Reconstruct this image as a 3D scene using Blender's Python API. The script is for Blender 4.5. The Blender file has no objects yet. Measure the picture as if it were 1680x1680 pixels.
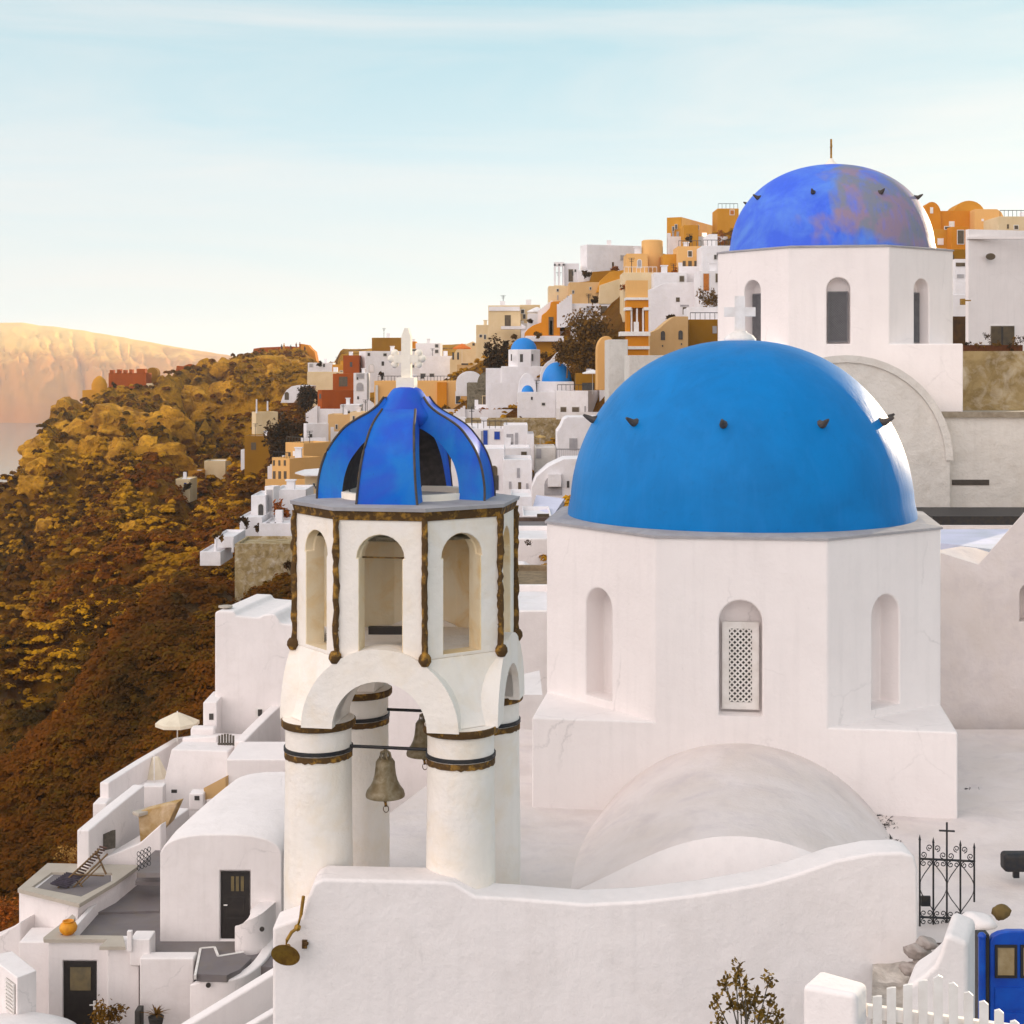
import bpy, bmesh, math, random
import numpy as np
from mathutils import Vector, Matrix, noise
scene = bpy.context.scene
COL = scene.collection
R = math.radians
# ---------------------------------------------------------------- camera
# the camera stands at the origin looking along +Y; level, with a lens shift
F, CU, HV = 2500.0, 840.0, 600.0
cam_d = bpy.data.cameras.new('camera')
cam = bpy.data.objects.new('camera', cam_d)
COL.objects.link(cam)
cam.rotation_euler = (R(90), 0, 0)
cam_d.sensor_width = 36
cam_d.lens = F / 1680 * 36
cam_d.shift_y = -(840 - HV) / 1680
cam_d.clip_start = 0.1
cam_d.clip_end = 30000
scene.camera = cam
# ---------------------------------------------------------------- sun and sky
EXPO = 0.6
SUN_EL, SUN_AZ = 9.5, 36.0          # degrees; azimuth is clockwise from +Y
world = bpy.data.worlds.new('World')
scene.world = world
world.use_nodes = True
nt = world.node_tree
nt.nodes.clear()
def wn(t, **k):
    n = nt.nodes.new(t)
    for a, b in k.items():
        setattr(n, a, b)
    return n
out = wn('ShaderNodeOutputWorld')
bg = wn('ShaderNodeBackground')
bg.inputs['Strength'].default_value = 0.115
sky = wn('ShaderNodeTexSky', sky_type='NISHITA', sun_disc=False)
sky.sun_elevation = R(SUN_EL)
sky.sun_rotation = R(SUN_AZ)
sky.altitude = 120
sky.air_density = 1.0
sky.dust_density = 1.2
sky.ozone_density = 1.0
def wcolor(c, k):
    return (c[0] * k, c[1] * k, c[2] * k, 1)
KW = 8.7 / 2 ** EXPO                  # background strength 0.115: colour value that renders as 1
# bright high veil of thin cloud in front of the clear sky, by elevation
tc = wn('ShaderNodeTexCoord')
sepw = wn('ShaderNodeSeparateXYZ')
nt.links.new(tc.outputs['Generated'], sepw.inputs[0])
vr = wn('ShaderNodeValToRGB')
el = vr.color_ramp.elements
el[0].position = 0.0; el[0].color = (0.88, 0.92, 0.90, 1)
el[1].position = 1.0; el[1].color = (0.38, 0.52, 0.60, 1)
for p_, c_ in ((0.03, (0.85, 0.92, 0.92, 1)), (0.12, (0.70, 0.87, 0.93, 1)), (0.235, (0.46, 0.73, 0.83, 1)), (0.5, (0.42, 0.60, 0.68, 1))):
    q = el.new(p_); q.color = c_
nt.links.new(sepw.outputs['Z'], vr.inputs['Fac'])
veil = wn('ShaderNodeMix', data_type='RGBA', blend_type='MULTIPLY')
veil.inputs[0].default_value = 1.0
veil.inputs[7].default_value = wcolor((1, 1, 1), KW * 0.98)
nt.links.new(vr.outputs[0], veil.inputs[6])
# added fill: the sky to the left and behind the viewer is warmer and brighter
dot = wn('ShaderNodeVectorMath', operation='DOT_PRODUCT')
dot.inputs[1].default_value = Vector((-0.80, -0.62, 0.12)).normalized()
nt.links.new(tc.outputs['Generated'], dot.inputs[0])
mr = wn('ShaderNodeMapRange')
mr.inputs['From Min'].default_value = -0.05
mr.inputs['From Max'].default_value = 0.95
nt.links.new(dot.outputs['Value'], mr.inputs['Value'])
added_fill = wn('ShaderNodeMix', data_type='RGBA')
added_fill.inputs[7].default_value = wcolor((2.98, 2.60, 2.48), KW)
nt.links.new(mr.outputs[0], added_fill.inputs[0])
nt.links.new(veil.outputs[2], added_fill.inputs[6])
# streaks of cirrus
mp = wn('ShaderNodeMapping')
mp.inputs['Scale'].default_value = (1.3, 1.3, 8.0)
mp.inputs['Rotation'].default_value = (R(4), R(9), 0.0)
nz = wn('ShaderNodeTexNoise')
nz.inputs['Scale'].default_value = 1.6
nz.inputs['Detail'].default_value = 8
nz.inputs['Roughness'].default_value = 0.58
nz.inputs['Distortion'].default_value = 0.8
cr = wn('ShaderNodeValToRGB')
cr.color_ramp.elements[0].position = 0.42
cr.color_ramp.elements[1].position = 0.72
nt.links.new(tc.outputs['Generated'], mp.inputs['Vector'])
nt.links.new(mp.outputs[0], nz.inputs['Vector'])
nt.links.new(nz.outputs['Fac'], cr.inputs['Fac'])
mulc = wn('ShaderNodeMath', operation='MULTIPLY')
mulc.inputs[1].default_value = 0.75
nt.links.new(cr.outputs['Color'], mulc.inputs[0])
mixc = wn('ShaderNodeMix', data_type='RGBA')
mixc.inputs[7].default_value = wcolor((0.93, 0.90, 0.88), KW)
nt.links.new(mulc.outputs[0], mixc.inputs[0])
nt.links.new(added_fill.outputs[2], mixc.inputs[6])
# the clear Nishita sky shows through the veil
thru = wn('ShaderNodeMix', data_type='RGBA')
thru.inputs[0].default_value = 0.06
nt.links.new(mixc.outputs[2], thru.inputs[6])
nt.links.new(sky.outputs[0], thru.inputs[7])
nt.links.new(thru.outputs[2], bg.inputs['Color'])
nt.links.new(bg.outputs[0], out.inputs['Surface'])
sun_d = bpy.data.lights.new('sun', 'SUN')
sun_d.energy = 4.0
sun_d.angle = R(0.6)
sun_d.color = (1.0, 0.80, 0.56)
sun = bpy.data.objects.new('sun', sun_d)
COL.objects.link(sun)
sdir = Vector((math.sin(R(SUN_AZ)) * math.cos(R(SUN_EL)), math.cos(R(SUN_AZ)) * math.cos(R(SUN_EL)), math.sin(R(SUN_EL))))
sun.rotation_euler = sdir.to_track_quat('Z', 'Y').to_euler()
scene.view_settings.view_transform = 'Standard'
scene.view_settings.look = 'None'
scene.view_settings.exposure = EXPO
scene.view_settings.gamma = 1.0
scene.cycles.max_bounces = 8
scene.cycles.diffuse_bounces = 4
scene.cycles.volume_bounces = 1
scene.cycles.use_denoising = True

# ---------------------------------------------------------------- helpers
def P(u, v, Y):
    return Vector(((u - CU) / F * Y, Y, -(v - HV) / F * Y))
def Q(u, v, z):                     # the point of level z seen along (u, v)
    return P(u, v, -z * F / (v - HV))
def tag(o, label=None, cat=None, group=None, kind=None):
    if label: o['label'] = label
    if cat: o['category'] = cat
    if group: o['group'] = group
    if kind: o['kind'] = kind
    return o
def empty(name, loc, label, cat, group=None, rz=0.0):
    o = bpy.data.objects.new(name, None)
    COL.objects.link(o)
    o.empty_display_size = 0.2
    o.location = loc
    o.rotation_euler = (0, 0, rz)
    return tag(o, label, cat, group)
def obj(name, bm, mat, parent=None, smooth=None, world=False):
    """link bm as one mesh; world=True: bm is in world space, converted to the parent's space"""
    me = bpy.data.meshes.new(name)
    if world and parent is not None:
        M = Matrix.Translation(parent.location) @ Matrix.Rotation(parent.rotation_euler[2], 4, 'Z')
        bmesh.ops.transform(bm, matrix=M.inverted(), verts=bm.verts)
    bmesh.ops.recalc_face_normals(bm, faces=bm.faces)
    bm.to_mesh(me)
    bm.free()
    o = bpy.data.objects.new(name, me)
    COL.objects.link(o)
    for m in (mat if isinstance(mat, (list, tuple)) else [mat]):
        me.materials.append(m)
    if parent is not None:
        o.parent = parent
    if smooth:
        me.polygons.foreach_set('use_smooth', [True] * len(me.polygons))
        me.set_sharp_from_angle(angle=R(smooth))
    return o
def thing(name, bm, mat, label, cat, group=None, smooth=None):
    return tag(obj(name, bm, mat, None, smooth), label, cat, group)
def NB():
    return bmesh.new()
def box(bm, x0, x1, y0, y1, z0, z1, M=None, mi=0):
    vs = [bm.verts.new((x, y, z)) for z in (z0, z1) for y in (y0, y1) for x in (x0, x1)]
    fs = [(0, 1, 3, 2), (4, 6, 7, 5), (0, 4, 5, 1), (2, 3, 7, 6), (0, 2, 6, 4), (1, 5, 7, 3)]
    for f in fs:
        bm.faces.new([vs[i] for i in f]).material_index = mi
    if M is not None:
        bmesh.ops.transform(bm, matrix=M, verts=vs)
    return vs
def prism(bm, pts, vec, mi=0):
    """extrude a closed polygon of points along vec"""
    a = [bm.verts.new(p) for p in pts]
    b = [bm.verts.new(Vector(p) + Vector(vec)) for p in pts]
    bm.faces.new(a).material_index = mi
    bm.faces.new(b[::-1]).material_index = mi
    n = len(a)
    for i in range(n):
        bm.faces.new((a[i], b[i], b[(i + 1) % n], a[(i + 1) % n])).material_index = mi
def lathe(bm, prof, n=48, c=(0, 0, 0), a0=0.0, cap=True, mi=0):
    rings = []
    for r, z in prof:
        if r < 1e-5:
            rings.append([bm.verts.new((c[0], c[1], c[2] + z))])
        else:
            rings.append([bm.verts.new((c[0] + r * math.cos(a0 + 2 * math.pi * k / n), c[1] + r * math.sin(a0 + 2 * math.pi * k / n), c[2] + z)) for k in range(n)])
    for A, B in zip(rings, rings[1:]):
        for k in range(n):
            k2 = (k + 1) % n
            if len(A) == 1 and len(B) == 1: continue
            if len(A) == 1: f = bm.faces.new((A[0], B[k], B[k2]))
            elif len(B) == 1: f = bm.faces.new((A[k], A[k2], B[0]))
            else: f = bm.faces.new((A[k], A[k2], B[k2], B[k]))
            f.material_index = mi
    if cap:
        for r in (rings[0], rings[-1]):
            if len(r) > 1: bm.faces.new(r).material_index = mi
def tube(bm, pts, r, n=8, r1=None):
    pts = [Vector(p) for p in pts]
    rings = []
    for i, p in enumerate(pts):
        d = (pts[min(i + 1, len(pts) - 1)] - pts[max(i - 1, 0)]).normalized()
        up = Vector((0, 0, 1)) if abs(d.z) < 0.9 else Vector((1, 0, 0))
        a = d.cross(up).normalized()
        b = d.cross(a).normalized()
        rr = r if r1 is None else r + (r1 - r) * i / (len(pts) - 1)
        rings.append([bm.verts.new(p + rr * (math.cos(2 * math.pi * k / n) * a + math.sin(2 * math.pi * k / n) * b)) for k in range(n)])
    for A, B in zip(rings, rings[1:]):
        for k in range(n):
            bm.faces.new((A[k], A[(k + 1) % n], B[(k + 1) % n], B[k]))
    bm.faces.new(rings[0]); bm.faces.new(rings[-1])
def ball(bm, c, r, sub=2, sc=(1, 1, 1)):
    M = Matrix.Translation(c) @ Matrix.Diagonal((sc[0], sc[1], sc[2], 1))
    bmesh.ops.create_icosphere(bm, subdivisions=sub, radius=r, matrix=M)
def arch_pts(w, z0, z1, n=12, flat=False):
    """outline (x, z) of an arched opening, width w from z0 up to z1"""
    r = w / 2
    pts = [(-r, z0), (r, z0)]
    for k in range(n + 1):
        a = math.pi * k / n
        pts.append((r * math.cos(a), z1 - r + r * math.sin(a)))
    return pts
def cut(o, cutters):
    for cb in cutters:
        bmesh.ops.recalc_face_normals(cb, faces=cb.faces)
        me = bpy.data.meshes.new('tmp')
        cb.to_mesh(me); cb.free()
        c = bpy.data.objects.new('tmp', me)
        COL.objects.link(c)
        c.matrix_world = Matrix.Identity(4)
        par = o.parent
        o.parent = None
        m = o.modifiers.new('b', 'BOOLEAN')
        m.operation = 'DIFFERENCE'; m.solver = 'EXACT'; m.object = c
        dg = bpy.context.evaluated_depsgraph_get()
        dg.update()
        new = bpy.data.meshes.new_from_object(o.evaluated_get(dg))
        o.modifiers.clear()
        old = o.data
        o.data = new
        new.name = o.name
        bpy.data.meshes.remove(old)
        bpy.data.objects.remove(c)
        bpy.data.meshes.remove(me)
        o.parent = par
def soften(o, w=0.04, seg=2, ang=30):
    """round the edges of a plastered mesh and keep its flats flat"""
    m = o.modifiers.new('bevel', 'BEVEL')
    m.width = w; m.segments = seg; m.limit_method = 'ANGLE'; m.angle_limit = R(ang)
    m.harden_normals = False
    o.data.polygons.foreach_set('use_smooth', [True] * len(o.data.polygons))
    w = o.modifiers.new('wn', 'WEIGHTED_NORMAL')
    w.keep_sharp = False
    return o
def srgb(r, g, b, k=1.0):
    f = lambda c: ((c / 255 / 12.92) if c / 255 <= 0.04045 else ((c / 255 + 0.055) / 1.055) ** 2.4)
    return tuple(min(0.9, k * f(c)) for c in (r, g, b)) + (1,)
# ---------------------------------------------------------------- materials
def base_mat(name, rough=0.85, spec=0.3):
    m = bpy.data.materials.new(name)
    m.use_nodes = True
    b = m.node_tree.nodes['Principled BSDF']
    b.inputs['Roughness'].default_value = rough
    b.inputs['Specular IOR Level'].default_value = spec
    return m, m.node_tree, b
def noise_node(t, scale, detail=4, rough=0.55, vec=None, dist=0.0):
    n = t.nodes.new('ShaderNodeTexNoise')
    n.inputs['Scale'].default_value = scale
    n.inputs['Detail'].default_value = detail
    n.inputs['Roughness'].default_value = rough
    n.inputs['Distortion'].default_value = dist
    if vec is not None: t.links.new(vec, n.inputs['Vector'])
    return n
def ramp(t, fac, p0, p1, c0=(0, 0, 0, 1), c1=(1, 1, 1, 1)):
    r = t.nodes.new('ShaderNodeValToRGB')
    r.color_ramp.elements[0].position = p0
    r.color_ramp.elements[1].position = p1
    r.color_ramp.elements[0].color = c0
    r.color_ramp.elements[1].color = c1
    t.links.new(fac, r.inputs['Fac'])
    return r
def mix(t, fac, a, b, k=1.0):
    if k != 1.0:
        mm = t.nodes.new('ShaderNodeMath'); mm.operation = 'MULTIPLY'
        mm.inputs[1].default_value = k
        t.links.new(fac, mm.inputs[0]); fac = mm.outputs[0]
    m = t.nodes.new('ShaderNodeMix'); m.data_type = 'RGBA'
    if isinstance(fac, float): m.inputs[0].default_value = fac
    else: t.links.new(fac, m.inputs[0])
    for s, c in ((6, a), (7, b)):
        if isinstance(c, tuple): m.inputs[s].default_value = c
        else: t.links.new(c, m.inputs[s])
    return m.outputs[2]
def bump(t, b, h, strength, dist=0.02):
    n = t.nodes.new('ShaderNodeBump')
    n.inputs['Strength'].default_value = strength
    n.inputs['Distance'].default_value = dist
    t.links.new(h, n.inputs['Height'])
    t.links.new(n.outputs[0], b.inputs['Normal'])
def plaster(name, c, c2=None, amount=0.5, scale=0.9, stain=None, stain_amt=0.0, bs=0.35, streak=True, fine=14.0, crack=0.0):
    m, t, b = base_mat(name, 0.9, 0.2)
    co = t.nodes.new('ShaderNodeTexCoord').outputs['Object']
    n1 = noise_node(t, scale, 6, 0.6, co, 0.4)
    n2 = noise_node(t, fine, 5, 0.6, co)
    c2 = c2 or tuple(x * 0.86 for x in c[:3]) + (1,)
    col = mix(t, ramp(t, n1.outputs['Fac'], 0.38, 0.66).outputs[0], c, c2, amount)
    if streak:
        mpn = t.nodes.new('ShaderNodeMapping')
        mpn.inputs['Scale'].default_value = (5, 5, 0.35)
        t.links.new(co, mpn.inputs['Vector'])
        n3 = noise_node(t, 1.2, 4, 0.6, mpn.outputs[0])
        col = mix(t, ramp(t, n3.outputs['Fac'], 0.5, 0.8).outputs[0], col, tuple(x * 0.82 for x in c[:3]) + (1,), 0.35)
    col = mix(t, ramp(t, n2.outputs['Fac'], 0.62, 0.75).outputs[0], col, tuple(x * 0.75 for x in c[:3]) + (1,), 0.25)
    if stain is not None:
        n4 = noise_node(t, 1.7, 7, 0.65, co, 0.5)
        col = mix(t, ramp(t, n4.outputs['Fac'], 0.48, 0.72).outputs[0], col, stain, stain_amt)
    if crack:
        vc = t.nodes.new('ShaderNodeTexVoronoi'); vc.feature = 'DISTANCE_TO_EDGE'; vc.inputs['Scale'].default_value = 0.55
        nd = noise_node(t, 1.8, 6, 0.7, co)
        t.links.new(mix(t, 0.30, co, nd.outputs['Color']), vc.inputs['Vector'])
        nm = noise_node(t, 0.5, 3, 0.5, co)
        mk = t.nodes.new('ShaderNodeMath'); mk.operation = 'MULTIPLY'
        t.links.new(ramp(t, vc.outputs['Distance'], 0.001, 0.006, (1, 1, 1, 1), (0, 0, 0, 1)).outputs[0], mk.inputs[0])
        t.links.new(ramp(t, nm.outputs['Fac'], 0.50, 0.60).outputs[0], mk.inputs[1])
        col = mix(t, mk.outputs[0], col, tuple(x * 0.5 for x in c[:3]) + (1,), crack)
        n7 = noise_node(t, 38.0, 3, 0.6, co)        # specks of grit and bare spots
        col = mix(t, ramp(t, n7.outputs['Fac'], 0.70, 0.74).outputs[0], col, tuple(x * 0.6 for x in c[:3]) + (1,), 0.6)
    t.links.new(col, b.inputs['Base Color'])
    ad = t.nodes.new('ShaderNodeMath'); ad.operation = 'ADD'
    n5 = noise_node(t, 2.2, 5, 0.55, co)
    t.links.new(n5.outputs['Fac'], ad.inputs[0])
    ml = t.nodes.new('ShaderNodeMath'); ml.operation = 'MULTIPLY'; ml.inputs[1].default_value = 0.25
    t.links.new(n2.outputs['Fac'], ml.inputs[0]); t.links.new(ml.outputs[0], ad.inputs[1])
    bump(t, b, ad.outputs[0], min(1.0, bs), 0.07)
    return m
def simple(name, c, c2=None, rough=0.6, metal=0.0, scale=6.0, spec=0.4, bs=0.0, p=(0.4, 0.65)):
    m, t, b = base_mat(name, rough, spec)
    b.inputs['Metallic'].default_value = metal
    co = t.nodes.new('ShaderNodeTexCoord').outputs['Object']
    n = noise_node(t, scale, 6, 0.6, co, 0.3)
    c2 = c2 or tuple(x * 0.7 for x in c[:3]) + (1,)
    t.links.new(ramp(t, n.outputs['Fac'], p[0], p[1], c, c2).outputs[0], b.inputs['Base Color'])
    if bs: bump(t, b, n.outputs['Fac'], bs, 0.02)
    return m
def stone(name, c, c2, mortar, scale=2.0, bs=0.8):
    m, t, b = base_mat(name, 0.95, 0.15)
    co = t.nodes.new('ShaderNodeTexCoord').outputs['Object']
    v = t.nodes.new('ShaderNodeTexVoronoi'); v.feature = 'DISTANCE_TO_EDGE'
    v.inputs['Scale'].default_value = scale
    nn = noise_node(t, 3.0, 3, 0.5, co)
    dv = mix(t, 0.12, co, nn.outputs['Color'])
    t.links.new(dv, v.inputs['Vector'])
    v2 = t.nodes.new('ShaderNodeTexVoronoi'); v2.inputs['Scale'].default_value = scale
    t.links.new(dv, v2.inputs['Vector'])
    sep = t.nodes.new('ShaderNodeSeparateColor'); t.links.new(v2.outputs['Color'], sep.inputs[0])
    col = mix(t, sep.outputs[0], c, c2)
    n1 = noise_node(t, scale * 0.6, 6, 0.65, co)
    col = mix(t, ramp(t, n1.outputs['Fac'], 0.45, 0.62).outputs[0], col, mortar, 0.6)
    col = mix(t, ramp(t, v.outputs['Distance'], 0.02, 0.07, (1, 1, 1, 1), (0, 0, 0, 1)).outputs[0], col, mortar, 0.8)
    t.links.new(col, b.inputs['Base Color'])
    bump(t, b, v.outputs['Distance'], bs, 0.15)
    return m
W = plaster('white_plaster', (0.84, 0.785, 0.77, 1), (0.78, 0.725, 0.71, 1), 0.6, 0.7, crack=0.35)
W2 = plaster('white_plaster_worn', (0.84, 0.785, 0.77, 1), (0.77, 0.715, 0.70, 1), 0.7, 0.5, (0.66, 0.60, 0.57, 1), 0.30, bs=0.38, crack=0.4)
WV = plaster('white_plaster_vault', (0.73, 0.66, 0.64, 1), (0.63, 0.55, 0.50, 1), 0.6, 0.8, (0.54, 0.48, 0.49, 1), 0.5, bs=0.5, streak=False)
WT = plaster('tower_plaster', (0.84, 0.79, 0.74, 1), (0.83, 0.76, 0.66, 1), 0.6, 1.0, (0.74, 0.56, 0.32, 1), 0.32, bs=0.5)
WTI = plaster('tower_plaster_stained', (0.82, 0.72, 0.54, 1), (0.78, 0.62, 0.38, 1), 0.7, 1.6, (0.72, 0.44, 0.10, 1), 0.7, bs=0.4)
WF = plaster('white_town', (0.81, 0.785, 0.80, 1), (0.68, 0.655, 0.665, 1), 0.7, 0.35, (0.60, 0.54, 0.46, 1), 0.25, bs=0.6, fine=2.0)
WG = plaster('grey_plaster', (0.60, 0.575, 0.54, 1), (0.68, 0.65, 0.61, 1), 0.7, 0.9, (0.44, 0.40, 0.35, 1), 0.45, bs=0.8)
TAN = plaster('tan_town', srgb(208, 172, 122), srgb(192, 152, 100), 0.7, 0.25, fine=2.0)
CREAM = plaster('cream_town', srgb(225, 203, 165), srgb(205, 178, 130), 0.7, 0.25, fine=2.0)
OCH = plaster('ochre_town', srgb(205, 145, 45), srgb(180, 120, 25), 0.7, 0.2, fine=2.0)
OLV = plaster('olive_town', srgb(150, 105, 20), srgb(125, 85, 10), 0.7, 0.2, fine=2.0)
ORG = plaster('orange_town', srgb(208, 134, 28), srgb(190, 112, 18), 0.7, 0.2, fine=2.0)
RST = plaster('rust_town', srgb(165, 78, 12), srgb(140, 62, 8), 0.7, 0.2, fine=2.0)
PEACH = plaster('peach_town', srgb(224, 176, 112), srgb(214, 160, 90), 0.6, 0.1, fine=2.0)
STN = plaster('rubble_stone', srgb(165, 145, 105), srgb(120, 100, 62), 0.9, 1.3, srgb(205, 195, 180), 0.7, bs=1.0, streak=False, fine=5.0)
STG = stone('grey_block_stone', srgb(112, 104, 88), srgb(88, 82, 68), srgb(128, 120, 102), 2.2, 0.5)
BLUE = simple('dome_blue', (0.0, 0.190, 0.52, 1), (0.0, 0.225, 0.60, 1), 0.45, 0, 1.2, 0.35, 0.05, (0.3, 0.7))
def blue_mat(name, c, c2, c3, amt, scale, seed=0.0, rough=0.5, thr=(0.5, 0.58), side=0.0):
    m, t, b = base_mat(name, rough, 0.13)
    tcn = t.nodes.new('ShaderNodeTexCoord')
    mpn = t.nodes.new('ShaderNodeMapping'); mpn.inputs['Location'].default_value = (seed, seed * 0.7, seed * 1.3)
    t.links.new(tcn.outputs['Object'], mpn.inputs['Vector'])
    co = mpn.outputs[0]
    n1 = noise_node(t, scale, 5, 0.6, co, 0.6)
    n2 = noise_node(t, scale * 0.45, 4, 0.5, co, 0.8)
    n3 = noise_node(t, scale * 9, 5, 0.6, co)
    col = mix(t, ramp(t, n1.outputs['Fac'], 0.38, 0.64).outputs[0], c, c2)
    fac = n2.outputs['Fac']
    if side:                      # grey violet flare haze painted in as patches, denser towards +X
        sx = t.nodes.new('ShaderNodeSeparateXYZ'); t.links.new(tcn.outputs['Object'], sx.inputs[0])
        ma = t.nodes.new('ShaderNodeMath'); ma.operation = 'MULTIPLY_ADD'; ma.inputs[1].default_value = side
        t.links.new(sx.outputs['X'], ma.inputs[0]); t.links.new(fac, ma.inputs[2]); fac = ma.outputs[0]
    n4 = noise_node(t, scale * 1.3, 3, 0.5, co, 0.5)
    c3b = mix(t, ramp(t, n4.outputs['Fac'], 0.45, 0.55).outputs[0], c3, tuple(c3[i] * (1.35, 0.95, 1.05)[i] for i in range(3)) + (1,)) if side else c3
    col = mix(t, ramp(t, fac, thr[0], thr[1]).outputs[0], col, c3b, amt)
    col = mix(t, ramp(t, n3.outputs['Fac'], 0.6, 0.8).outputs[0], col, tuple(x * 0.7 for x in c[:3]) + (1,), 0.4)
    # rain streaks, roller marks and chips
    mst = t.nodes.new('ShaderNodeMapping'); mst.inputs['Scale'].default_value = (6, 6, 0.5)
    t.links.new(co, mst.inputs['Vector'])
    ns = noise_node(t, 1.0, 6, 0.65, mst.outputs[0])
    col = mix(t, ramp(t, ns.outputs['Fac'], 0.50, 0.75).outputs[0], col, tuple(x * 1.25 + 0.015 for x in c[:3]) + (1,), 0.35)
    nch = noise_node(t, 22.0, 4, 0.7, co)
    col = mix(t, ramp(t, nch.outputs['Fac'], 0.68, 0.71).outputs[0], col, tuple(x * 0.45 for x in c[:3]) + (1,), 0.55)
    t.links.new(col, b.inputs['Base Color'])
    bump(t, b, ns.outputs['Fac'], 0.25, 0.04)
    return m
DOMEA = blue_mat('dome_paint', (0.0, 0.155, 0.44, 1), (0.0, 0.185, 0.52, 1), (0.0, 0.20, 0.56, 1), 0.35, 1.1, 0.0, 0.45)
DOMEB = blue_mat('dome_paint_hazy', (0.05, 0.13, 0.72, 1), (0.10, 0.24, 0.74, 1), (0.21, 0.22, 0.26, 1), 0.95, 0.8, 3.4, 0.55, (0.46, 0.56), 0.10)
RIBB = blue_mat('rib_paint', (0.0, 0.14, 0.58, 1), (0.02, 0.20, 0.56, 1), (0.03, 0.06, 0.52, 1), 0.8, 1.6, 2.0, 0.5, (0.48, 0.62))
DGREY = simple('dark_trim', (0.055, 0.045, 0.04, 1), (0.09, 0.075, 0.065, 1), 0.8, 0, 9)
SLATE = plaster('grey_coping', (0.33, 0.32, 0.34, 1), (0.45, 0.43, 0.43, 1), 0.7, 2.0, (0.22, 0.2, 0.2, 1), 0.4)
FLOOR = plaster('grey_terrace', (0.17, 0.15, 0.155, 1), (0.22, 0.20, 0.195, 1), 0.8, 0.5, (0.20, 0.16, 0.10, 1), 0.35, streak=False)
COPE = plaster('taupe_coping', (0.42, 0.37, 0.31, 1), (0.50, 0.45, 0.38, 1), 0.7, 1.0, streak=False)
RUST = simple('rusty_drain', (0.085, 0.045, 0.014, 1), (0.48, 0.25, 0.035, 1), 0.85, 0, 8.0, 0.3, 0.9, (0.50, 0.72))
IRON = simple('dark_iron', (0.02, 0.022, 0.028, 1), (0.04, 0.035, 0.03, 1), 0.55, 0.3, 10)
BRONZE = simple('weathered_bronze', (0.16, 0.12, 0.06, 1), (0.26, 0.22, 0.15, 1), 0.55, 0.45, 9, 0.4, 0.3)
GOLDM = simple('old_brass', (0.36, 0.20, 0.03, 1), (0.20, 0.10, 0.02, 1), 0.45, 0.6, 8)
DARK = simple('dark_opening', (0.028, 0.024, 0.022, 1), (0.05, 0.042, 0.035, 1), 0.4, 0, 2, 0.5)
BROWNW = simple('brown_opening', (0.10, 0.065, 0.03, 1), (0.06, 0.04, 0.02, 1), 0.5, 0, 2, 0.5)
DOORB = simple('black_door_paint', (0.018, 0.014, 0.013, 1), (0.030, 0.024, 0.02, 1), 0.5, 0, 3)
DOORBL = simple('blue_door_paint', (0.0, 0.045, 0.38, 1), (0.0, 0.09, 0.50, 1), 0.35, 0, 3, 0.5)
SHBL = simple('blue_shutter', (0.0, 0.05, 0.36, 1), None, 0.5)
WOOD = simple('weathered_wood', (0.18, 0.11, 0.05, 1), (0.10, 0.055, 0.02, 1), 0.8, 0, 12)
GWOOD = simple('grey_wood', (0.11, 0.095, 0.075, 1), (0.07, 0.06, 0.05, 1), 0.8, 0, 12)
ORWD = simple('orange_door', srgb(190, 110, 25), None, 0.6)
WPAINT = simple('white_paint', (0.80, 0.77, 0.74, 1), (0.70, 0.66, 0.62, 1), 0.55, 0, 5)
CANVAS = simple('umbrella_canvas', (0.74, 0.66, 0.52, 1), (0.66, 0.58, 0.45, 1), 0.9, 0, 2)
CANW = simple('white_canvas', (0.80, 0.78, 0.78, 1), (0.70, 0.68, 0.68, 1), 0.9, 0, 2)
CANO = simple('orange_canvas', srgb(225, 120, 40), None, 0.9)
GLASS = simple('window_glass', (0.20, 0.15, 0.07, 1), (0.12, 0.10, 0.06, 1), 0.15, 0, 2, 0.6)
CREAMP = plaster('cream_stone', (0.86, 0.80, 0.70, 1), (0.78, 0.71, 0.60, 1), 0.5, 3)
TERRA = simple('terracotta_glaze', srgb(220, 150, 20), srgb(190, 115, 10), 0.5, 0, 3)
LATG = simple('grey_lattice_paint', (0.17, 0.17, 0.18, 1), (0.12, 0.12, 0.13, 1), 0.6, 0, 8)
POT = simple('dark_pot', (0.05, 0.045, 0.04, 1), None, 0.7)
SKIN = simple('clothed_figure', srgb(150, 80, 40), srgb(70, 50, 45), 0.8, 0, 0.7)
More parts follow.
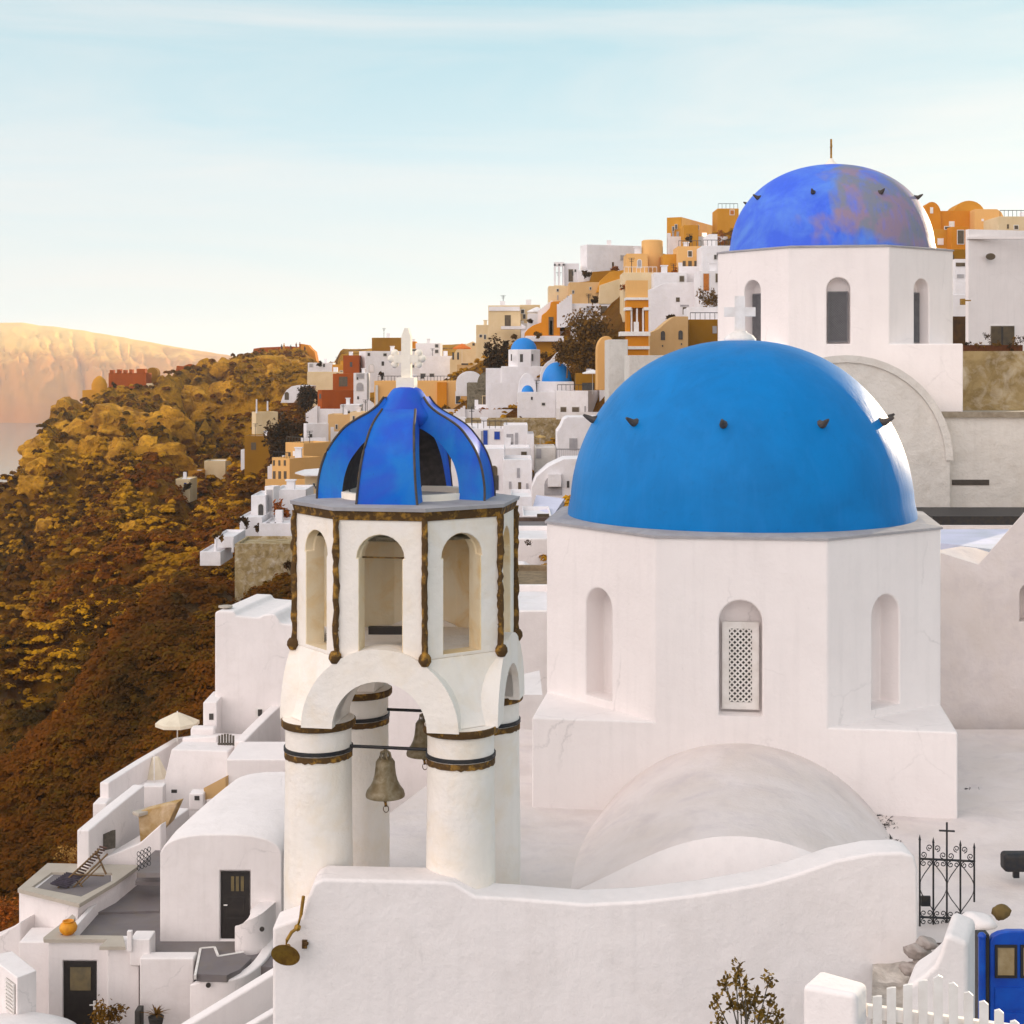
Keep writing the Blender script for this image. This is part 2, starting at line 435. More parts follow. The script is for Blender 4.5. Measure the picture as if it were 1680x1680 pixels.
# ================================================================ CHURCHES
def rect_plate(bm, w, h, z0, y0, y1, mi=0):
    box(bm, -w / 2, w / 2, y0, y1, z0, z0 + h, mi=mi)
def face_matrix(ang, dist):
    """local frame of a wall face: x along the wall, y into the wall, z up"""
    return Matrix.Rotation(ang, 4, 'Z') @ Matrix.Translation((0, -dist, 0))
def church(name, label, cx, cy, rot, half, side, zt, zm, zb, dome_r, dome_h, wz0, wz1, ww, dome_mat, wall_mat, dark_win, dome_label):
    root = empty(name, (cx, cy, zb), label, 'church', None, -R(rot))
    zt -= zb; zm -= zb; wz0 -= zb; wz1 -= zb
    s = side / 2
    octo = [(-s, -half), (s, -half), (half, -s), (half, s), (s, half), (-s, half), (-half, s), (-half, -s)]
    bm = NB()
    top = [bm.verts.new((x, y, zt)) for x, y in octo]
    mid = [bm.verts.new((x, y, zm)) for x, y in octo]
    sq = [(-half, -half), (half, -half), (half, half), (-half, half)]
    cm = [bm.verts.new((x, y, zm)) for x, y in sq]
    cb = [bm.verts.new((x, y, -1.5)) for x, y in sq]
    for k in range(4):
        a, b = 2 * k, 2 * k + 1
        k2 = (k + 1) % 4
        bm.faces.new((top[a], mid[a], cm[k], cb[k], cb[k2], cm[k2], mid[b], top[b]))
        c = (b + 1) % 8
        bm.faces.new((top[b], mid[b], mid[c], top[c]))
        bm.faces.new((mid[b], cm[k2], mid[c]))
    bm.faces.new(top); bm.faces.new(cb)
    wall = obj('wall', bm, wall_mat, root)
    dd = (half + s) / math.sqrt(2)
    cuts = []
    for k in range(8):
        M = face_matrix(k * math.pi / 4, half if k % 2 == 0 else dd)
        c = NB()
        prism(c, [(x, -0.2, z) for x, z in arch_pts(ww, wz0, wz1)], (0, 0.2 + 0.42, 0))
        bmesh.ops.transform(c, matrix=M, verts=c.verts)
        cuts.append(c)
    cut(wall, cuts)
    soften(wall, 0.035)
    # windows: a framed lattice panel at the back of each niche
    sp = (wz1 - wz0) - ww * 0.58
    for k in range(8):
        if k in (3, 4, 5): continue
        if not dark_win and k != 0:
            for zf in (0.42, 0.68):
                bh = NB()
                zz = wz0 + (wz1 - wz0) * zf
                sx = 1 if k in (7, 6) else -1
                box(bh, min(sx * (ww / 2 - 0.03), sx * ww / 2), max(sx * (ww / 2 - 0.03), sx * ww / 2), 0.10, 0.14, zz, zz + 0.11)
                bmesh.ops.transform(bh, matrix=face_matrix(k * math.pi / 4, half if k % 2 == 0 else dd), verts=bh.verts)
                obj('hinge', bh, IRON, root)
            continue
        M = face_matrix(k * math.pi / 4, half if k % 2 == 0 else dd)
        b2 = NB()
        w_ = ww * 0.86; h_ = sp * 0.97; z_ = wz0 + 0.05; yb = 0.30; fr = ww * (0.06 if dark_win else 0.16)
        box(b2, -w_ / 2, w_ / 2, yb, yb + .06, z_, z_ + fr)
        box(b2, -w_ / 2, w_ / 2, yb, yb + .06, z_ + h_ - fr, z_ + h_)
        box(b2, -w_ / 2, -w_ / 2 + fr, yb, yb + .06, z_ + fr, z_ + h_ - fr)
        box(b2, w_ / 2 - fr, w_ / 2, yb, yb + .06, z_ + fr, z_ + h_ - fr)
        bmesh.ops.transform(b2, matrix=M, verts=b2.verts)
        fo = obj('window', b2, LATG if dark_win else WPAINT, root)
        b3 = NB()
        x0, x1, z0, z1 = -w_ / 2 + fr, w_ / 2 - fr, z_ + fr, z_ + h_ - fr
        st = (x1 - x0) / (7 if dark_win else 4)
        bw = st * (0.15 if dark_win else 0.135)
        nz_ = int(round((z1 - z0) / st))
        st2 = (z1 - z0) / nz_
        ncol = 7 if dark_win else 4
        # diagonal lattice: bars clipped to the frame opening
        L = z1 - z0
        for sgn in (1, -1):
            j = -nz_
            while j <= ncol + nz_:
                # line x = xs + sgn*(z - z0)
                xs = x0 + j * st
                ta, tb = 0.0, L
                if sgn > 0: ta = max(ta, x0 - xs); tb = min(tb, x1 - xs)
                else: ta = max(ta, xs - x1); tb = min(tb, xs - x0)
                if tb - ta > st * 0.3:
                    p0 = Vector((xs + sgn * ta, 0, z0 + ta)); p1 = Vector((xs + sgn * tb, 0, z0 + tb))
                    d = Vector((-sgn, 0, 1)).normalized() * bw
                    yy = yb + (0.012 if sgn > 0 else 0.022)
                    q = [p0 + d, p1 + d, p1 - d, p0 - d]
                    prism(b3, [(p.x, yy, p.z) for p in q], (0, 0.02, 0))
                j += 1
        bmesh.ops.transform(b3, matrix=M, verts=b3.verts)
        la = obj('lattice', b3, LATG if dark_win else WPAINT, fo)
        b4 = NB()
        box(b4, x0, x1, yb + .05, yb + .055, z0, z1)
        bmesh.ops.transform(b4, matrix=M, verts=b4.verts)
        obj('pane', b4, DARK, fo)
    # coping slab and dome
    bm = NB()
    g = 0.035
    oc2 = [(x * (1 + g / half), y * (1 + g / half)) for x, y in octo]
    a = [bm.verts.new((x, y, zt - 0.02)) for x, y in oc2]
    b_ = [bm.verts.new((x, y, zt + 0.02)) for x, y in oc2]
    c_ = [bm.verts.new((x * 0.93, y * 0.93, zt + 0.06)) for x, y in oc2]
    for k in range(8):
        k2 = (k + 1) % 8
        bm.faces.new((a[k], a[k2], b_[k2], b_[k])); bm.faces.new((b_[k], b_[k2], c_[k2], c_[k]))
    bm.faces.new(a); bm.faces.new(c_)
    obj('coping', bm, SLATE, root)
    bm = NB()
    prof = [(dome_r * 1.012, 0.0), (dome_r * 1.012, 0.12)]
    for k in range(1, 25):
        t = math.pi / 2 * k / 24
        prof.append((dome_r * math.cos(t) ** 0.92 if k < 24 else 0.0, 0.12 + (dome_h - 0.12) * math.sin(t)))
    lathe(bm, prof, 96, (0, 0, zt + 0.03), cap=False)
    dome = obj('dome', bm, dome_mat, root, smooth=50)
    dome['label'] = dome_label
    return root, zt + 0.03
def spouts(root, z0, dome_r, dome_h, hz, n, off, mat, L=0.30):
    t = math.asin((hz - 0.12) / (dome_h - 0.12))
    r = dome_r * math.cos(t) ** 0.92
    for k in range(n):
        a = off + 2 * math.pi * k / n
        bm = NB()
        d = Vector((math.sin(a), -math.cos(a), 0))
        c = Vector((0, 0, z0 + hz)) + d * (r - 0.08)
        tube(bm, [c, c + d * 0.14 + Vector((0, 0, .0)), c + d * (L * .75) + Vector((0, 0, .05)), c + d * L + Vector((0, 0, .09))], 0.085, 8, 0.02)
        obj('spout', bm, mat, root, smooth=40)
rootA, zdA = church('domed_church', 'nearest white octagonal church with plain bright blue dome, lattice window and white cross',
    4.255, 28.46, 8.3, 3.46, 2.8, -2.83, -5.90, -7.38, 3.17, 3.28, -5.76, -3.86, 0.70, DOMEA, W, False, 'smooth bright blue dome')
spouts(rootA, zdA, 3.17, 3.28, 1.80, 10, R(-6), DGREY)
bm = NB()
lathe(bm, [(0.30, 0), (0.30, 0.05), (0.24, 0.12), (0.14, 0.17), (0.12, 0.2)], 24, (0, 0, zdA + 3.25))
c_ = zdA + 3.42
box(bm, -0.095, 0.095, -0.07, 0.07, c_, c_ + 0.68)
box(bm, -0.29, -0.095, -0.06, 0.06, c_ + 0.30, c_ + 0.47)
box(bm, 0.095, 0.29, -0.06, 0.06, c_ + 0.30, c_ + 0.47)
obj('cross', bm, WPAINT, rootA)
# apse vault running forward from the block, shrinking towards the front
bm = NB()
NS, NA = 14, 40
rows = []
for i in range(NS + 1):
    s_ = i / NS
    y = -3.44 - s_ * 4.05
    Rr = 2.72 - 0.20 * s_
    zt_ = (-6.20 - 0.30 * s_ ** 1.2) + 7.38
    rise = 1.9
    row = []
    am = math.acos(1 - rise / Rr)
    for k in range(NA + 1):
        a = -am + 2 * am * k / NA
        drop = Rr * (1 - math.cos(a))
        row.append(bm.verts.new((Rr * math.sin(a) * (1 + 0.40 * min(1.0, abs(a)) ** 4 * s_), y - 0.0, zt_ - drop)))
    rows.append(row)
for A, B in zip(rows, rows[1:]):
    for k in range(NA):
        bm.faces.new((A[k], A[k + 1], B[k + 1], B[k]))
fr = rows[-1]
# gently sloping face under the rim of the vault
n_ = len(fr); zmin = min(v.co.z for v in fr)
prev = fr
for q in range(1, 9):
    f_ = q / 8
    cur = []
    for v in fr:
        h = v.co.z - zmin
        cur.append(bm.verts.new((v.co.x * (1 - 0.10 * f_ * 0), v.co.y - 0.95 * f_ ** 0.8 * min(1, h / 1.2), v.co.z - h * f_)))
    for k in range(n_ - 1):
        try:
            ff = bm.faces.new((prev[k], prev[k + 1], cur[k + 1], cur[k])); ff.material_index = 1
        except ValueError: pass
    prev = cur
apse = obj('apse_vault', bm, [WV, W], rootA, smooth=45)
# ---- rear church
cxB, cyB = 9.76, 46.6
rootB, zdB = church('rear_domed_church', 'farther white octagonal church with patchy blue dome and thin gilt cross',
    cxB, cyB, 8.4, 3.42, 2.8, 3.38, 0.62, -1.3, 3.06, 2.72, 0.62, 2.50, 0.66, DOMEB, W, True, 'blue dome with grey violet patches')
rootB.location.z = -1.3
spouts(rootB, zdB, 3.06, 2.72, 1.62, 8, R(-15), DGREY, 0.28)
bm = NB()
lathe(bm, [(0.30, 0), (0.22, 0.06), (0.12, 0.14), (0.05, 0.24), (0.0, 0.26)], 20, (0, 0, zdB + 2.68))
fin = obj('finial', bm, CREAMP, rootB, smooth=40)
bm = NB()
z_ = zdB + 2.9
box(bm, -0.03, 0.03, -0.02, 0.02, z_, z_ + 0.62)
box(bm, -0.03, 0.03, -0.14, 0.14, z_ + 0.36, z_ + 0.42)
obj('cross', bm, GOLDM, rootB)
# nave gable of the rear church: round headed grey gable with long wall
bm = NB()
Yg = 42.0
gp = []
for k in range(0, 25):
    a = math.pi - math.pi * k / 24
    gp.append(P(1388, 755, Yg) + Vector((2.88 * math.cos(a), 0, 2.88 * math.sin(a) * 0.985)))
pts = [P(1216, 900, Yg)] + gp + [P(1560, 900, Yg)]
pts[0].x = gp[0].x
pts[-1].x = gp[-1].x
prism(bm, pts, (0.2, 1.6, 0))
g_ = obj('gable', bm, WG, rootB, world=True)
soften(g_, 0.03)
bm = NB()
for i in range(24):
    a0 = math.pi - math.pi * i / 24; a1 = math.pi - math.pi * (i + 1) / 24
    C0 = P(1388, 755, Yg) + Vector((0, -0.06, 0))
    q = [C0 + Vector((rr * math.cos(a), 0, rr * math.sin(a) * 0.985)) for rr, a in ((2.74, a0), (2.94, a0), (2.94, a1), (2.74, a1))]
    prism(bm, q, (0, 0.3, 0))
bmesh.ops.remove_doubles(bm, verts=bm.verts, dist=0.001)
o = obj('gable_moulding', bm, WG, rootB, world=True)
# ================================================================ BELL TOWER
TR = 10.0
tower = empty('bell_tower', (-1.43, 20.70, -7.38), 'cream white bell tower with open blue ribbed cupola and rusty drain pipes', 'bell tower', None, -R(TR))
Z0 = -7.38
def tz(z): return z - Z0
AP = 1.38
HS = AP * math.tan(math.pi / 8)
octo = [(-HS, -AP), (HS, -AP), (AP, -HS), (AP, HS), (HS, AP), (-HS, AP), (-AP, HS), (-AP, -HS)]
# columns
colspots = [(-0.95, -0.95), (0.95, -0.95), (0.95, 0.95), (-0.95, 0.95)]
for i, (x, y) in enumerate(colspots):
    bm = NB()
    rn = random.Random(i)
    prof = [(0.45, tz(-8.2)), (0.45, tz(-6.6)), (0.435, tz(-5.6)), (0.43, tz(-4.85)), (0.43, tz(-4.72)), (0.47, tz(-4.69)), (0.47, tz(-4.60))]
    lathe(bm, prof, 40, (x, y, 0))
    co = obj('column', bm, WT, tower, smooth=35)
    bm = NB()
    lathe(bm, [(0.432, tz(-5.01)), (0.452, tz(-5.01)), (0.452, tz(-4.96)), (0.432, tz(-4.96))], 40, (x, y, 0), cap=False)
    obj('iron_ring', bm, IRON, co, smooth=35)
    bm = NB()
    # ragged rusty band below the ring
    n = 60
    v0, v1, v2 = [], [], []
    for k in range(n):
        a = 2 * math.pi * k / n
        rr = 0.444
        zj = tz(-5.10) + 0.02 * noise.noise(Vector((x * 7 + 3 * math.cos(a) * 3, 3 * math.sin(a) * 3, i))) 
        v0.append(bm.verts.new((x + rr * math.cos(a), y + rr * math.sin(a), zj)))
        v1.append(bm.verts.new((x + rr * math.cos(a), y + rr * math.sin(a), tz(-5.02))))
    for k in range(n):
        bm.faces.new((v0[k], v0[(k + 1) % n], v1[(k + 1) % n], v1[k]))
    obj('rust_band', bm, RUST, co)
    bm = NB()
    lathe(bm, [(0.472, tz(-4.70)), (0.486, tz(-4.68)), (0.486, tz(-4.61)), (0.472, tz(-4.60))], 28, (x, y, 0), cap=False)
    obj('capital_band', bm, RUST, co, smooth=35)
# lower body with four arches
bm = NB()
ZA, ZB, ZC = tz(-3.72), tz(-4.60), tz(-4.60)
cs = 0.95
sq = [(-cs, -AP), (cs, -AP), (AP, -cs), (AP, cs), (cs, AP), (-cs, AP), (-AP, cs), (-AP, -cs)]
sq = [(x * 1.0, y * 1.0) for x, y in sq]
lo = [bm.verts.new((x, y, ZB)) for x, y in sq]
hi = [bm.verts.new((x, y, ZA)) for x, y in octo]
for k in range(8):
    k2 = (k + 1) % 8
    bm.faces.new((lo[k], lo[k2], hi[k2], hi[k]))
bm.faces.new(lo); bm.faces.new(hi)
body = obj('arcade', bm, WT, tower)
cuts = []
for ax in (0, 1):
    c = NB()
    pts = [(-0.62, ZB - 0.5), (0.62, ZB - 0.5)] + [(0.62 * math.cos(math.pi * k / 24), ZB - 0.02 + 0.62 * math.sin(math.pi * k / 24)) for k in range(25)]
    prism(c, [(x, -2.5, z) for x, z in pts], (0, 5, 0))
    if ax: bmesh.ops.transform(c, matrix=Matrix.Rotation(R(90), 4, 'Z'), verts=c.verts)
    cuts.append(c)
cut(body, cuts)
soften(body, 0.02)
# raised arch bands on four sides
for k in range(4):
    bm = NB()
    M = face_matrix(k * math.pi / 2, AP)
    n = 24
    inn = [(0.62 * math.cos(math.pi * i / n), ZB - 0.02 + 0.62 * math.sin(math.pi * i / n)) for i in range(n + 1)]
    outr = [(1.03 * math.cos(math.pi * i / n), ZB - 0.02 + 1.03 * math.sin(math.pi * i / n)) for i in range(n + 1)]
    ro = []
    for (xi, zi), (xo, zo) in zip(inn, outr):
        ro.append([bm.verts.new((xi, -0.07, zi)), bm.verts.new((xo, -0.07, zo)), bm.verts.new((xo, 0.32, zo)), bm.verts.new((xi, 0.32, zi))])
    for A, B in zip(ro, ro[1:]):
        for j in range(4):
            bm.faces.new((A[j], A[(j + 1) % 4], B[(j + 1) % 4], B[j]))
    bm.faces.new(ro[0]); bm.faces.new(ro[-1])
    bmesh.ops.transform(bm, matrix=M, verts=bm.verts)
    obj('arch_band', bm, WT, tower, smooth=35)
# octagonal drum, hollow, with eight arched openings
bm = NB()
def ngon_ring(bm, pts, z): return [bm.verts.new((x, y, z)) for x, y in pts]
zt, zb = tz(-1.90), tz(-3.72)
inner = [(x * 0.80, y * 0.80) for x, y in octo]
A0, A1 = ngon_ring(bm, octo, zb), ngon_ring(bm, octo, zt)
B0, B1 = ngon_ring(bm, inner, zb), ngon_ring(bm, inner, zt)
for k in range(8):
    k2 = (k + 1) % 8
    bm.faces.new((A0[k], A0[k2], A1[k2], A1[k])); bm.faces.new((B0[k2], B0[k], B1[k], B1[k2]))
    bm.faces.new((A0[k2], A0[k], B0[k], B0[k2])); bm.faces.new((A1[k], A1[k2], B1[k2], B1[k]))
drum = obj('drum', bm, WT, tower)
cuts = []
for k in (0, 1, 2, 6, 7):
    c = NB()
    prism(c, [(x, -0.3, z) for x, z in arch_pts(0.56, zb + 0.04, tz(-2.17))], (0, 0.9, 0))
    bmesh.ops.transform(c, matrix=face_matrix(k * math.pi / 4, AP), verts=c.verts)
    cuts.append(c)
cut(drum, cuts)
cuts = []
for k in (0, 1, 2, 6, 7):
    c = NB()   # slightly wider arch head, as the photograph shows
    pts = [(0.31 * math.cos(math.pi * i / 12), tz(-2.45) + 0.30 * math.sin(math.pi * i / 12)) for i in range(13)]
    prism(c, [(x, -0.3, z) for x, z in pts], (0, 0.42, 0))
    bmesh.ops.transform(c, matrix=face_matrix(k * math.pi / 4, AP), verts=c.verts)
    cuts.append(c)
cut(drum, cuts)
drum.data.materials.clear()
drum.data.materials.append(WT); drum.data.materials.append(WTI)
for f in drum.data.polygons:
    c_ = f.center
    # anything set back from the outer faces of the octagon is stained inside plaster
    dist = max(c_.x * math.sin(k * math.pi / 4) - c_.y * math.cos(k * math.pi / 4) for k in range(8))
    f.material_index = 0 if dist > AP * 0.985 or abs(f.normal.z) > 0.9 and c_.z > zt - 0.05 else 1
soften(drum, 0.012, 1)
bm = NB()
for (r0, z_) in ((0.79, zb + 0.0),):
    box(bm, -0.98, 0.98, -0.98, 0.98, zb - 0.02, zb + 0.02)
obj('drum_floor', bm, WT, tower)
bm = NB()
M = Matrix.Translation((0.05, -0.55, zb + 0.22)) @ Matrix.Rotation(R(8), 4, 'Z')
box(bm, -0.42, 0.42, -0.045, 0.045, -0.05, 0.05, M)
box(bm, 0.22, 0.34, -0.06, 0.06, -0.20, 0.15, M)
obj('beam', bm, DOORB, tower)
bm = NB()
tube(bm, [(-0.30, -AP + 0.16, tz(-2.455)), (0.30, -AP + 0.16, tz(-2.455))], 0.012, 6)
obj('tie_rod', bm, RUST, tower)
# ledge: rusty band and grey slab
bm = NB()
g = 1.035
a = ngon_ring(bm, [(x * 1.012, y * 1.012) for x, y in octo], tz(-1.965))
b_ = ngon_ring(bm, [(x * g, y * g) for x, y in octo], tz(-1.845))
for k in range(8): bm.faces.new((a[k], a[(k + 1) % 8], b_[(k + 1) % 8], b_[k]))
bm.faces.new(a); bm.faces.new(b_)
obj('rusty_gutter', bm, RUST, tower)
bm = NB()
a = ngon_ring(bm, [(x * 1.05, y * 1.05) for x, y in octo], tz(-1.845))
b_ = ngon_ring(bm, [(x * 1.055, y * 1.055) for x, y in octo], tz(-1.80))
c_ = ngon_ring(bm, [(x * 0.6, y * 0.6) for x, y in octo], tz(-1.77))
for k in range(8):
    k2 = (k + 1) % 8
    bm.faces.new((a[k], a[k2], b_[k2], b_[k])); bm.faces.new((b_[k], b_[k2], c_[k2], c_[k]))
bm.faces.new(a); bm.faces.new(c_)
obj('ledge', bm, SLATE, tower)
bm = NB()
lathe(bm, [(0.90, tz(-1.80)), (0.90, tz(-1.69)), (0.80, tz(-1.69)), (0.80, tz(-1.80))], 48, cap=False)
obj('curb', bm, CREAMP, tower, smooth=35)
# drain pipes with knobs at the eight corners
for k, (x, y) in enumerate(octo):
    bm = NB()
    f = 1.015
    rn = random.Random(k)
    pts = [(x * f + rn.uniform(-.004, .004), y * f + rn.uniform(-.004, .004), tz(-1.93 - 1.76 * i / 28)) for i in range(29)]
    tube(bm, pts, 0.040, 12)
    for v in bm.verts:
        n_ = noise.noise(v.co * 9.0) * 0.02 + noise.noise(v.co * 31.0) * 0.012
        v.co.x *= 1 + n_; v.co.y *= 1 + n_
    for i in (8, 16, 23):
        ball(bm, (pts[i][0], pts[i][1], pts[i][2]), 0.047, 1, (1, 1, 0.45))
    dp = obj('drain_pipe', bm, RUST, tower, smooth=40)
    bm = NB()
    lathe(bm, [(0.0, -0.10), (0.05, -0.09), (0.085, -0.03), (0.08, 0.02), (0.055, 0.06), (0.0, 0.075)], 14, (x * f * 1.01, y * f * 1.01, tz(-3.70)))
    obj('knob', bm, RUST, dp, smooth=50)
# cupola: four broad ribs crossing under an ogee cap, open between them
def interp(pr, n):
    out = []
    for i in range(n + 1):
        t = i / n * (len(pr) - 1)
        j = min(int(t), len(pr) - 2); f = t - j
        p0, p1, p2, p3 = pr[max(j - 1, 0)], pr[j], pr[j + 1], pr[min(j + 2, len(pr) - 1)]
        out.append(tuple(0.5 * ((2 * b) + (-a + c) * f + (2 * a - 5 * b + 4 * c - d) * f * f + (-a + 3 * b - 3 * c + d) * f ** 3) for a, b, c, d in zip(p0, p1, p2, p3)))
    return out
NP = 30
outp = interp([(1.14, -0.01), (1.135, 0.2), (1.09, 0.45), (1.01, 0.66), (.90, 0.83), (.78, 0.97), (.62, 1.08), (.47, 1.165), (.35, 1.26), (.27, 1.37)], NP)
innp = interp([(0.80, -0.01), (0.795, 0.15), (0.77, 0.32), (0.71, 0.50), (0.62, 0.64), (0.51, 0.77), (0.38, 0.87), (0.25, 0.94), (0.12, 0.975), (0.0, 0.98)], NP)
for k in range(4):
    ang = R(1 + 90 * k)
    M = Matrix.Rotation(ang, 4, 'Z')
    bm = NB()
    rws = []; edges = ([], [])
    lift = 0.03 if k == 0 else 0.0
    for i in range(NP + 1):
        t = i / NP
        w = 0.405 - 0.20 * t - 0.03 * t * t
        (ro, zo), (ri, zi) = outp[i], innp[i]
        if k == 0 and i > 24: continue
        z_ = tz(-1.79)
        ro += lift * min(1, t * 2); zo += lift * min(1, t * 2)
        rws.append([bm.verts.new(q) for q in ((-w, -ri, z_ + zi), (-w, -ro, z_ + zo), (w, -ro, z_ + zo), (w, -ri, z_ + zi))])
        edges[0].append(M @ Vector((-w, -ro - .004, z_ + zo))); edges[1].append(M @ Vector((w, -ro - .004, z_ + zo)))
    for A, B in zip(rws, rws[1:]):
        for j in range(4):
            f = bm.faces.new((A[j], A[(j + 1) % 4], B[(j + 1) % 4], B[j]))
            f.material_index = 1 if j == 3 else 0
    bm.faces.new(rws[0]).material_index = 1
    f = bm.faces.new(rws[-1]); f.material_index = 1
    bmesh.ops.transform(bm, matrix=M, verts=bm.verts)
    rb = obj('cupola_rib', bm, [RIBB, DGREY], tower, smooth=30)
    for e_ in edges:
        bm = NB(); tube(bm, e_, 0.017, 6)
        obj('edge_trim', bm, DGREY, rb, smooth=50)
bm = NB()
cap = interp([(.36, 1.00), (.40, 1.06), (.41, 1.12), (.37, 1.19), (.32, 1.27), (.26, 1.38), (.19, 1.47), (.12, 1.50)], 24)
lathe(bm, [(0.0, 0.97), (0.30, 0.97)] + cap + [(0.0, 1.50)], 48, (0, 0, tz(-1.79)), cap=False)
obj('cupola_cap', bm, RIBB, tower, smooth=50)
bm = NB()
zc = tz(-0.31)
box(bm, -0.125, 0.125, -0.10, 0.10, zc, zc + 0.15)
box(bm, -0.065, 0.065, -0.05, 0.05, zc + 0.15, zc + 0.70)
prism(bm, [(-0.065, -0.05, zc + .70), (0.065, -0.05, zc + .70), (0.03, -0.05, zc + .82), (-0.02, -0.05, zc + .82)], (0, 0.1, 0))
for s in (-1, 1):
    box(bm, min(s * .065, s * .17), max(s * .065, s * .17), -0.045, 0.045, zc + 0.35, zc + 0.46)
    for (dx, dz) in ((0.17, 0.0), (0.165, 0.075), (0.165, -0.075), (0.215, 0.0)):
        ball(bm, (s * dx, 0, zc + 0.405 + dz), 0.055, 2, (1, .8, 1))
obj('cross', bm, CREAMP, tower, smooth=30)
# rods between the columns
for (ya, za) in ((-0.95, -4.955), (0.95, -4.90)):
    bm = NB()
    tube(bm, [(-0.60, ya, tz(za)), (0.60, ya, tz(za))], 0.022, 8)
    obj('bell_rod', bm, IRON, tower, smooth=40)
def bell(lx, ly, ztop, label):
    M = Matrix.Translation((-1.43, 20.70, 0)) @ Matrix.Rotation(-R(TR), 4, 'Z')
    p = M @ Vector((lx, ly, ztop))
    root = empty('bell', p, label, 'bell', 'bells hanging in the bell tower', -R(TR))
    bm = NB()
    H = 0.50
    pf = [(0.0, -0.08), (0.05, -0.08), (0.10, -0.10), (0.125, -0.14), (0.13, -0.22), (0.14, -0.30), (0.16, -0.38), (0.195, -0.45), (0.24, -0.51), (0.255, -0.56), (0.252, -0.585), (0.235, -0.59), (0.19, -0.50), (0.13, -0.38), (0.10, -0.20), (0.0, -0.14)]
    lathe(bm, pf, 36)
    obj('bell_body', bm, BRONZE, root, smooth=40)
    bm = NB()
    tube(bm, [(0, 0, -0.10), (0, 0, 0.03)], 0.022, 8)
    for a in range(3):
        an = a * math.pi / 3
        d = Vector((math.cos(an), math.sin(an), 0))
        tube(bm, [d * -0.075 + Vector((0, 0, -0.09)), d * -0.06 + Vector((0, 0, -0.02)), Vector((0, 0, 0.01)), d * 0.06 + Vector((0, 0, -0.02)), d * 0.075 + Vector((0, 0, -0.09))], 0.014, 6)
    obj('crown', bm, BRONZE, root, smooth=40)
    bm = NB()
    tube(bm, [(0, 0, -0.3), (0.0, 0, -0.66), (0.01, 0, -0.72)], 0.018, 8)
    ball(bm, (0, 0, -0.62), 0.04, 2, (1, 1, 1.3))
    tube(bm, [(0.01 + 0.035 * math.cos(t), 0, -0.75 + 0.045 * math.sin(t)) for t in [i * math.pi / 6 for i in range(13)]], 0.006, 5)
    obj('clapper', bm, RUST, root, smooth=40)
    return root
bell(-0.05, -0.95, -5.00, 'bronze bell hanging from the front iron rod of the bell tower')
bell(0.02, 0.95, -4.94, 'bronze bell on the rear rod, half hidden by the right arch of the bell tower')

# ================================================================ COURTYARD AND FOREGROUND
bm = NB()
prism(bm, [(-3.0, 19.3, -7.40), (10.5, 19.3, -7.40), (14, 24, -7.40), (16, 31, -7.40), (-0.2, 31, -7.40), (-2.4, 24, -7.40)], (0, 0, -0.8))
tag(obj('courtyard_floor', bm, WV), kind='structure')
wp = [(447, 2000), (447, 1521), (462, 1516), (494, 1505), (506, 1470), (514, 1450), (530, 1442), (620, 1444), (712, 1446), (745, 1449), (780, 1470), (850, 1474), (960, 1483), (1050, 1479), (1150, 1467), (1250, 1450), (1310, 1433), (1370, 1412), (1430, 1400), (1480, 1398), (1500, 1404), (1506, 1425), (1508, 1600), (1506, 2000)]
bm = NB()
prism(bm, [P(u, v, 18.95) for u, v in wp], (0.0, 0.55, 0))
o = thing('courtyard_wall', bm, W2, 'long white plaster wall with wavy top below the bell tower and apse vault', 'wall')
soften(o, 0.045, 3)
# small hollow for the plinth at the tower's left foot
bm = NB()
c0 = P(497, 1470, 18.95)
pts = [P(498, 1470, 18.88), P(494, 1500, 18.86), P(488, 1522, 18.84), P(478, 1530, 18.78), P(471, 1542, 18.72), P(468, 1556, 18.70)]
lamp = empty('wall_lamp', P(470, 1568, 18.72), 'rusty brass gooseneck lamp with a dish shade at the left end of the courtyard wall', 'lamp')
tube(bm, pts, 0.022, 8)
ball(bm, pts[2], 0.05, 1)
obj('arm', bm, GOLDM, lamp, smooth=40, world=True)
bm = NB()
c = P(470, 1562, 18.70)
lathe(bm, [(0.03, 0.10), (0.05, 0.03), (0.09, 0.0), (0.17, -0.035), (0.18, -0.05), (0.165, -0.05), (0.07, -0.02), (0.0, -0.015)], 28)
bmesh.ops.transform(bm, matrix=Matrix.Translation(c) @ Matrix.Rotation(R(-62), 4, 'X') @ Matrix.Rotation(R(6), 4, 'Y'), verts=bm.verts)
obj('shade', bm, GOLDM, lamp, smooth=40, world=True)
bm = NB()
box(bm, -0.03, 0.03, -0.04, 0.0, -0.05, 0.05, Matrix.Translation(P(500, 1548, 18.95)))
ball(bm, P(503, 1548, 18.9), 0.03, 1)
obj('junction_box', bm, RUST, lamp, world=True)

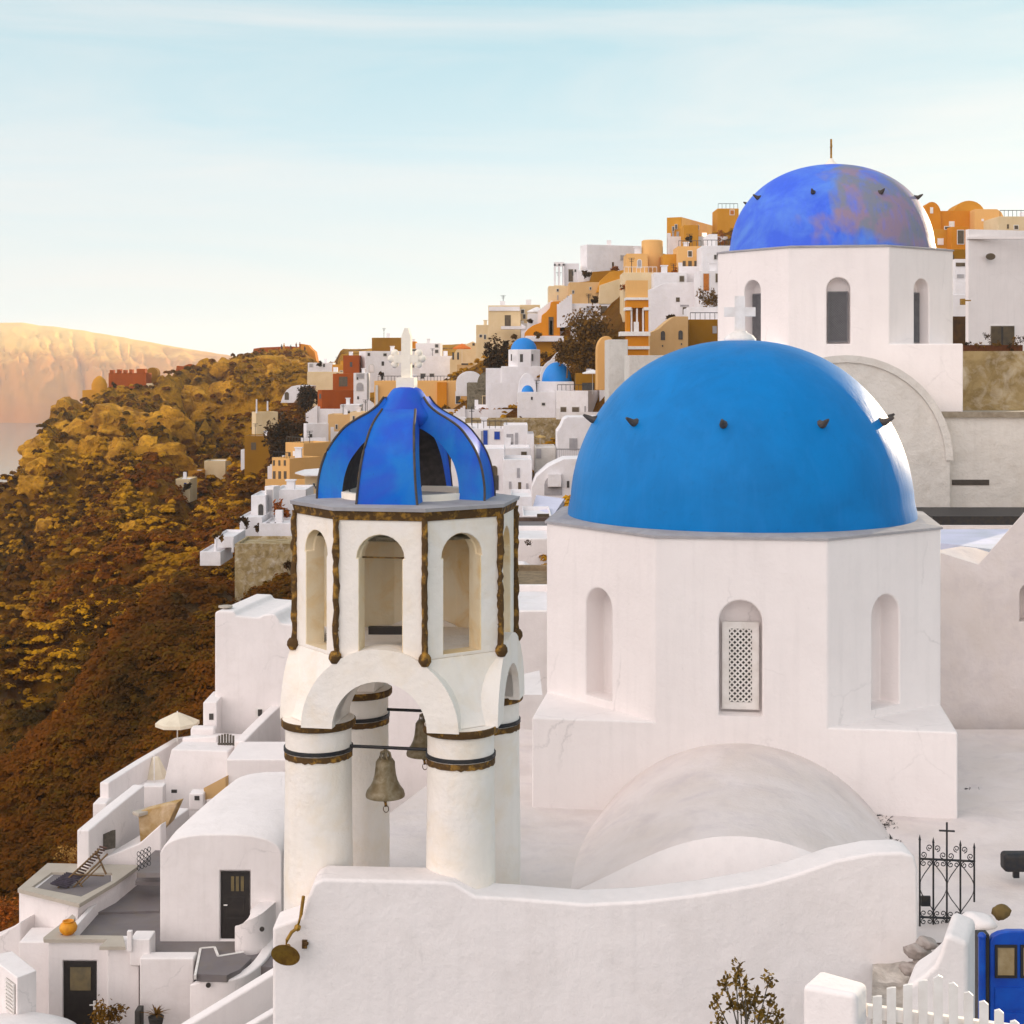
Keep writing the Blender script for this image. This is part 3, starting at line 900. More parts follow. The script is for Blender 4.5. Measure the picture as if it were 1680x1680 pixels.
# gate of wrought iron with scrolls and a cross
gate = empty('iron_gate', Q(1553, 1525, -7.38), 'black wrought iron gate with scrolls and a small cross, right of the wavy wall', 'gate')
gY = 20.0
def spiral(cx_, cz_, r0, turns, a0, sgn, n=16):
    out = []
    for i in range(n + 1):
        t = i / n
        r = r0 * (1 - 0.75 * t)
        a = a0 + sgn * turns * 2 * math.pi * t
        out.append(Vector((cx_ + r * math.cos(a), 0, cz_ + r * math.sin(a))))
    return out
gb = P(1509, 1528, gY)
def gp(x, z):          # gate-plane coordinates in metres to world, turned slightly
    return Vector((gb.x + x * 0.99, gY + x * 0.10, gb.z + z))
Wg = 0.745
xs = [0, 0.185, 0.37, 0.555, 0.745]
tops = [1.20, 1.16, 1.42, 1.11, 1.07]
bots = [0.0, 0.02, 0.06, 0.08, 0.36]
for i, x in enumerate(xs):
    bm = NB()
    tube(bm, [gp(x, bots[i]), gp(x, tops[i])], 0.013, 6)
    if i != 2:
        tube(bm, [gp(x, tops[i]), gp(x, tops[i] + 0.07)], 0.018, 6, 0.002)
    else:
        tube(bm, [gp(x - 0.105, 1.315), gp(x + 0.105, 1.30)], 0.013, 6)
    obj('bar', bm, IRON, gate, world=True)
for z, dz in ((0.955, -0.06), (0.19, -0.06)):
    bm = NB()
    tube(bm, [gp(-0.01, z), gp(Wg + 0.01, z + dz)], 0.015, 6)
    obj('rail', bm, IRON, gate, world=True)
def gtube(pts, r=0.007):
    bm = NB()
    tube(bm, [gp(p.x, p.z) for p in pts], r, 5)
    obj('scroll', bm, IRON, gate, world=True)
for k in range(4):
    xm = (xs[k] + xs[k + 1]) / 2
    zz = 0.955 - 0.06 * xm / Wg
    zl = 0.19 - 0.06 * xm / Wg
    for s, xc in ((1, xs[k] + 0.052), (-1, xs[k + 1] - 0.052)):
        inner_up = (k in (0, 2) and s < 0) or (k in (1, 3) and s > 0)
        gtube(spiral(xc, zz - 0.055, 0.042, 1.3, math.pi / 2, s))
        gtube(spiral(xc, zz + (0.15 if inner_up else 0.055), 0.045, 1.3, -math.pi / 2, s))
        gtube(spiral(xc, zl + 0.055, 0.042, 1.2, -math.pi / 2, -s))
        gtube(spiral(xc, zl - 0.055, 0.040, 1.2, math.pi / 2, s))
    # pointed ovals in the middle
    tip = xs[k] if k in (0, 2) else xs[k + 1]
    far = xs[k + 1] if k in (0, 2) else xs[k]
    n = 12
    gtube([Vector((far + (tip - far) * math.sin(math.pi * i / n) ** 1.3, 0, zl + 0.08 + (zz - zl - 0.10) * i / n)) for i in range(n + 1)])
bm = NB()
box(bm, 0.02, 0.14, -0.01, 0.03, 0.33, 0.46, Matrix.Translation((gb.x, gY, gb.z)))
obj('lock_plate', bm, IRON, gate, world=True)
# ground right of the courtyard, rubble
def rough_ground(name, pts, mat, amp=0.05, n=40, kind='structure'):
    """bilinear patch between 4 corners with noise"""
    bm = NB()
    g = []
    for i in range(n + 1):
        row = []
        for j in range(n + 1):
            a = pts[0].lerp(pts[1], j / n); b = pts[3].lerp(pts[2], j / n)
            p = a.lerp(b, i / n)
            p = p + Vector((0, 0, amp * noise.fractal(p * 1.3, 1.0, 2.0, 4)))
            row.append(bm.verts.new(p))
        g.append(row)
    for i in range(n):
        for j in range(n):
            bm.faces.new((g[i][j], g[i][j + 1], g[i + 1][j + 1], g[i + 1][j]))
    return tag(obj(name, bm, mat, smooth=60), kind=kind)
rough_ground('rubble_ground', [P(1420, 1900, 14.5), P(1780, 1900, 14.5), Vector((12.5, 19.4, -7.35)), Vector((4.6, 19.4, -7.42))], plaster('rubble_white', (0.66, 0.60, 0.54, 1), (0.34, 0.29, 0.24, 1), 0.9, 2.2, (0.16, 0.13, 0.11, 1), 0.7, bs=1.0, streak=False), 0.16)
rough_ground('white_ground', [Vector((4.4, 19.4, -7.34)), Vector((22, 19.4, -7.2)), Vector((24, 31, -6.9)), Vector((4.4, 27.5, -7.33))], WV, 0.05)
# cracks / dry weeds beside the apse
STR = plaster('grey_rubble', (0.42, 0.37, 0.34, 1), (0.22, 0.18, 0.16, 1), 0.8, 4.0, (0.10, 0.08, 0.07, 1), 0.6, bs=1.0, streak=False)
def rock(name, c, r, mat, label, cat, sc=(1, 1, .7), seed=0, sub=3, amp=0.25, group=None):
    bm = NB()
    bmesh.ops.create_icosphere(bm, subdivisions=sub, radius=1)
    for v in bm.verts:
        d = 1 + amp * noise.fractal(v.co * 1.2 + Vector((seed, seed, 0)), 1.0, 2.0, 3)
        v.co = Vector((v.co.x * sc[0], v.co.y * sc[1], v.co.z * sc[2])) * r * d
    o = thing(name, bm, mat, label, cat, group, smooth=60)
    o.location = c
    return o
rock('stone', P(1643, 1497, 19.3), 0.11, simple('brown_stone', srgb(110, 90, 50), None, 0.9, 0, 5), 'round brown stone on the pale ground right of the iron gate', 'stone', (1, .8, .85), 1)
rock('rubble_lump', P(1602, 1512, 19.0), 0.21, W2, 'white plastered boulder at the foot of the iron gate', 'rock', (1.1, .8, .5), 5)
for i, (u, v, s) in enumerate(((1505, 1560, .16), (1520, 1548, .13), (1497, 1590, .14), (1512, 1577, .10))):
    rock('rubble_stone', P(u, v, 18.4), s * 0.85, STR, ['grey brown rubble stone just behind the curved white buttress', 'topmost rubble stone under the iron gate', 'lowest dark rubble stone beside the wall end', 'small rubble stone between two others below the iron gate'][i], 'stone', (1.2, .8, .7), i * 3 + 2, 3, 0.35, 'rubble stones below the gate')
fl = empty('flood_light', P(1668, 1413, 21.5), 'black rounded flood light on the pale ground at the right edge', 'lamp')
bm = NB(); box(bm, -0.21, 0.21, -0.12, 0.12, -0.13, 0.13)
b_ = obj('housing', bm, IRON, fl); soften(b_, 0.06, 3)
bm = NB(); box(bm, -0.04, 0.04, 0.0, 0.06, -0.24, -0.12)
obj('bracket', bm, IRON, fl)

# weeds
for i, (u, v, Y_) in enumerate(((1441, 1338, 24.2), (1447, 1352, 23.7), (1452, 1378, 22.6), (1580, 1295, 26.2))):
    cw0 = Q(u + 7, v + 4, -7.34)
    wd = empty('weeds', cw0, ['dry dark weeds at the top of the crack beside the apse vault', 'second tuft of dark weeds beside the apse vault', 'lowest thin weeds between apse vault and wavy wall', 'dark moss tuft where the big wall meets the church corner'][i], 'weeds')
    rn = random.Random(i)
    bm = NB()
    for j in range(90):
        c = cw0 + Vector((rn.gauss(0, .07), rn.gauss(0, .09), abs(rn.gauss(0, .03))))
        a = Vector((rn.gauss(0, 1), rn.gauss(0, 1), rn.gauss(0, 1))).normalized() * rn.uniform(.02, .06); b2 = Vector((rn.gauss(0, 1), rn.gauss(0, 1), rn.gauss(0, 1))).normalized() * .015
        bm.faces.new([bm.verts.new(q) for q in (c - a, c + b2, c + a, c - b2)])
    obj('leaves', bm, DARK, wd, world=True)

# buttress / pillar by the blue door
bm = NB()
yb = 13.6
bp = [(1478, 1900), (1480, 1640), (1486, 1620), (1515, 1601), (1533, 1584), (1543, 1560), (1550, 1533), (1562, 1536), (1588, 1546), (1588, 1900)]
prism(bm, [P(u, v, yb) for u, v in bp], (0.25, 0.60, 0.0))
o = thing('buttress', bm, W2, 'cream white curved buttress pillar between the picket fence and the blue door', 'pillar')
soften(o, 0.05, 3)
# blue door
dY = 14.6
door = empty('blue_door', P(1650, 1760, dY), 'glossy blue arched door with two small panes at the lower right corner', 'door')
bm = NB()
z0 = P(0, 1800, dY).z
def dpt(u, v, y=dY): return P(u, v, y)
outl = [(1624, 1800), (1624, 1545), (1630, 1536), (1640, 1531), (1655, 1528), (1680, 1528), (1700, 1533), (1715, 1545), (1715, 1800)]
prism(bm, [dpt(u, v) for u, v in outl], (0, 0.08, 0))
leaf = obj('door_leaf', bm, DOORBL, door, world=True); soften(leaf, 0.012, 2)
for (a, b2) in ((1633, 1669), (1675, 1708)):
    bm = NB()
    for (x0, x1, y0, y1) in ((a, b2, 1551, 1555), (a, b2, 1601, 1605), (a, a + 4, 1555, 1601), (b2 - 4, b2, 1555, 1601)):
        p0, p1 = dpt(x0, y1, dY - 0.02), dpt(x1, y0, dY - 0.02)
        box(bm, p0.x, p1.x, dY - 0.02, dY + 0.005, p0.z, p1.z)
    f_ = obj('window', bm, DOORB, door, world=True)
    bm = NB()
    p0, p1 = dpt(a + 3, 1602), dpt(b2 - 3, 1554)
    box(bm, p0.x, p1.x, dY - 0.008, dY - 0.002, p0.z, p1.z)
    g_ = obj('pane', bm, simple('door_pane', srgb(170, 150, 115), srgb(140, 118, 80), 0.2, 0, 4), door, world=True)
    mw = g_.parent; g_.parent = f_
bm = NB()
p0, p1 = dpt(1604, 1800), dpt(1622, 1532)
box(bm, p0.x, p1.x, dY - 0.02, dY + 0.1, p0.z, p1.z)
o = obj('jamb', bm, DOORB, door, world=True)
bm = NB()
tube(bm, [dpt(1611, 1800, dY - 0.04), dpt(1611, 1537, dY - 0.04)], 0.035, 10)
ball(bm, dpt(1611, 1536, dY - 0.04), 0.04, 2)
obj('post', bm, DOORBL, door, world=True, smooth=40)
bm = NB()
for vv in (1620, 1660):
    p0, p1 = dpt(1632, vv + 34), dpt(1712, vv)
    box(bm, p0.x, p1.x, dY - 0.012, dY + 0.01, p0.z, p1.z)
obj('panel', bm, DOORBL, door, world=True)
# picket fence and its pillar
fY = 9.2
bm = NB()
pp = [Q(1316, 1616, -3.74), Q(1405, 1632, -3.74), Q(1424, 1612, -3.74), Q(1345, 1590, -3.74)]
prism(bm, pp, (0, 0, -1.6))
o = thing('gate_pillar', bm, W, 'square white plastered pillar at the left end of the white picket fence', 'pillar')
soften(o, 0.035, 3)
fence = empty('picket_fence', P(1545, 1760, fY), 'low white picket fence with arched top at the bottom right corner', 'fence')
pk = [(1440, 1634), (1463, 1620), (1490, 1615), (1515, 1608), (1540, 1603), (1565, 1612), (1590, 1627), (1615, 1642), (1640, 1656), (1666, 1674), (1692, 1692)]
for i, (u, v) in enumerate(pk):
    yy = fY - 0.004 * (i - 4)
    bm = NB()
    a = P(u - 8, v + 3, yy); b2 = P(u + 7, v + (1 if i < 5 else 7), yy)
    t_ = P(u, v - 2 if i == 4 else v + 1, yy)
    prism(bm, [Vector((a.x, yy, -4.9)), Vector((b2.x, yy, -4.9)), b2, t_, a], (0.004, 0.022, 0))
    q = obj('picket', bm, WPAINT, fence, world=True)
bm = NB()
a = P(1424, 1650, fY + 0.03); b2 = P(1720, 1692, fY + 0.03)
prism(bm, [a, b2, b2 + Vector((0, 0, -0.075)), a + Vector((0, 0, -0.075))], (0, 0.04, 0))
obj('rail', bm, WPAINT, fence, world=True)
# stair parapet at the right edge and the walls behind it
bm = NB()
sp = [(1520, 1340), (1520, 905), (1546, 908), (1604, 926), (1683, 836), (1800, 700), (1850, 660), (2900, 660), (2900, 1400)]  # right end run on out of view to keep sun off the ground
prism(bm, [P(u, v, 31.5) for u, v in sp], (1.0, 1.0, 0))
o = thing('stair_parapet', bm, WV, 'large smooth white wall with a diagonal stair shaped top at the right edge', 'wall')
cb = NB()
prism(cb, [Vector((P(1690, 0, 31.5).x + x, 31.0, P(0, 1020, 31.5).z + z)) for x, z in arch_pts(0.42, 0, 0.78)], (0, 1.0, 0))
cut(o, [cb])
soften(o, 0.05, 3)
def wallbox(name, u0, u1, vt, vb, Y, d, mat, label, cat, bev=0.05, parent=None):
    a, b = P(u0, vb, Y), P(u1, vt, Y)
    bm = NB(); box(bm, a.x, b.x, Y, Y + d, a.z, b.z)
    o = thing(name, bm, mat, label, cat)
    soften(o, bev)
    return o
def add_box(name, root, u0, u1, vt, vb, Y, d, mat, bev=0.0):
    a, b = P(u0, vb, Y), P(u1, vt, Y)
    bm = NB(); box(bm, a.x, b.x, Y, Y + d, a.z, b.z)
    o = obj(name, bm, mat, root, world=root is not None)
    if bev: soften(o, bev)
    return o
# nave wall right of the gable with brown coping
r = empty('nave_wall', P(1610, 860, 42.0), 'long rough grey white wall with a brown coping and a slit opening, right of the rear church gable', 'wall')
o = add_box('wall', r, 1540, 1800, 684, 990, 42.3, 1.4, WG)
o = add_box('coping', r, 1540, 1800, 676, 685, 42.2, 1.6, simple('brown_coping', (0.22, 0.18, 0.13, 1), (0.30, 0.26, 0.2, 1), 0.9))
add_box('slit', r, 1562, 1623, 787, 796, 42.28, 0.1, DARK)
r = empty('dark_roof_edge', P(1600, 855, 39.5), 'grey roof slab edge between the nave wall and the pale pool', 'roof')
add_box('roof_slab', r, 1530, 1800, 847, 864, 39.0, 2.5, IRON)
add_box('roof_wall', r, 1530, 1800, 862, 930, 38.9, 0.4, WF)
wallbox('low_parapet', 1540, 1700, 876, 930, 36.0, 0.5, W, 'low white parapet between the blue domed church and the diagonal wall', 'wall')
bm = NB()
prism(bm, [Q(1535, 868, -3.95), Q(1700, 868, -3.95), Q(1660, 905, -3.95), Q(1535, 890, -3.95)], (0, 0, -0.3))
tag(obj('pale_roof', bm, plaster('pale_blue_floor', (0.62, 0.64, 0.80, 1), (0.45, 0.50, 0.55, 1), 0.8, 0.6, streak=False)), 'pale blue grey flat roof behind the diagonal white wall', 'roof')
bm = NB()
a, b = P(1568, 690, 50), P(1800, 576, 50)
box(bm, a.x, b.x, 50, 51, a.z, b.z)
thing('rubble_wall', bm, STN, 'rough ochre and white rubble wall under the planters, right of the rear church', 'wall')
# rear church left lower body
wallbox('rear_side_block', 1216, 1560, 572, 700, 43.5, 6, W, 'white base wall block under the rear domed church', 'building')
# ================================================================ TERRAIN, SEA, ISLAND
ctrl = [  # (u, v, Y) of points on the natural ground
 (-60, 845, 300), (0, 803, 310), (40, 768, 320), (62, 742, 330), (68, 697, 350), (125, 664, 372), (180, 640, 395), (260, 613, 420), (330, 600, 440), (400, 580, 455), (440, 573, 462), (500, 570, 462), (522, 592, 440), (560, 612, 400),
 (0, 1400, 112), (0, 1250, 132), (0, 1100, 160), (0, 950, 220), (100, 870, 275), (100, 1000, 200), (100, 1200, 138), (200, 1100, 150), (200, 900, 222), (200, 760, 320), (300, 680, 370), (350, 720, 330), (400, 650, 390),
 (350, 800, 260), (350, 900, 200), (340, 1000, 142), (300, 1100, 118), (430, 900, 165), (430, 1010, 118), (440, 780, 225), (470, 720, 250), (200, 1300, 105), (100, 1350, 108), (0, 1550, 80), (-100, 1700, 62), (200, 1400, 78), (100, 1500, 66),
 (650, 600, 350), (1180, 392, 245), (1560, 420, 210), (1700, 590, 92), (500, 900, 140), (560, 960, 110), (450, 1190, 70), (600, 1000, 80), (380, 1260, 62), (500, 1540, 50), (1300, 700, 70), (1600, 700, 70),
 # feet of the houses of the town
 (551, 698, 300), (556, 632, 372), (559, 740, 243), (564, 653, 308), (574, 700, 262), (576, 648, 330), (591, 699, 292), (595, 730, 240), (634, 585, 347), (640, 648, 330), (673, 587, 350), (690, 711, 235),
 (700, 1448, 52), (704, 607, 345), (720, 648, 322), (768, 816, 158), (772, 640, 312), (776, 648, 300), (792, 578, 300), (803, 786, 152), (804, 696, 212), (804, 870, 124), (808, 701, 218), (828, 570, 262),
 (834, 652, 214), (845, 808, 140), (846, 777, 150), (849, 871, 121), (855, 906, 98), (866, 1192, 48), (869, 975, 66), (870, 559, 268), (870, 777, 149), (870, 914, 84), (870, 960, 72), (870, 1052, 60),
 (877, 545, 254), (880, 713, 199), (880, 753, 188), (882, 903, 90), (889, 600, 230), (891, 601, 226), (894, 568, 224), (895, 787, 144), (910, 809, 117.5), (910, 870, 118), (919, 521, 234), (928, 600, 222),
 (930, 586, 235), (938, 491, 237), (939, 790, 142), (959, 713, 194), (960, 471, 234), (960, 511, 230), (968, 662, 200), (973, 475, 232), (984, 541, 228), (994, 511, 231), (1001, 480, 229), (1002, 460, 240),
 (1004, 500, 228), (1014, 716, 152), (1046, 482, 210), (1051, 492, 206), (1066, 658, 142), (1096, 620, 165), (1100, 482, 202), (1101, 472, 208), (1109, 560, 192), (1132, 472, 206), (1134, 411, 226), (1154, 421, 232),
 (1165, 655, 170), (1166, 538, 173), (1170, 432, 203), (1174, 513, 186), (1178, 472, 200), (1194, 371, 234), (1552, 453, 192), (1557, 520, 124), (1566, 457, 130), (1566, 552, 116), (1570, 609, 104), (1576, 433, 190),
 (1580, 520, 122), (1629, 420, 198), (1672, 666, 95), (1679, 413, 188),
]
cw = [tuple(P(u, v, Y)) for u, v, Y in ctrl]
cw += [  # hidden ground and the drop to the sea, in metres
 (-60, 45, -34), (-35, 45, -27), (-25, 45, -22), (-5, 45, -19.5), (10, 40, -17), (30, 45, -14), (60, 45, -8), (-8, 30, -17), (10, 20, -17), (-30, 20, -40), (-25, 32, -28),
 (-18, 60, -23), (-20, 75, -28), (-13, 60, -20), (-10, 70, -21), (-14, 85, -26), (-28, 60, -32), (-10, 52, -19.5), (-16, 45, -21.5), (-14, 52, -21), (-62, 112, -62), (-75, 160, -72), (-95, 220, -75), (-120, 275, -80), (-140, 320, -80), (-150, 380, -85), (-150, 450, -100), (-80, 90, -85), (-110, 120, -115), (-130, 180, -118), (-160, 250, -120), (-175, 330, -120), (-185, 420, -120), (-185, 520, -120),
 (-120, 420, -70), (-110, 470, -80), (-80, 500, -60), (-60, 520, -50), (-30, 520, -20), (20, 500, 0), (-60, 600, -100), (0, 620, -90), (60, 620, -60), (120, 620, -40), (200, 620, -30), (30, 400, 5), (60, 330, 10), (100, 330, 14), (140, 300, 16), (200, 250, 14), (240, 330, 14), (240, 450, 10), (220, 120, 12), (240, 20, 5), (100, 100, -2),
]
cw = np.array(cw)
xy, zz = cw[:, :2] / 100.0, cw[:, 2]
n = len(cw)
D = np.linalg.norm(xy[:, None] - xy[None], axis=2)
A_ = np.zeros((n + 3, n + 3)); A_[:n, :n] = D - np.eye(n) * 0.03
A_[:n, n] = 1; A_[:n, n + 1:] = xy; A_[n, :n] = 1; A_[n + 1:, :n] = xy.T
wgt = np.linalg.solve(A_, np.concatenate([zz, np.zeros(3)]))
def ground_z(x, y):
    p = np.stack([np.asarray(x, float), np.asarray(y, float)], -1) / 100.0
    d = np.linalg.norm(p[..., None, :] - xy, axis=-1)
    return d @ wgt[:n] + wgt[n] + p @ wgt[n + 1:]
xs_ = np.arange(-190, 251, 1.25)
ys_ = np.concatenate([np.arange(24, 130, 0.8), np.arange(130, 300, 1.2), np.arange(300, 640, 2.0)])
GX, GY = np.meshgrid(xs_, ys_)
GZ = np.concatenate([ground_z(GX[i:i + 20], GY[i:i + 20]) for i in range(0, len(ys_), 20)])
def terr_noise(x, y, z):
    p = Vector((x, y, z * 1.6))
    a = noise.fractal(p * 0.035, 1.0, 2.0, 5)
    c = 1 - abs(noise.fractal(Vector((x * 0.05 + y * 0.02, y * 0.03, z * 0.06)) + Vector((7, 3, 1)), 0.9, 2.1, 5)) * 1.6
    e = noise.fractal(p * 0.25 + Vector((3, 9, 2)), 0.6, 2.1, 5)
    k_ = abs(noise.fractal(p * 0.11 + Vector((1, 2, 8)), 0.7, 2.2, 5))
    g_ = abs(noise.fractal(Vector(((x + y * 0.55) * 0.030, (y - x * 0.2) * 0.008, 4.2)), 0.8, 2.1, 4))
    g_ *= 9.0 * max(0.0, min(1.0, (y - 85) / 50.0)) * max(0.0, min(1.0, (225 - y) / 45.0))
    return a * 4.0 + c * 3.2 - g_ + 0.5 + e * 1.3 - k_ * 2.4 + 0.7 - max(0.0, min(1.6, (y - 300) * 0.012))
me = bpy.data.meshes.new('hillside')
verts = np.stack([GX, GY, GZ], -1).reshape(-1, 3)
# relief: strong on the open slope to the left, faint under the town
out_v = []
for x, y, z in verts:
    u_ = CU + F * x / y
    w_ = min(1.0, max(0.06, (520 - u_) / 160.0))
    if y < 100: w_ *= max(0.10, (y - 50) / 50.0)
    w_ *= min(1.0, 0.25 + y / 300.0) * (1.0 + 0.5 * max(0.0, min(1.0, (y - 220) / 100.0)))
    out_v.append(z + w_ * terr_noise(x, y, z) if w_ > 0 else z)
verts[:, 2] = out_v
# fit the far ridge line to its surveyed profile
silh = [(-60, 850), (0, 803), (40, 768), (62, 742), (72, 700), (95, 676), (125, 664), (150, 655), (180, 640), (240, 632), (262, 616), (300, 607), (330, 603), (370, 592), (400, 582), (440, 575), (500, 574), (520, 592), (545, 602)]
U_ = CU + F * verts[:, 0] / verts[:, 1]
for it in range(3):
    V_ = HV - F * verts[:, 2] / verts[:, 1]
    far = (verts[:, 1] > 200)
    cu = np.arange(-60, 550, 6.0); dz_ = []
    for u in cu:
        mk = far & (np.abs(U_ - u) < 5)
        k = np.argmin(V_[mk]); Yk = verts[mk][k, 1]
        vt_ = np.interp(u, [s[0] for s in silh], [s[1] for s in silh])
        dz_.append(np.clip((V_[mk][k] - vt_) / F * Yk, -16, 7))
    dz_ = np.convolve(np.pad(dz_, 1, mode='edge'), np.ones(3) / 3, 'valid')
    wy = np.clip((verts[:, 1] - 190) / 80, 0, 1) * np.clip((560 - U_) / 30, 0, 1)
    verts[:, 2] += np.interp(U_, cu, dz_) * wy
def gh(x, y):                      # height of the hillside at a place
    ix = int(np.clip(np.searchsorted(xs_, x), 1, len(xs_) - 1)); iy = int(np.clip(np.searchsorted(ys_, y), 1, len(ys_) - 1))
    return float(verts[:, 2].reshape(len(ys_), len(xs_))[iy, ix])
ny, nx = GX.shape
ii = np.arange((ny - 1) * (nx - 1)); r_, c_i = ii // (nx - 1), ii % (nx - 1)
v0 = r_ * nx + c_i
faces = np.stack([v0, v0 + 1, v0 + nx + 1, v0 + nx], -1)
me.vertices.add(len(verts)); me.vertices.foreach_set('co', verts.ravel())
me.loops.add(faces.size); me.loops.foreach_set('vertex_index', faces.ravel().astype(np.int32))
me.polygons.add(len(faces)); me.polygons.foreach_set('loop_start', np.arange(0, faces.size, 4, dtype=np.int32))
me.update(); me.validate()
me.polygons.foreach_set('use_smooth', [True] * len(me.polygons))
hill = bpy.data.objects.new('hillside', me)
COL.objects.link(hill)
tag(hill, kind='structure')
m, t, b = base_mat('hillside_ground', 0.95, 0.1)
co = t.nodes.new('ShaderNodeTexCoord').outputs['Object']
n1 = noise_node(t, 0.022, 7, 0.6, co, 0.6)
n2 = noise_node(t, 0.12, 8, 0.68, co, 0.5)
n3 = noise_node(t, 0.9, 6, 0.7, co)
soil = mix(t, ramp(t, n2.outputs['Fac'], 0.36, 0.66).outputs[0], srgb(78, 44, 8), srgb(128, 80, 14))
soil = mix(t, ramp(t, n1.outputs['Fac'], 0.45, 0.62).outputs[0], soil, srgb(98, 46, 6), 0.7)
geo = t.nodes.new('ShaderNodeNewGeometry')
sepn = t.nodes.new('ShaderNodeSeparateXYZ'); t.links.new(geo.outputs['Normal'], sepn.inputs[0])
sepp = t.nodes.new('ShaderNodeSeparateXYZ'); t.links.new(co, sepp.inputs[0])
rock_c = mix(t, ramp(t, n3.outputs['Fac'], 0.35, 0.65).outputs[0], srgb(178, 118, 16), srgb(232, 170, 40))
# bare rock: steep places, and the far upper ridge with sun gold painted in
steep = ramp(t, sepn.outputs['Z'], 0.70, 0.86, (1, 1, 1, 1), (0, 0, 0, 1))
mrr = t.nodes.new('ShaderNodeMapRange'); mrr.inputs['From Min'].default_value = 190; mrr.inputs['From Max'].default_value = 340
t.links.new(sepp.outputs['Y'], mrr.inputs['Value'])
pat = ramp(t, n2.outputs['Fac'], 0.36, 0.52)
mulr = t.nodes.new('ShaderNodeMath'); mulr.operation = 'MULTIPLY'
t.links.new(mrr.outputs[0], mulr.inputs[0]); t.links.new(pat.outputs[0], mulr.inputs[1])
addr = t.nodes.new('ShaderNodeMath'); addr.operation = 'MAXIMUM'
mul2 = t.nodes.new('ShaderNodeMath'); mul2.operation = 'MULTIPLY'; mul2.inputs[1].default_value = 0.30
t.links.new(steep.outputs[0], mul2.inputs[0]); t.links.new(mul2.outputs[0], addr.inputs[0]); t.links.new(mulr.outputs[0], addr.inputs[1])
n8 = noise_node(t, 0.05, 6, 0.6, co)
soil = mix(t, ramp(t, n8.outputs['Fac'], 0.60, 0.66).outputs[0], soil, srgb(150, 128, 98), 0.7)
col = mix(t, addr.outputs[0], soil, rock_c)
col = mix(t, ramp(t, n3.outputs['Fac'], 0.55, 0.72).outputs[0], col, srgb(66, 40, 6), 0.75)
t.links.new(col, b.inputs['Base Color'])
n6 = noise_node(t, 0.45, 9, 0.75, co, 0.4)
bump(t, b, n6.outputs['Fac'], 1.0, 3.0)
me.materials.append(m)

# low scrub covering the open slope: stuff
rng = np.random.default_rng(5)
def scrub(name, N, ylo, yhi, ulo, uhi, rlo, rhi, mat, seed, q=42):
    rng = np.random.default_rng(seed)
    Yp = np.exp(rng.uniform(math.log(ylo), math.log(yhi), N))
    up = rng.uniform(ulo, uhi, N)
    X = (up - CU) / F * Yp
    keep = np.array([noise.noise(Vector((x * 0.03, y * 0.03, seed))) + 0.35 * noise.noise(Vector((x * 0.12, y * 0.12, seed))) > (-0.32 if y < 200 else -0.10 if y < 300 else -0.10) for x, y in zip(X, Yp)])
    X, Yp = X[keep], Yp[keep]
    # height from the nearest grid vertex
    ix = np.clip(np.searchsorted(xs_, X), 1, len(xs_) - 1); iy = np.clip(np.searchsorted(ys_, Yp), 1, len(ys_) - 1)
    Zg = verts[:, 2].reshape(ny, nx)[iy, ix]
    M_ = len(X)
    Rr = rng.uniform(rlo, rhi, M_) * np.minimum(0.95, 0.45 + Yp / 300.0)
    d = rng.normal(size=(M_, q, 3)); d /= np.linalg.norm(d, axis=2, keepdims=True); d[..., 2] = np.abs(d[..., 2])
    cen = np.stack([X, Yp, Zg], -1)[:, None] + d * Rr[:, None, None] * rng.uniform(0.5, 1.0, (M_, q, 1)) * np.array([1, 1, 0.75])
    s = (Yp * 0.00125)[:, None, None] * rng.uniform(0.6, 1.5, (M_, q, 1))
    d = d + np.array([0, -0.25, 0.9]) + rng.normal(size=(M_, q, 3)) * 0.28; d /= np.linalg.norm(d, axis=2, keepdims=True)
    a = rng.normal(size=(M_, q, 3)); a -= (a * d).sum(-1, keepdims=True) * d; a /= np.linalg.norm(a, axis=2, keepdims=True)
    b_ = np.cross(d, a); b_ /= np.linalg.norm(b_, axis=2, keepdims=True) + 1e-6
    vv = np.stack([cen - a * s, cen + b_ * s * .7, cen + a * s, cen - b_ * s * .7], 2).reshape(-1, 3)
    ff = np.arange(len(vv)).reshape(-1, 4)
    mm = bpy.data.meshes.new(name)
    mm.vertices.add(len(vv)); mm.vertices.foreach_set('co', vv.ravel())
    mm.loops.add(ff.size); mm.loops.foreach_set('vertex_index', ff.ravel().astype(np.int32))
    mm.polygons.add(len(ff)); mm.polygons.foreach_set('loop_start', np.arange(0, ff.size, 4, dtype=np.int32))
    mm.update(); mm.validate()
    o = bpy.data.objects.new(name, mm); COL.objects.link(o); mm.materials.append(mat)
    return tag(o, kind='stuff')
def scrub_mat(name, a, b2, c2):
    m, t, b = base_mat(name, 0.95, 0.05)
    co = t.nodes.new('ShaderNodeTexCoord').outputs['Object']
    z1 = noise_node(t, 0.028, 5, 0.6, co, 0.8); z2 = noise_node(t, 0.11, 4, 0.6, co)
    col = mix(t, ramp(t, z2.outputs['Fac'], 0.40, 0.62).outputs[0], a, b2)
    col = mix(t, ramp(t, z1.outputs['Fac'], 0.44, 0.58).outputs[0], col, c2, 0.8)
    t.links.new(col, b.inputs['Base Color'])
    return m
SCR1 = scrub_mat('scrub_rust', srgb(92, 55, 8), srgb(60, 39, 8), srgb(116, 62, 8))
SCR2 = scrub_mat('scrub_olive', srgb(100, 70, 12), srgb(56, 40, 8), srgb(112, 62, 8))
scrub('rust_scrub', 17000, 48, 330, -60, 520, 0.40, 1.4, SCR1, 1)
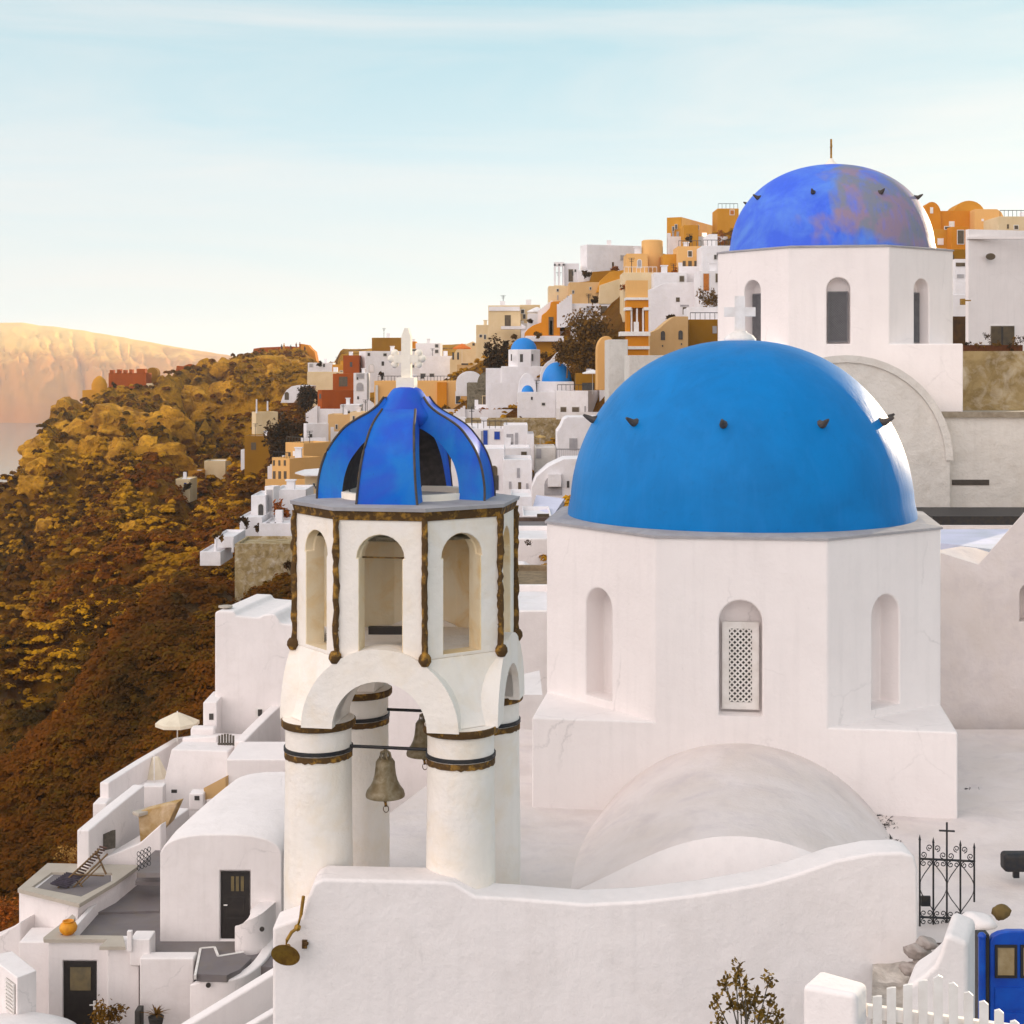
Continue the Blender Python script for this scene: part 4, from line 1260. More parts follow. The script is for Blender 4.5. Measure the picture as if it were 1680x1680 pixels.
SCR3 = simple('dry_tufts', srgb(190, 136, 20), srgb(120, 80, 8), 0.95, 0, 0.05, 0.1)
scrub('town_scrub', 7000, 58, 330, 545, 1500, 0.18, 0.5, SCR3, 8, 22)
scrub('dry_tufts', 26000, 150, 460, -60, 545, 0.25, 0.62, SCR3, 3, 20)
scrub('olive_scrub', 17000, 48, 450, -60, 540, 0.30, 1.1, SCR2, 2)

def hitY(u, v, y0=70, y1=520):
    for Yq in np.arange(y0, y1, 2.0):
        q = P(u, v, Yq)
        if gh(q.x, q.y) >= q.z: return float(Yq)
    return None
# weathered outcrops standing out of the slope
ROCKM = plaster('cliff_rock', srgb(200, 145, 36), srgb(130, 86, 14), 0.95, 0.22, srgb(82, 50, 10), 0.8, bs=1.0, streak=False, fine=1.2)
rr2 = random.Random(12)
bm = NB()
for (u, v, r_) in ((118, 700, 7), (150, 678, 8), (165, 700, 7), (205, 690, 8), (232, 700, 9), (225, 735, 7), (262, 690, 6), (300, 655, 8), (330, 668, 6), (345, 640, 7), (380, 632, 6), (135, 722, 7), (90, 740, 5), (70, 790, 4), (180, 735, 5), (280, 712, 6), (420, 610, 6), (455, 600, 7), (395, 605, 5), (100, 760, 5), (310, 690, 5), (250, 745, 5), (360, 600, 5), (150, 900, 2.2), (60, 1000, 1.6), (180, 1010, 1.5), (110, 1160, 1.0), (90, 860, 2.5), (230, 860, 2)):
    Yh = None
    for Yq in np.arange(70, 520, 2.0):
        q = P(u, v, Yq)
        if gh(q.x, q.y) >= q.z: Yh = Yq; break
    if Yh is None: continue
    c = P(u, v, Yh)
    for j in range(9):
        s0 = r_ * rr2.uniform(0.18, 0.55); cc = c + Vector((rr2.uniform(-1, 1) * r_, rr2.uniform(-.3, .8) * r_, rr2.uniform(-.45, .0) * r_))
        tmp = bmesh.ops.create_icosphere(bm, subdivisions=3, radius=1.0)
        sx, sy, sz = rr2.uniform(.8, 1.5), rr2.uniform(.6, 1.0), rr2.uniform(.6, 1.2)
        for v_ in tmp['verts']:
            d = 1 + 0.6 * noise.fractal(v_.co * 1.3 + cc * 0.37, 0.8, 2.2, 5)
            v_.co = Vector((v_.co.x * sx, v_.co.y * sy, v_.co.z * sz)) * s0 * d + cc
tag(obj('rock_outcrops', bm, ROCKM, smooth=45), kind='stuff')

bm = NB()
S = 24000
vs = [bm.verts.new(p) for p in ((-S, -4000, -118), (S, -4000, -118), (S, S, -118), (-S, S, -118))]
bm.faces.new(vs)
m, t, b = base_mat('sea_water', 0.12, 0.5)
b.inputs['Base Color'].default_value = (0.10, 0.13, 0.15, 1)
b.inputs['IOR'].default_value = 1.33
co = t.nodes.new('ShaderNodeTexCoord').outputs['Object']
n1 = noise_node(t, 0.03, 8, 0.7, co)
bump(t, b, n1.outputs['Fac'], 0.12, 2.0)
tag(obj('sea', bm, m), kind='structure')

# the caldera island across the water
bm = NB()
sil = [(-420, 560), (-200, 548), (-60, 533), (0, 529), (40, 530), (100, 537), (150, 545), (200, 553), (260, 564), (320, 574), (370, 582), (430, 596), (500, 612), (580, 630), (700, 655)]
NU, NT = 260, 46
us = np.linspace(-420, 700, NU)
vsil = np.interp(us, [s[0] for s in sil], [s[1] for s in sil])
g = []
for i, (u, vs_) in enumerate(zip(us, vsil)):
    Yc, Yf = 4300.0, 3150.0
    top = -(vs_ - HV) / F * Yc
    row = []
    for j in range(NT + 6):
        tt = j / NT
        if tt <= 1:
            Yj = Yf + (Yc - Yf) * tt
            z = -120 + (top + 120) * min(1.0, (0.30 * tt + 0.70 * tt ** 0.5 if tt < 1 else 1))
            nn = noise.fractal(Vector((i * 0.12, tt * 4, 2)), 0.9, 2.1, 6)
            rid = abs(noise.fractal(Vector((i * 0.22 + tt * 1.2, tt * 1.5, 5)), 0.9, 2.2, 5))
            z += (nn * 16 - rid * 20) * math.sin(math.pi * min(1, tt)) ** 0.7 + nn * 2.0 * tt
            xx = (u - CU) / F * (Yf * (1 - tt) + Yc * tt)
            Yj += noise.noise(Vector((i * 0.06, 0, 9))) * 120 * (1 - tt)
        else:
            e = (j - NT) / 6
            Yj = Yc + 1400 * e; z = top + (-140 - top) * e; xx = (u - CU) / F * Yc
        row.append(bm.verts.new((xx, Yj, z)))
    g.append(row)
for i in range(NU - 1):
    for j in range(NT + 5):
        bm.faces.new((g[i][j], g[i + 1][j], g[i + 1][j + 1], g[i][j + 1]))
m, t, b = base_mat('island_rock', 0.95, 0.1)
co = t.nodes.new('ShaderNodeTexCoord').outputs['Object']
sp_ = t.nodes.new('ShaderNodeSeparateXYZ'); t.links.new(co, sp_.inputs[0])
n1 = noise_node(t, 0.006, 8, 0.65, co, 0.5)
ad = t.nodes.new('ShaderNodeMath'); ad.operation = 'MULTIPLY_ADD'; ad.inputs[1].default_value = 160; 
t.links.new(n1.outputs['Fac'], ad.inputs[0]); t.links.new(sp_.outputs['Z'], ad.inputs[2])
mr_ = t.nodes.new('ShaderNodeMapRange'); mr_.inputs['From Min'].default_value = -40; mr_.inputs['From Max'].default_value = 190
t.links.new(ad.outputs[0], mr_.inputs['Value'])
rr = ramp(t, mr_.outputs[0], 0.0, 1.0, srgb(170, 95, 8), srgb(235, 185, 95))
e = rr.color_ramp.elements.new(0.55); e.color = srgb(190, 118, 8)
e = rr.color_ramp.elements.new(0.72); e.color = srgb(228, 170, 70)
t.links.new(rr.outputs[0], b.inputs['Base Color'])
tag(obj('island', bm, m, smooth=60), kind='structure')
# air: one closed box of even haze
bm = NB(); box(bm, -5200, 5200, -600, 6200, -121, 128)
m = bpy.data.materials.new('haze_air'); m.use_nodes = True
t = m.node_tree; t.nodes.clear()
o_ = t.nodes.new('ShaderNodeOutputMaterial'); pv = t.nodes.new('ShaderNodeVolumePrincipled')
pv.inputs['Color'].default_value = (0.88, 0.95, 1.0, 1)
pv.inputs['Density'].default_value = 0.00009
pv.inputs['Anisotropy'].default_value = 0.3
t.links.new(pv.outputs[0], o_.inputs['Volume'])
tag(obj('haze', bm, m), kind='stuff')
# ================================================================ LEFT FOREGROUND: TERRACES BELOW
def slab(name, px, z, h, mat, label=None, cat=None, parent=None, bev=0.0, kind=None):
    bm = NB()
    prism(bm, [Q(u, v, z) for u, v in px], (0, 0, -h))
    o = obj(name, bm, mat, parent, world=parent is not None)
    if bev: soften(o, bev)
    if kind: o['kind'] = kind
    return tag(o, label, cat) if label else o
def leafy(name, root, c, r, sc, N, size, mat, seed, shell=0.45):
    """crown of many leaf cards in uneven clumps"""
    rng = random.Random(seed)
    bm = NB()
    cl = []
    for i in range(max(6, N // 60)):
        d = Vector((rng.gauss(0, 1), rng.gauss(0, 1), rng.gauss(0, 1))).normalized() * rng.uniform(shell, 0.95)
        cl.append((Vector((d.x * sc[0], d.y * sc[1], d.z * sc[2])) * r, r * rng.uniform(0.18, 0.38)))
    for i in range(N):
        cc, cr = cl[i % len(cl)]
        p = cc + Vector((rng.gauss(0, 1), rng.gauss(0, 1), rng.gauss(0, 1))) * cr * 0.55
        a = Vector((rng.gauss(0, 1), rng.gauss(0, 1), rng.gauss(0, 1))).normalized()
        b_ = a.cross(Vector((rng.gauss(0, 1), rng.gauss(0, 1), rng.gauss(0, 1)))).normalized()
        s = size * rng.uniform(0.6, 1.3)
        p += Vector(c)
        bm.faces.new([bm.verts.new(q) for q in (p - a * s, p + b_ * s * .5, p + a * s, p - b_ * s * .5)])
    return obj(name, bm, mat, root, world=True)
LEAFD = simple('dark_leaves', srgb(75, 48, 12), srgb(40, 30, 12), 0.8, 0, 1.2, 0.2)
LEAFB = simple('brown_olive_leaves', srgb(125, 88, 25), srgb(70, 48, 18), 0.8, 0, 0.8, 0.2)
LEAFG = simple('gold_leaves', srgb(132, 102, 30), srgb(66, 50, 14), 0.7, 0, 9, 0.3)
LEAFO = simple('orange_flowers', srgb(170, 90, 20), srgb(80, 50, 14), 0.8, 0, 4, 0.2)
# vaulted house with the black door
vr_ = empty('vaulted_house', P(360, 1545, 45), 'white vaulted house with a panelled black door on the grey terrace', 'house')
bm = NB()
ax = Vector((1.02, 5.6, 0.0))
hw = 1.80
sec = [(-hw, -18.4), (-hw, -14.45)]
for k in range(17):
    a = math.pi - math.pi * k / 16
    sec.append((hw * math.copysign(abs(math.cos(a)) ** 0.72, math.cos(a)), -14.42 + 0.70 * math.sin(a) ** 0.8 if 0 < k < 16 else -14.42))
sec += [(hw, -18.4)]
c0 = P(362, 1500, 45).x
rows = []
for j in range(7):
    t_ = j / 6
    rows.append([bm.verts.new((c0 + ax.x * t_ + x * (1 + 0.0 * t_), 45 + ax.y * t_, z + (0.25 * math.sin(t_ * 1.6) if z > -15 else 0) - (0.12 if j == 0 and z > -14.4 else 0))) for x, z in sec])
for A, B in zip(rows, rows[1:]):
    for k in range(len(sec)):
        bm.faces.new((A[k], A[(k + 1) % len(sec)], B[(k + 1) % len(sec)], B[k]))
bm.faces.new(rows[0]); bm.faces.new(rows[-1])
wv = obj('wall', bm, W2, vr_, world=True)
# door recess
def cutbox(o, u0, u1, vt, vb, Y, dep):
    a, b = P(u0, vb, Y), P(u1, vt, Y)
    M = o.matrix_basis if o.parent is None else (Matrix.Translation(o.parent.location) @ Matrix.Rotation(o.parent.rotation_euler[2], 4, 'Z'))
    c = NB(); box(c, a.x, b.x, Y - 0.5, Y + dep, a.z, b.z)
    bmesh.ops.transform(c, matrix=M.inverted(), verts=c.verts)
    cut(o, [c])
cutbox(wv, 361, 411, 1428, 1542, 45, 0.16)
soften(wv, 0.05, 3)
dr = add_box('door', vr_, 362.5, 409.5, 1430, 1541, 45.10, 0.06, DOORB)
for k in range(3):
    q = add_box('pane', vr_, 379 + 8 * k, 384 + 8 * k, 1438, 1462, 45.085, 0.02, GLASS); q.parent = dr
for (a, b) in ((1472, 1500), (1506, 1533)):
    q = add_box('panel', vr_, 372, 401, a, b, 45.08, 0.03, DOORB, 0.01); q.parent = dr
bm = NB(); tube(bm, [P(367, 1485, 45.05), P(373, 1485, 45.05)], 0.02, 6)
q = obj('handle', bm, WPAINT, vr_, world=True); q.parent = dr
# terrace floors
tag(slab('terrace_floor', [(108, 1536), (122, 1516), (190, 1444), (300, 1440), (470, 1440), (470, 1588), (330, 1580), (226, 1568), (204, 1546)], -17.0, 0.3, FLOOR), kind='structure')
slab('terrace_step', [(150, 1497), (262, 1494), (262, 1449), (190, 1449)], -16.93, 0.07, FLOOR, 'slightly raised darker slab of the grey terrace', 'step')
# upper terrace with the deck chair
ut = empty('upper_terrace', Q(110, 1460, -16.3), 'raised terrace corner with taupe coping where the wooden deck chair stands', 'terrace')
slab('terrace_wall', [(31, 1459), (79, 1419), (226, 1421), (190, 1450), (128, 1482)], -16.33, 3.2, W2, parent=ut, bev=0.03)
bm = NB()
outer = [(29, 1458), (78, 1416), (229, 1419), (190, 1447), (130, 1483)]
inner = [(52, 1455), (85, 1431), (184, 1432), (184, 1445), (133, 1471)]
zo = -16.25
A1 = [bm.verts.new(Q(u, v, zo)) for u, v in outer]; B1 = [bm.verts.new(Q(u, v, zo)) for u, v in inner]
A2 = [bm.verts.new(v.co + Vector((0, 0, -0.12))) for v in A1]; B2 = [bm.verts.new(v.co + Vector((0, 0, -0.35))) for v in B1]
for k in range(5):
    k2 = (k + 1) % 5
    bm.faces.new((A1[k], A1[k2], B1[k2], B1[k])); bm.faces.new((A1[k], A2[k], A2[k2], A1[k2])); bm.faces.new((B1[k], B1[k2], B2[k2], B2[k]))
obj('coping', bm, COPE, ut, world=True)
slab('floor', [(58, 1459), (88, 1435), (182, 1436), (182, 1449), (134, 1475)], -16.31, 0.01, FLOOR, parent=ut)
# thin white dividing wall
slab('dividing_wall', [(183, 1447), (188, 1449), (124, 1521), (117, 1519)], -16.62, 0.5, W, 'thin white diagonal ledge between the raised terrace and the grey floor', 'wall', bev=0.02)
# lower coping and the house with the glazed door
lh = empty('lower_house', P(130, 1690, 44.1), 'white house front with a black door and one glass pane, under the taupe coping', 'house')
bm = NB()
X = lambda u, Y: (u - CU) / F * Y
pts = [Vector((X(79, 44.2), 44.2, 0)), Vector((X(176, 44.2), 44.2, 0)), Vector((X(180, 43.9), 43.9, 0)), Vector((X(222, 43.9), 43.9, 0)), Vector((X(222, 44.3), 44.3, 0)), Vector((X(200, 44.55), 44.55, 0)), Vector((X(100, 44.55), 44.55, 0)), Vector((X(124, 46.2), 46.2, 0)), Vector((X(116, 46.2), 46.2, 0))]
prism(bm, [p + Vector((0, 0, -16.72)) for p in pts], (0, 0, -5))
w_ = obj('wall', bm, W, lh, world=True)
cutbox(w_, 103, 159, 1576, 1760, 44.2, 0.14)
soften(w_, 0.03)
dr = add_box('door', lh, 104.5, 157.5, 1578, 1760, 44.27, 0.06, DOORB)
q = add_box('pane', lh, 115, 149, 1587, 1625, 44.25, 0.03, GLASS); q.parent = dr
bm = NB(); tube(bm, [P(147, 1649, 44.2), P(157, 1649, 44.2)], 0.02, 6); box(bm, P(153, 0, 44.22).x, P(157, 0, 44.22).x, 44.2, 44.26, P(0, 1657, 44.2).z, P(0, 1643, 44.2).z)
q = obj('handle', bm, WPAINT, lh, world=True); q.parent = dr
slab('coping', [(71, 1538), (119, 1500), (124, 1505), (100, 1534), (202, 1535), (206, 1553), (163, 1553), (176, 1541), (72, 1541)], -16.60, 0.1, COPE, parent=lh)
add_box('wall_extension', lh, 176, 228, 1556, 1800, 43.7, 1.0, W2, 0.04)
add_box('wall_lower', lh, 31, 84, 1545, 1800, 45.6, 1.2, W2, 0.05)
wallbox('front_wall', 229, 318, 1572, 1800, 43.2, 0.5, W2, 'plain white wall under the grey terrace between the glazed door and the curved steps', 'wall', 0.05)
ch = empty('chimney_stack', P(222, 1570, 43.6), 'small white stepped chimney block at the edge of the grey terrace', 'chimney')
add_box('block', ch, 213, 246, 1541, 1585, 43.5, 0.7, W2, 0.04)
add_box('flue', ch, 208, 216, 1528, 1562, 43.4, 0.14, W, 0.02)
# lattice window box lower left
lb = empty('window_box', P(30, 1660, 42.5), 'white box shaped projection with a lattice window in the lower left corner', 'building')
bm = NB()
pts = [Q(-20, 1568, -16.6), Q(28, 1604, -16.6), Q(60, 1592, -16.6), Q(20, 1560, -16.6)]
prism(bm, pts, (0, 0, -1.6))
o = obj('wall', bm, W2, lb, world=True); soften(o, 0.03)
d_ = (pts[1] - pts[0]).normalized()
nrm = Vector((d_.y, -d_.x, 0))
bm = NB()
L_ = (pts[1] - pts[0]).length
for i in range(7):
    s0 = pts[1] - d_ * (0.12 + i * 0.085) + nrm * 0.01
    prism(bm, [s0 + Vector((0, 0, -.2)), s0 - d_ * 0.035 + Vector((0, 0, -.2)), s0 - d_ * 0.035 + Vector((0, 0, -1.05)), s0 + Vector((0, 0, -1.05))], nrm * 0.03)
for j in range(9):
    s0 = pts[1] - d_ * 0.10 + nrm * 0.042 + Vector((0, 0, -0.22 - j * 0.098))
    prism(bm, [s0, s0 - d_ * 0.58, s0 - d_ * 0.58 + Vector((0, 0, -0.035)), s0 + Vector((0, 0, -0.035))], nrm * 0.02)
la = obj('lattice', bm, WPAINT, lb, world=True)
bm = NB(); s0 = pts[1] - d_ * 0.1 + nrm * 0.004
prism(bm, [s0 + Vector((0, 0, -.2)), s0 - d_ * 0.6 + Vector((0, 0, -.2)), s0 - d_ * 0.6 + Vector((0, 0, -1.07)), s0 + Vector((0, 0, -1.07))], nrm * 0.004)
obj('pane', bm, BROWNW, lb, world=True)
bm = NB()
prism(bm, [P(-60, 1560, 46.5), P(0, 1534, 46.5), P(34, 1512, 46.5), P(34, 1900, 46.5), P(-60, 1900, 46.5)], (0.3, 1.0, 0))
soften(thing('sloping_wall', bm, W2, 'white wall with a sloping top behind the lattice window box, at the left edge', 'wall'), 0.05)
bm = NB()
for k in range(1):
    lathe(bm, [(2.2, -1.5), (2.15, -0.3), (1.9, 0.0), (1.2, 0.35), (0.0, 0.5)], 40, tuple(Q(14, 1712, -18.0)))
thing('low_dome_roof', bm, W2, 'low rounded white roof cut by the bottom left corner', 'roof', smooth=60)
# curved steps and white parapets right of the black door
cs_ = empty('curved_steps', Q(370, 1600, -17.0), 'grey landing with white outlined edge and curved parapets in front of the black door', 'steps')
slab('landing', [(322, 1598), (330, 1556), (352, 1554), (357, 1568), (398, 1562), (412, 1572), (394, 1590), (372, 1600)], -16.86, 0.2, FLOOR, parent=cs_)
bm = NB()
path = [(320, 1600), (329, 1555), (352, 1553), (358, 1568), (400, 1561)]
tp = [Q(u, v, -16.84) for u, v in path]
for a, b in zip(tp, tp[1:]):
    d_ = (b - a).normalized(); n_ = Vector((-d_.y, d_.x, 0)) * 0.035
    prism(bm, [a - n_, b - n_, b + n_, a + n_], (0, 0, -0.12))
obj('edge_strip', bm, WPAINT, cs_, world=True)
def sweep_wall(name, pts, w, h, mat, parent=None, label=None, cat=None, bev=0.05):
    """wall following 3-D top points, thickness w, reaching down h"""
    bm = NB()
    rows = []
    pts = [Vector(p) for p in pts]
    for i, p in enumerate(pts):
        d = (pts[min(i + 1, len(pts) - 1)] - pts[max(i - 1, 0)]); d.z = 0; d.normalize()
        n_ = Vector((-d.y, d.x, 0)) * w / 2
        rows.append([bm.verts.new(p - n_), bm.verts.new(p + n_), bm.verts.new(p + n_ - Vector((0, 0, h))), bm.verts.new(p - n_ - Vector((0, 0, h)))])
    for A, B in zip(rows, rows[1:]):
        for k in range(4): bm.faces.new((A[k], A[(k + 1) % 4], B[(k + 1) % 4], B[k]))
    bm.faces.new(rows[0]); bm.faces.new(rows[-1])
    o = obj(name, bm, mat, parent, world=parent is not None)
    if bev: soften(o, bev, 3, 25)
    if label: tag(o, label, cat)
    return o
def smooth_path(ps, n=6):
    ps = [Vector(p) for p in ps]; out = []
    for i in range(len(ps) - 1):
        p0, p1, p2, p3 = ps[max(i - 1, 0)], ps[i], ps[i + 1], ps[min(i + 2, len(ps) - 1)]
        for j in range(n):
            f = j / n
            out.append(0.5 * ((2 * p1) + (p2 - p0) * f + (2 * p0 - 5 * p1 + 4 * p2 - p3) * f * f + (3 * p1 - p0 - 3 * p2 + p3) * f ** 3))
    return out + [ps[-1]]
sweep_wall('parapet', smooth_path([P(398, 1522, 44.4), P(402, 1512, 44.2), P(425, 1492, 44.4), P(458, 1462, 46), P(480, 1430, 48)]), 0.45, 2.6, W2, cs_)
sweep_wall('parapet', smooth_path([P(316, 1612, 42.6), P(345, 1606, 42.4), P(385, 1602, 42.4), P(415, 1585, 43.0), P(436, 1560, 44.0), P(446, 1535, 45.0)]), 0.32, 2.4, W2, cs_)
for (u, v, Y_) in ((342, 1604 + 12, 42.1), (430, 1524, 43.9)):
    bm = NB(); lathe(bm, [(0.07, 0), (0.07, 0.03), (0, 0.03)], 14); bmesh.ops.transform(bm, matrix=Matrix.Translation(P(u, v, Y_)) @ Matrix.Rotation(R(90), 4, 'X'), verts=bm.verts)
    obj('drain_hole', bm, DARK, cs_, world=True)
sweep_wall('stair_wall', [P(250, 1712, 34.0), P(350, 1652, 34.5), P(455, 1588, 35.2)], 0.30, 3.0, W, label='upper of two parallel white stair walls descending to the bottom left', cat='wall')
sweep_wall('stair_wall', [P(340, 1720, 33.0), P(390, 1690, 33.1), P(455, 1652, 33.6)], 0.22, 3.0, W2, label='lower of two parallel white stair walls at the bottom, beside the bell tower wall', cat='wall')
# pots and plants
def lathe_thing(name, c, prof, mat, label, cat, n=28):
    bm = NB(); lathe(bm, prof, n, cap=False)
    o = thing(name, bm, mat, label, cat, smooth=45); o.location = c
    return o
lathe_thing('glazed_pot', Q(112, 1532, -16.60), [(0, 0), (0.15, 0), (0.24, 0.10), (0.26, 0.20), (0.22, 0.30), (0.15, 0.34), (0.17, 0.38), (0.14, 0.38), (0.12, 0.33), (0, 0.30)], TERRA, 'round yellow glazed pot standing in the corner of the terrace coping', 'pot')
rt = empty('potted_shrub', P(178, 1700, 42.8), 'rust brown leafy shrub in front of the glazed black door', 'plant')
leafy('foliage', rt, P(177, 1662, 42.6), 0.62, (1, .8, .75), 700, 0.055, LEAFB, 3, 0.1)
bm = NB(); tube(bm, [P(178, 1730, 42.6), P(177, 1690, 42.6), P(180, 1665, 42.6)], 0.05, 6, 0.02)
obj('stem', bm, WOOD, rt, world=True)
rt = empty('agave', P(255, 1690, 42.4), 'spiky agave in a dark pot at the foot of the plain white wall', 'plant')
bm = NB(); lathe(bm, [(0.16, -0.28), (0.22, 0.0), (0.19, 0.0), (0.17, -0.05), (0, -0.05)], 20, tuple(P(256, 1668, 42.4)))
obj('pot', bm, POT, rt, smooth=40, world=True)
bm = NB(); rn = random.Random(4)
for i in range(26):
    a = rn.uniform(0, 2 * math.pi); e = rn.uniform(0.15, 1.3); L = rn.uniform(0.3, 0.55)
    d = Vector((math.cos(a) * math.cos(e), math.sin(a) * math.cos(e), math.sin(e))); s = Vector((-math.sin(a), math.cos(a), 0))
    c = P(256, 1666, 42.4)
    vs = [bm.verts.new(p) for p in (c - s * .02, c + s * .02, c + d * L * .5 + s * .025, c + d * L + Vector((0, 0, -.08)), c + d * L * .5 - s * .025)]
    bm.faces.new(vs)
obj('leaves', bm, LEAFB, rt, world=True)
bm = NB(); box(bm, P(222, 0, 42.6).x, P(232, 0, 42.6).x, 42.5, 42.9, P(0, 1700, 42.6).z, P(0, 1656, 42.6).z)
soften(thing('dark_bin', bm, POT, 'narrow dark bin beside the agave pot', 'bin'), 0.03)
rt = empty('succulent_shrub', P(1225, 1760, 12), 'olive brown succulent shrub with clustered leaves, bottom centre right', 'plant')
heads = [(1210, 1585), (1190, 1610), (1175, 1640), (1200, 1640), (1222, 1615), (1240, 1630), (1262, 1605), (1265, 1640), (1275, 1665), (1225, 1660), (1180, 1668), (1245, 1665), (1208, 1602), (1232, 1640), (1255, 1670), (1215, 1645)]
bm = NB(); rn = random.Random(8)
bs = NB()
for i, (u, v) in enumerate(heads):
    c = P(u, v, 12 + rn.uniform(-.15, .15))
    tube(bs, [P(1225, 1800, 12), (P(1225, 1740, 12) + c) / 2 + Vector((rn.uniform(-.03, .03), 0, -.04)), c], 0.008, 5, 0.004)
    for j in range(44):
        a = rn.uniform(0, 6.28); e = rn.uniform(-0.5, 1.3)
        d = Vector((math.cos(a) * math.cos(e), math.sin(a) * math.cos(e), math.sin(e)))
        s = d.cross(Vector((rn.gauss(0, 1), rn.gauss(0, 1), rn.gauss(0, 1)))).normalized() * 0.013
        q = c + Vector((rn.gauss(0, .018), rn.gauss(0, .02), rn.uniform(-.09, .04)))
        L = rn.uniform(0.03, 0.058)
        bm.faces.new([bm.verts.new(p) for p in (q, q + d * L * .55 + s, q + d * L, q + d * L * .55 - s)])
obj('leaves', bm, LEAFG, rt, world=True)
obj('stem', bs, GWOOD, rt, world=True)
rt = empty('orange_bush', P(12, 1530, 47.5), 'orange flowering bush at the left edge beside the sloping wall', 'plant')
leafy('foliage', rt, P(8, 1500, 48), 0.8, (1, 1, .9), 900, 0.06, LEAFO, 6, 0.1)
rt = empty('dry_bush', P(125, 1415, 50), 'dry straw coloured bush behind the deck chair', 'plant')
leafy('foliage', rt, P(122, 1402, 50), 0.62, (1.2, 1, .6), 500, 0.05, simple('dry_leaves', srgb(170, 130, 60), srgb(110, 70, 20), 0.9, 0, 4), 9, 0.1)
# deck chair
dc = empty('deck_chair', Q(130, 1470, -16.3), 'folding wooden deck chair with dark slats on the raised terrace', 'deck chair')
def stick(name, a, b, r, mat, root):
    bm = NB(); tube(bm, [a, b], r, 6); return obj(name, bm, mat, root, world=True)
Yc = 47.6
def C(u, v, dy=0.0): return P(118 + (u - 118) * 1.25, 1468 + (v - 1468) * 1.2, Yc + dy)
stick('leg', C(95, 1463), C(155, 1405, 0.3), 0.03, WOOD, dc)
stick('leg', C(110, 1468), C(165, 1412, 0.3), 0.03, WOOD, dc)
stick('leg', C(140, 1468), C(118, 1440, 0.3), 0.03, WOOD, dc)
stick('leg', C(163, 1440, 0.3), C(150, 1410, 0.3), 0.03, WOOD, dc)
stick('brace', C(100, 1455), C(140, 1466), 0.022, WOOD, dc)
stick('brace', C(120, 1440), C(160, 1442, 0.2), 0.022, WOOD, dc)
stick('brace', C(128, 1455), C(158, 1425, 0.2), 0.022, WOOD, dc)
bm = NB()
for i in range(9):
    t_ = i / 8
    a = C(90 + 20 * t_, 1452 - 14 * t_, -0.1 + 0.3 * t_); b = C(112 + 22 * t_, 1458 - 16 * t_, -0.1 + 0.3 * t_)
    tube(bm, [a, b], 0.035, 5)
obj('seat', bm, simple('faded_indigo', srgb(70, 62, 75), srgb(50, 44, 50), 0.8), dc, world=True)
bm = NB()
for i in range(13):
    t_ = i / 12
    a = C(118 + 36 * t_, 1442 - 40 * t_, 0.15 + 0.2 * t_); b = C(128 + 36 * t_, 1446 - 42 * t_, 0.15 + 0.2 * t_)
    tube(bm, [a, b], 0.03, 5)
obj('backrest', bm, simple('faded_brown', srgb(95, 70, 60), srgb(60, 45, 42), 0.8), dc, world=True)
# white curved wall climbing right behind the terrace
sweep_wall('rising_wall', smooth_path([P(150, 1422, 50.2), P(175, 1408, 50.6), P(215, 1384, 51.2), P(262, 1352, 51.8), P(300, 1325, 53.5)]), 0.5, 3.0, W, label='smooth white wall rising to the right behind the deck chair', cat='wall')
bm = NB()
prism(bm, [P(150, 1422, 50.0), P(160, 1412, 50.0), P(228, 1384, 50.0), P(264, 1352, 50.0), P(264, 1470, 50.0), P(150, 1470, 50.0)], (0.1, 0.4, 0))
soften(thing('lower_white_wall', bm, W, 'low white triangular wall just behind the raised terrace', 'wall'), 0.05)
slab('grey_steps', [(224, 1432), (230, 1418), (262, 1388), (264, 1432)], -15.9, 0.15, FLOOR, 'upper grey steps left of the vaulted house', 'steps')
slab('grey_steps', [(222, 1446), (226, 1436), (264, 1436), (264, 1447)], -16.4, 0.12, FLOOR, 'lower grey step just above the terrace floor', 'steps')
bm = NB(); c = P(237, 1408, 48)
for i in range(4):
    for j in range(4):
        x_ = c.x - 0.16 + i * 0.11; z_ = c.z - 0.28 + j * 0.15 + i * 0.05
        tube(bm, [(x_ + 0.05 * math.cos(t), 47.9, z_ + 0.07 * math.sin(t)) for t in [k * math.pi / 4 for k in range(9)]], 0.012, 4)
thing('grille', bm, IRON, 'small black scrolled iron grille beside the vaulted house', 'grille')
r = empty('ochre_wall', P(258, 1390, 51), 'stained ochre garden wall below the white sloped building', 'wall')
bm = NB()
prism(bm, [P(226, 1332, 51), P(292, 1316, 51), P(276, 1352, 51), P(262, 1366, 51), P(230, 1384, 51)], (0.1, 0.5, 0))
o = obj('wall', bm, plaster('ochre_stained', srgb(170, 135, 75), srgb(225, 205, 180), 0.8, 1.0, srgb(140, 105, 50), 0.5, streak=False), r, world=True); soften(o, 0.03)
soften(sweep_wall('coping', [P(222, 1333, 50.9), P(260, 1322, 51.5), P(292, 1314, 52)], 0.4, 0.12, COPE, r, bev=0), 0.02)
sweep_wall('terrace_parapet', [P(136, 1362, 49.2), P(180, 1325, 51.2), P(228, 1287, 53.4)], 0.42, 3.0, W, label='thick white diagonal parapet above the walkway, left of the ochre wall', cat='wall')
slab('walkway', [(158, 1380), (176, 1352), (240, 1305), (262, 1318), (200, 1372)], -16.3, 0.3, FLOOR, 'narrow grey walkway behind the thick diagonal parapet', 'walkway')
bm = NB(); a = P(160, 1390, 50.2)
prism(bm, [P(158, 1374, 50.2), P(184, 1362, 50.2), P(184, 1392, 50.2), P(166, 1396, 50.2)], (0.1, 0.05, 0))
thing('leaning_board', bm, GWOOD, 'leaning olive grey board at the end of the walkway', 'board')
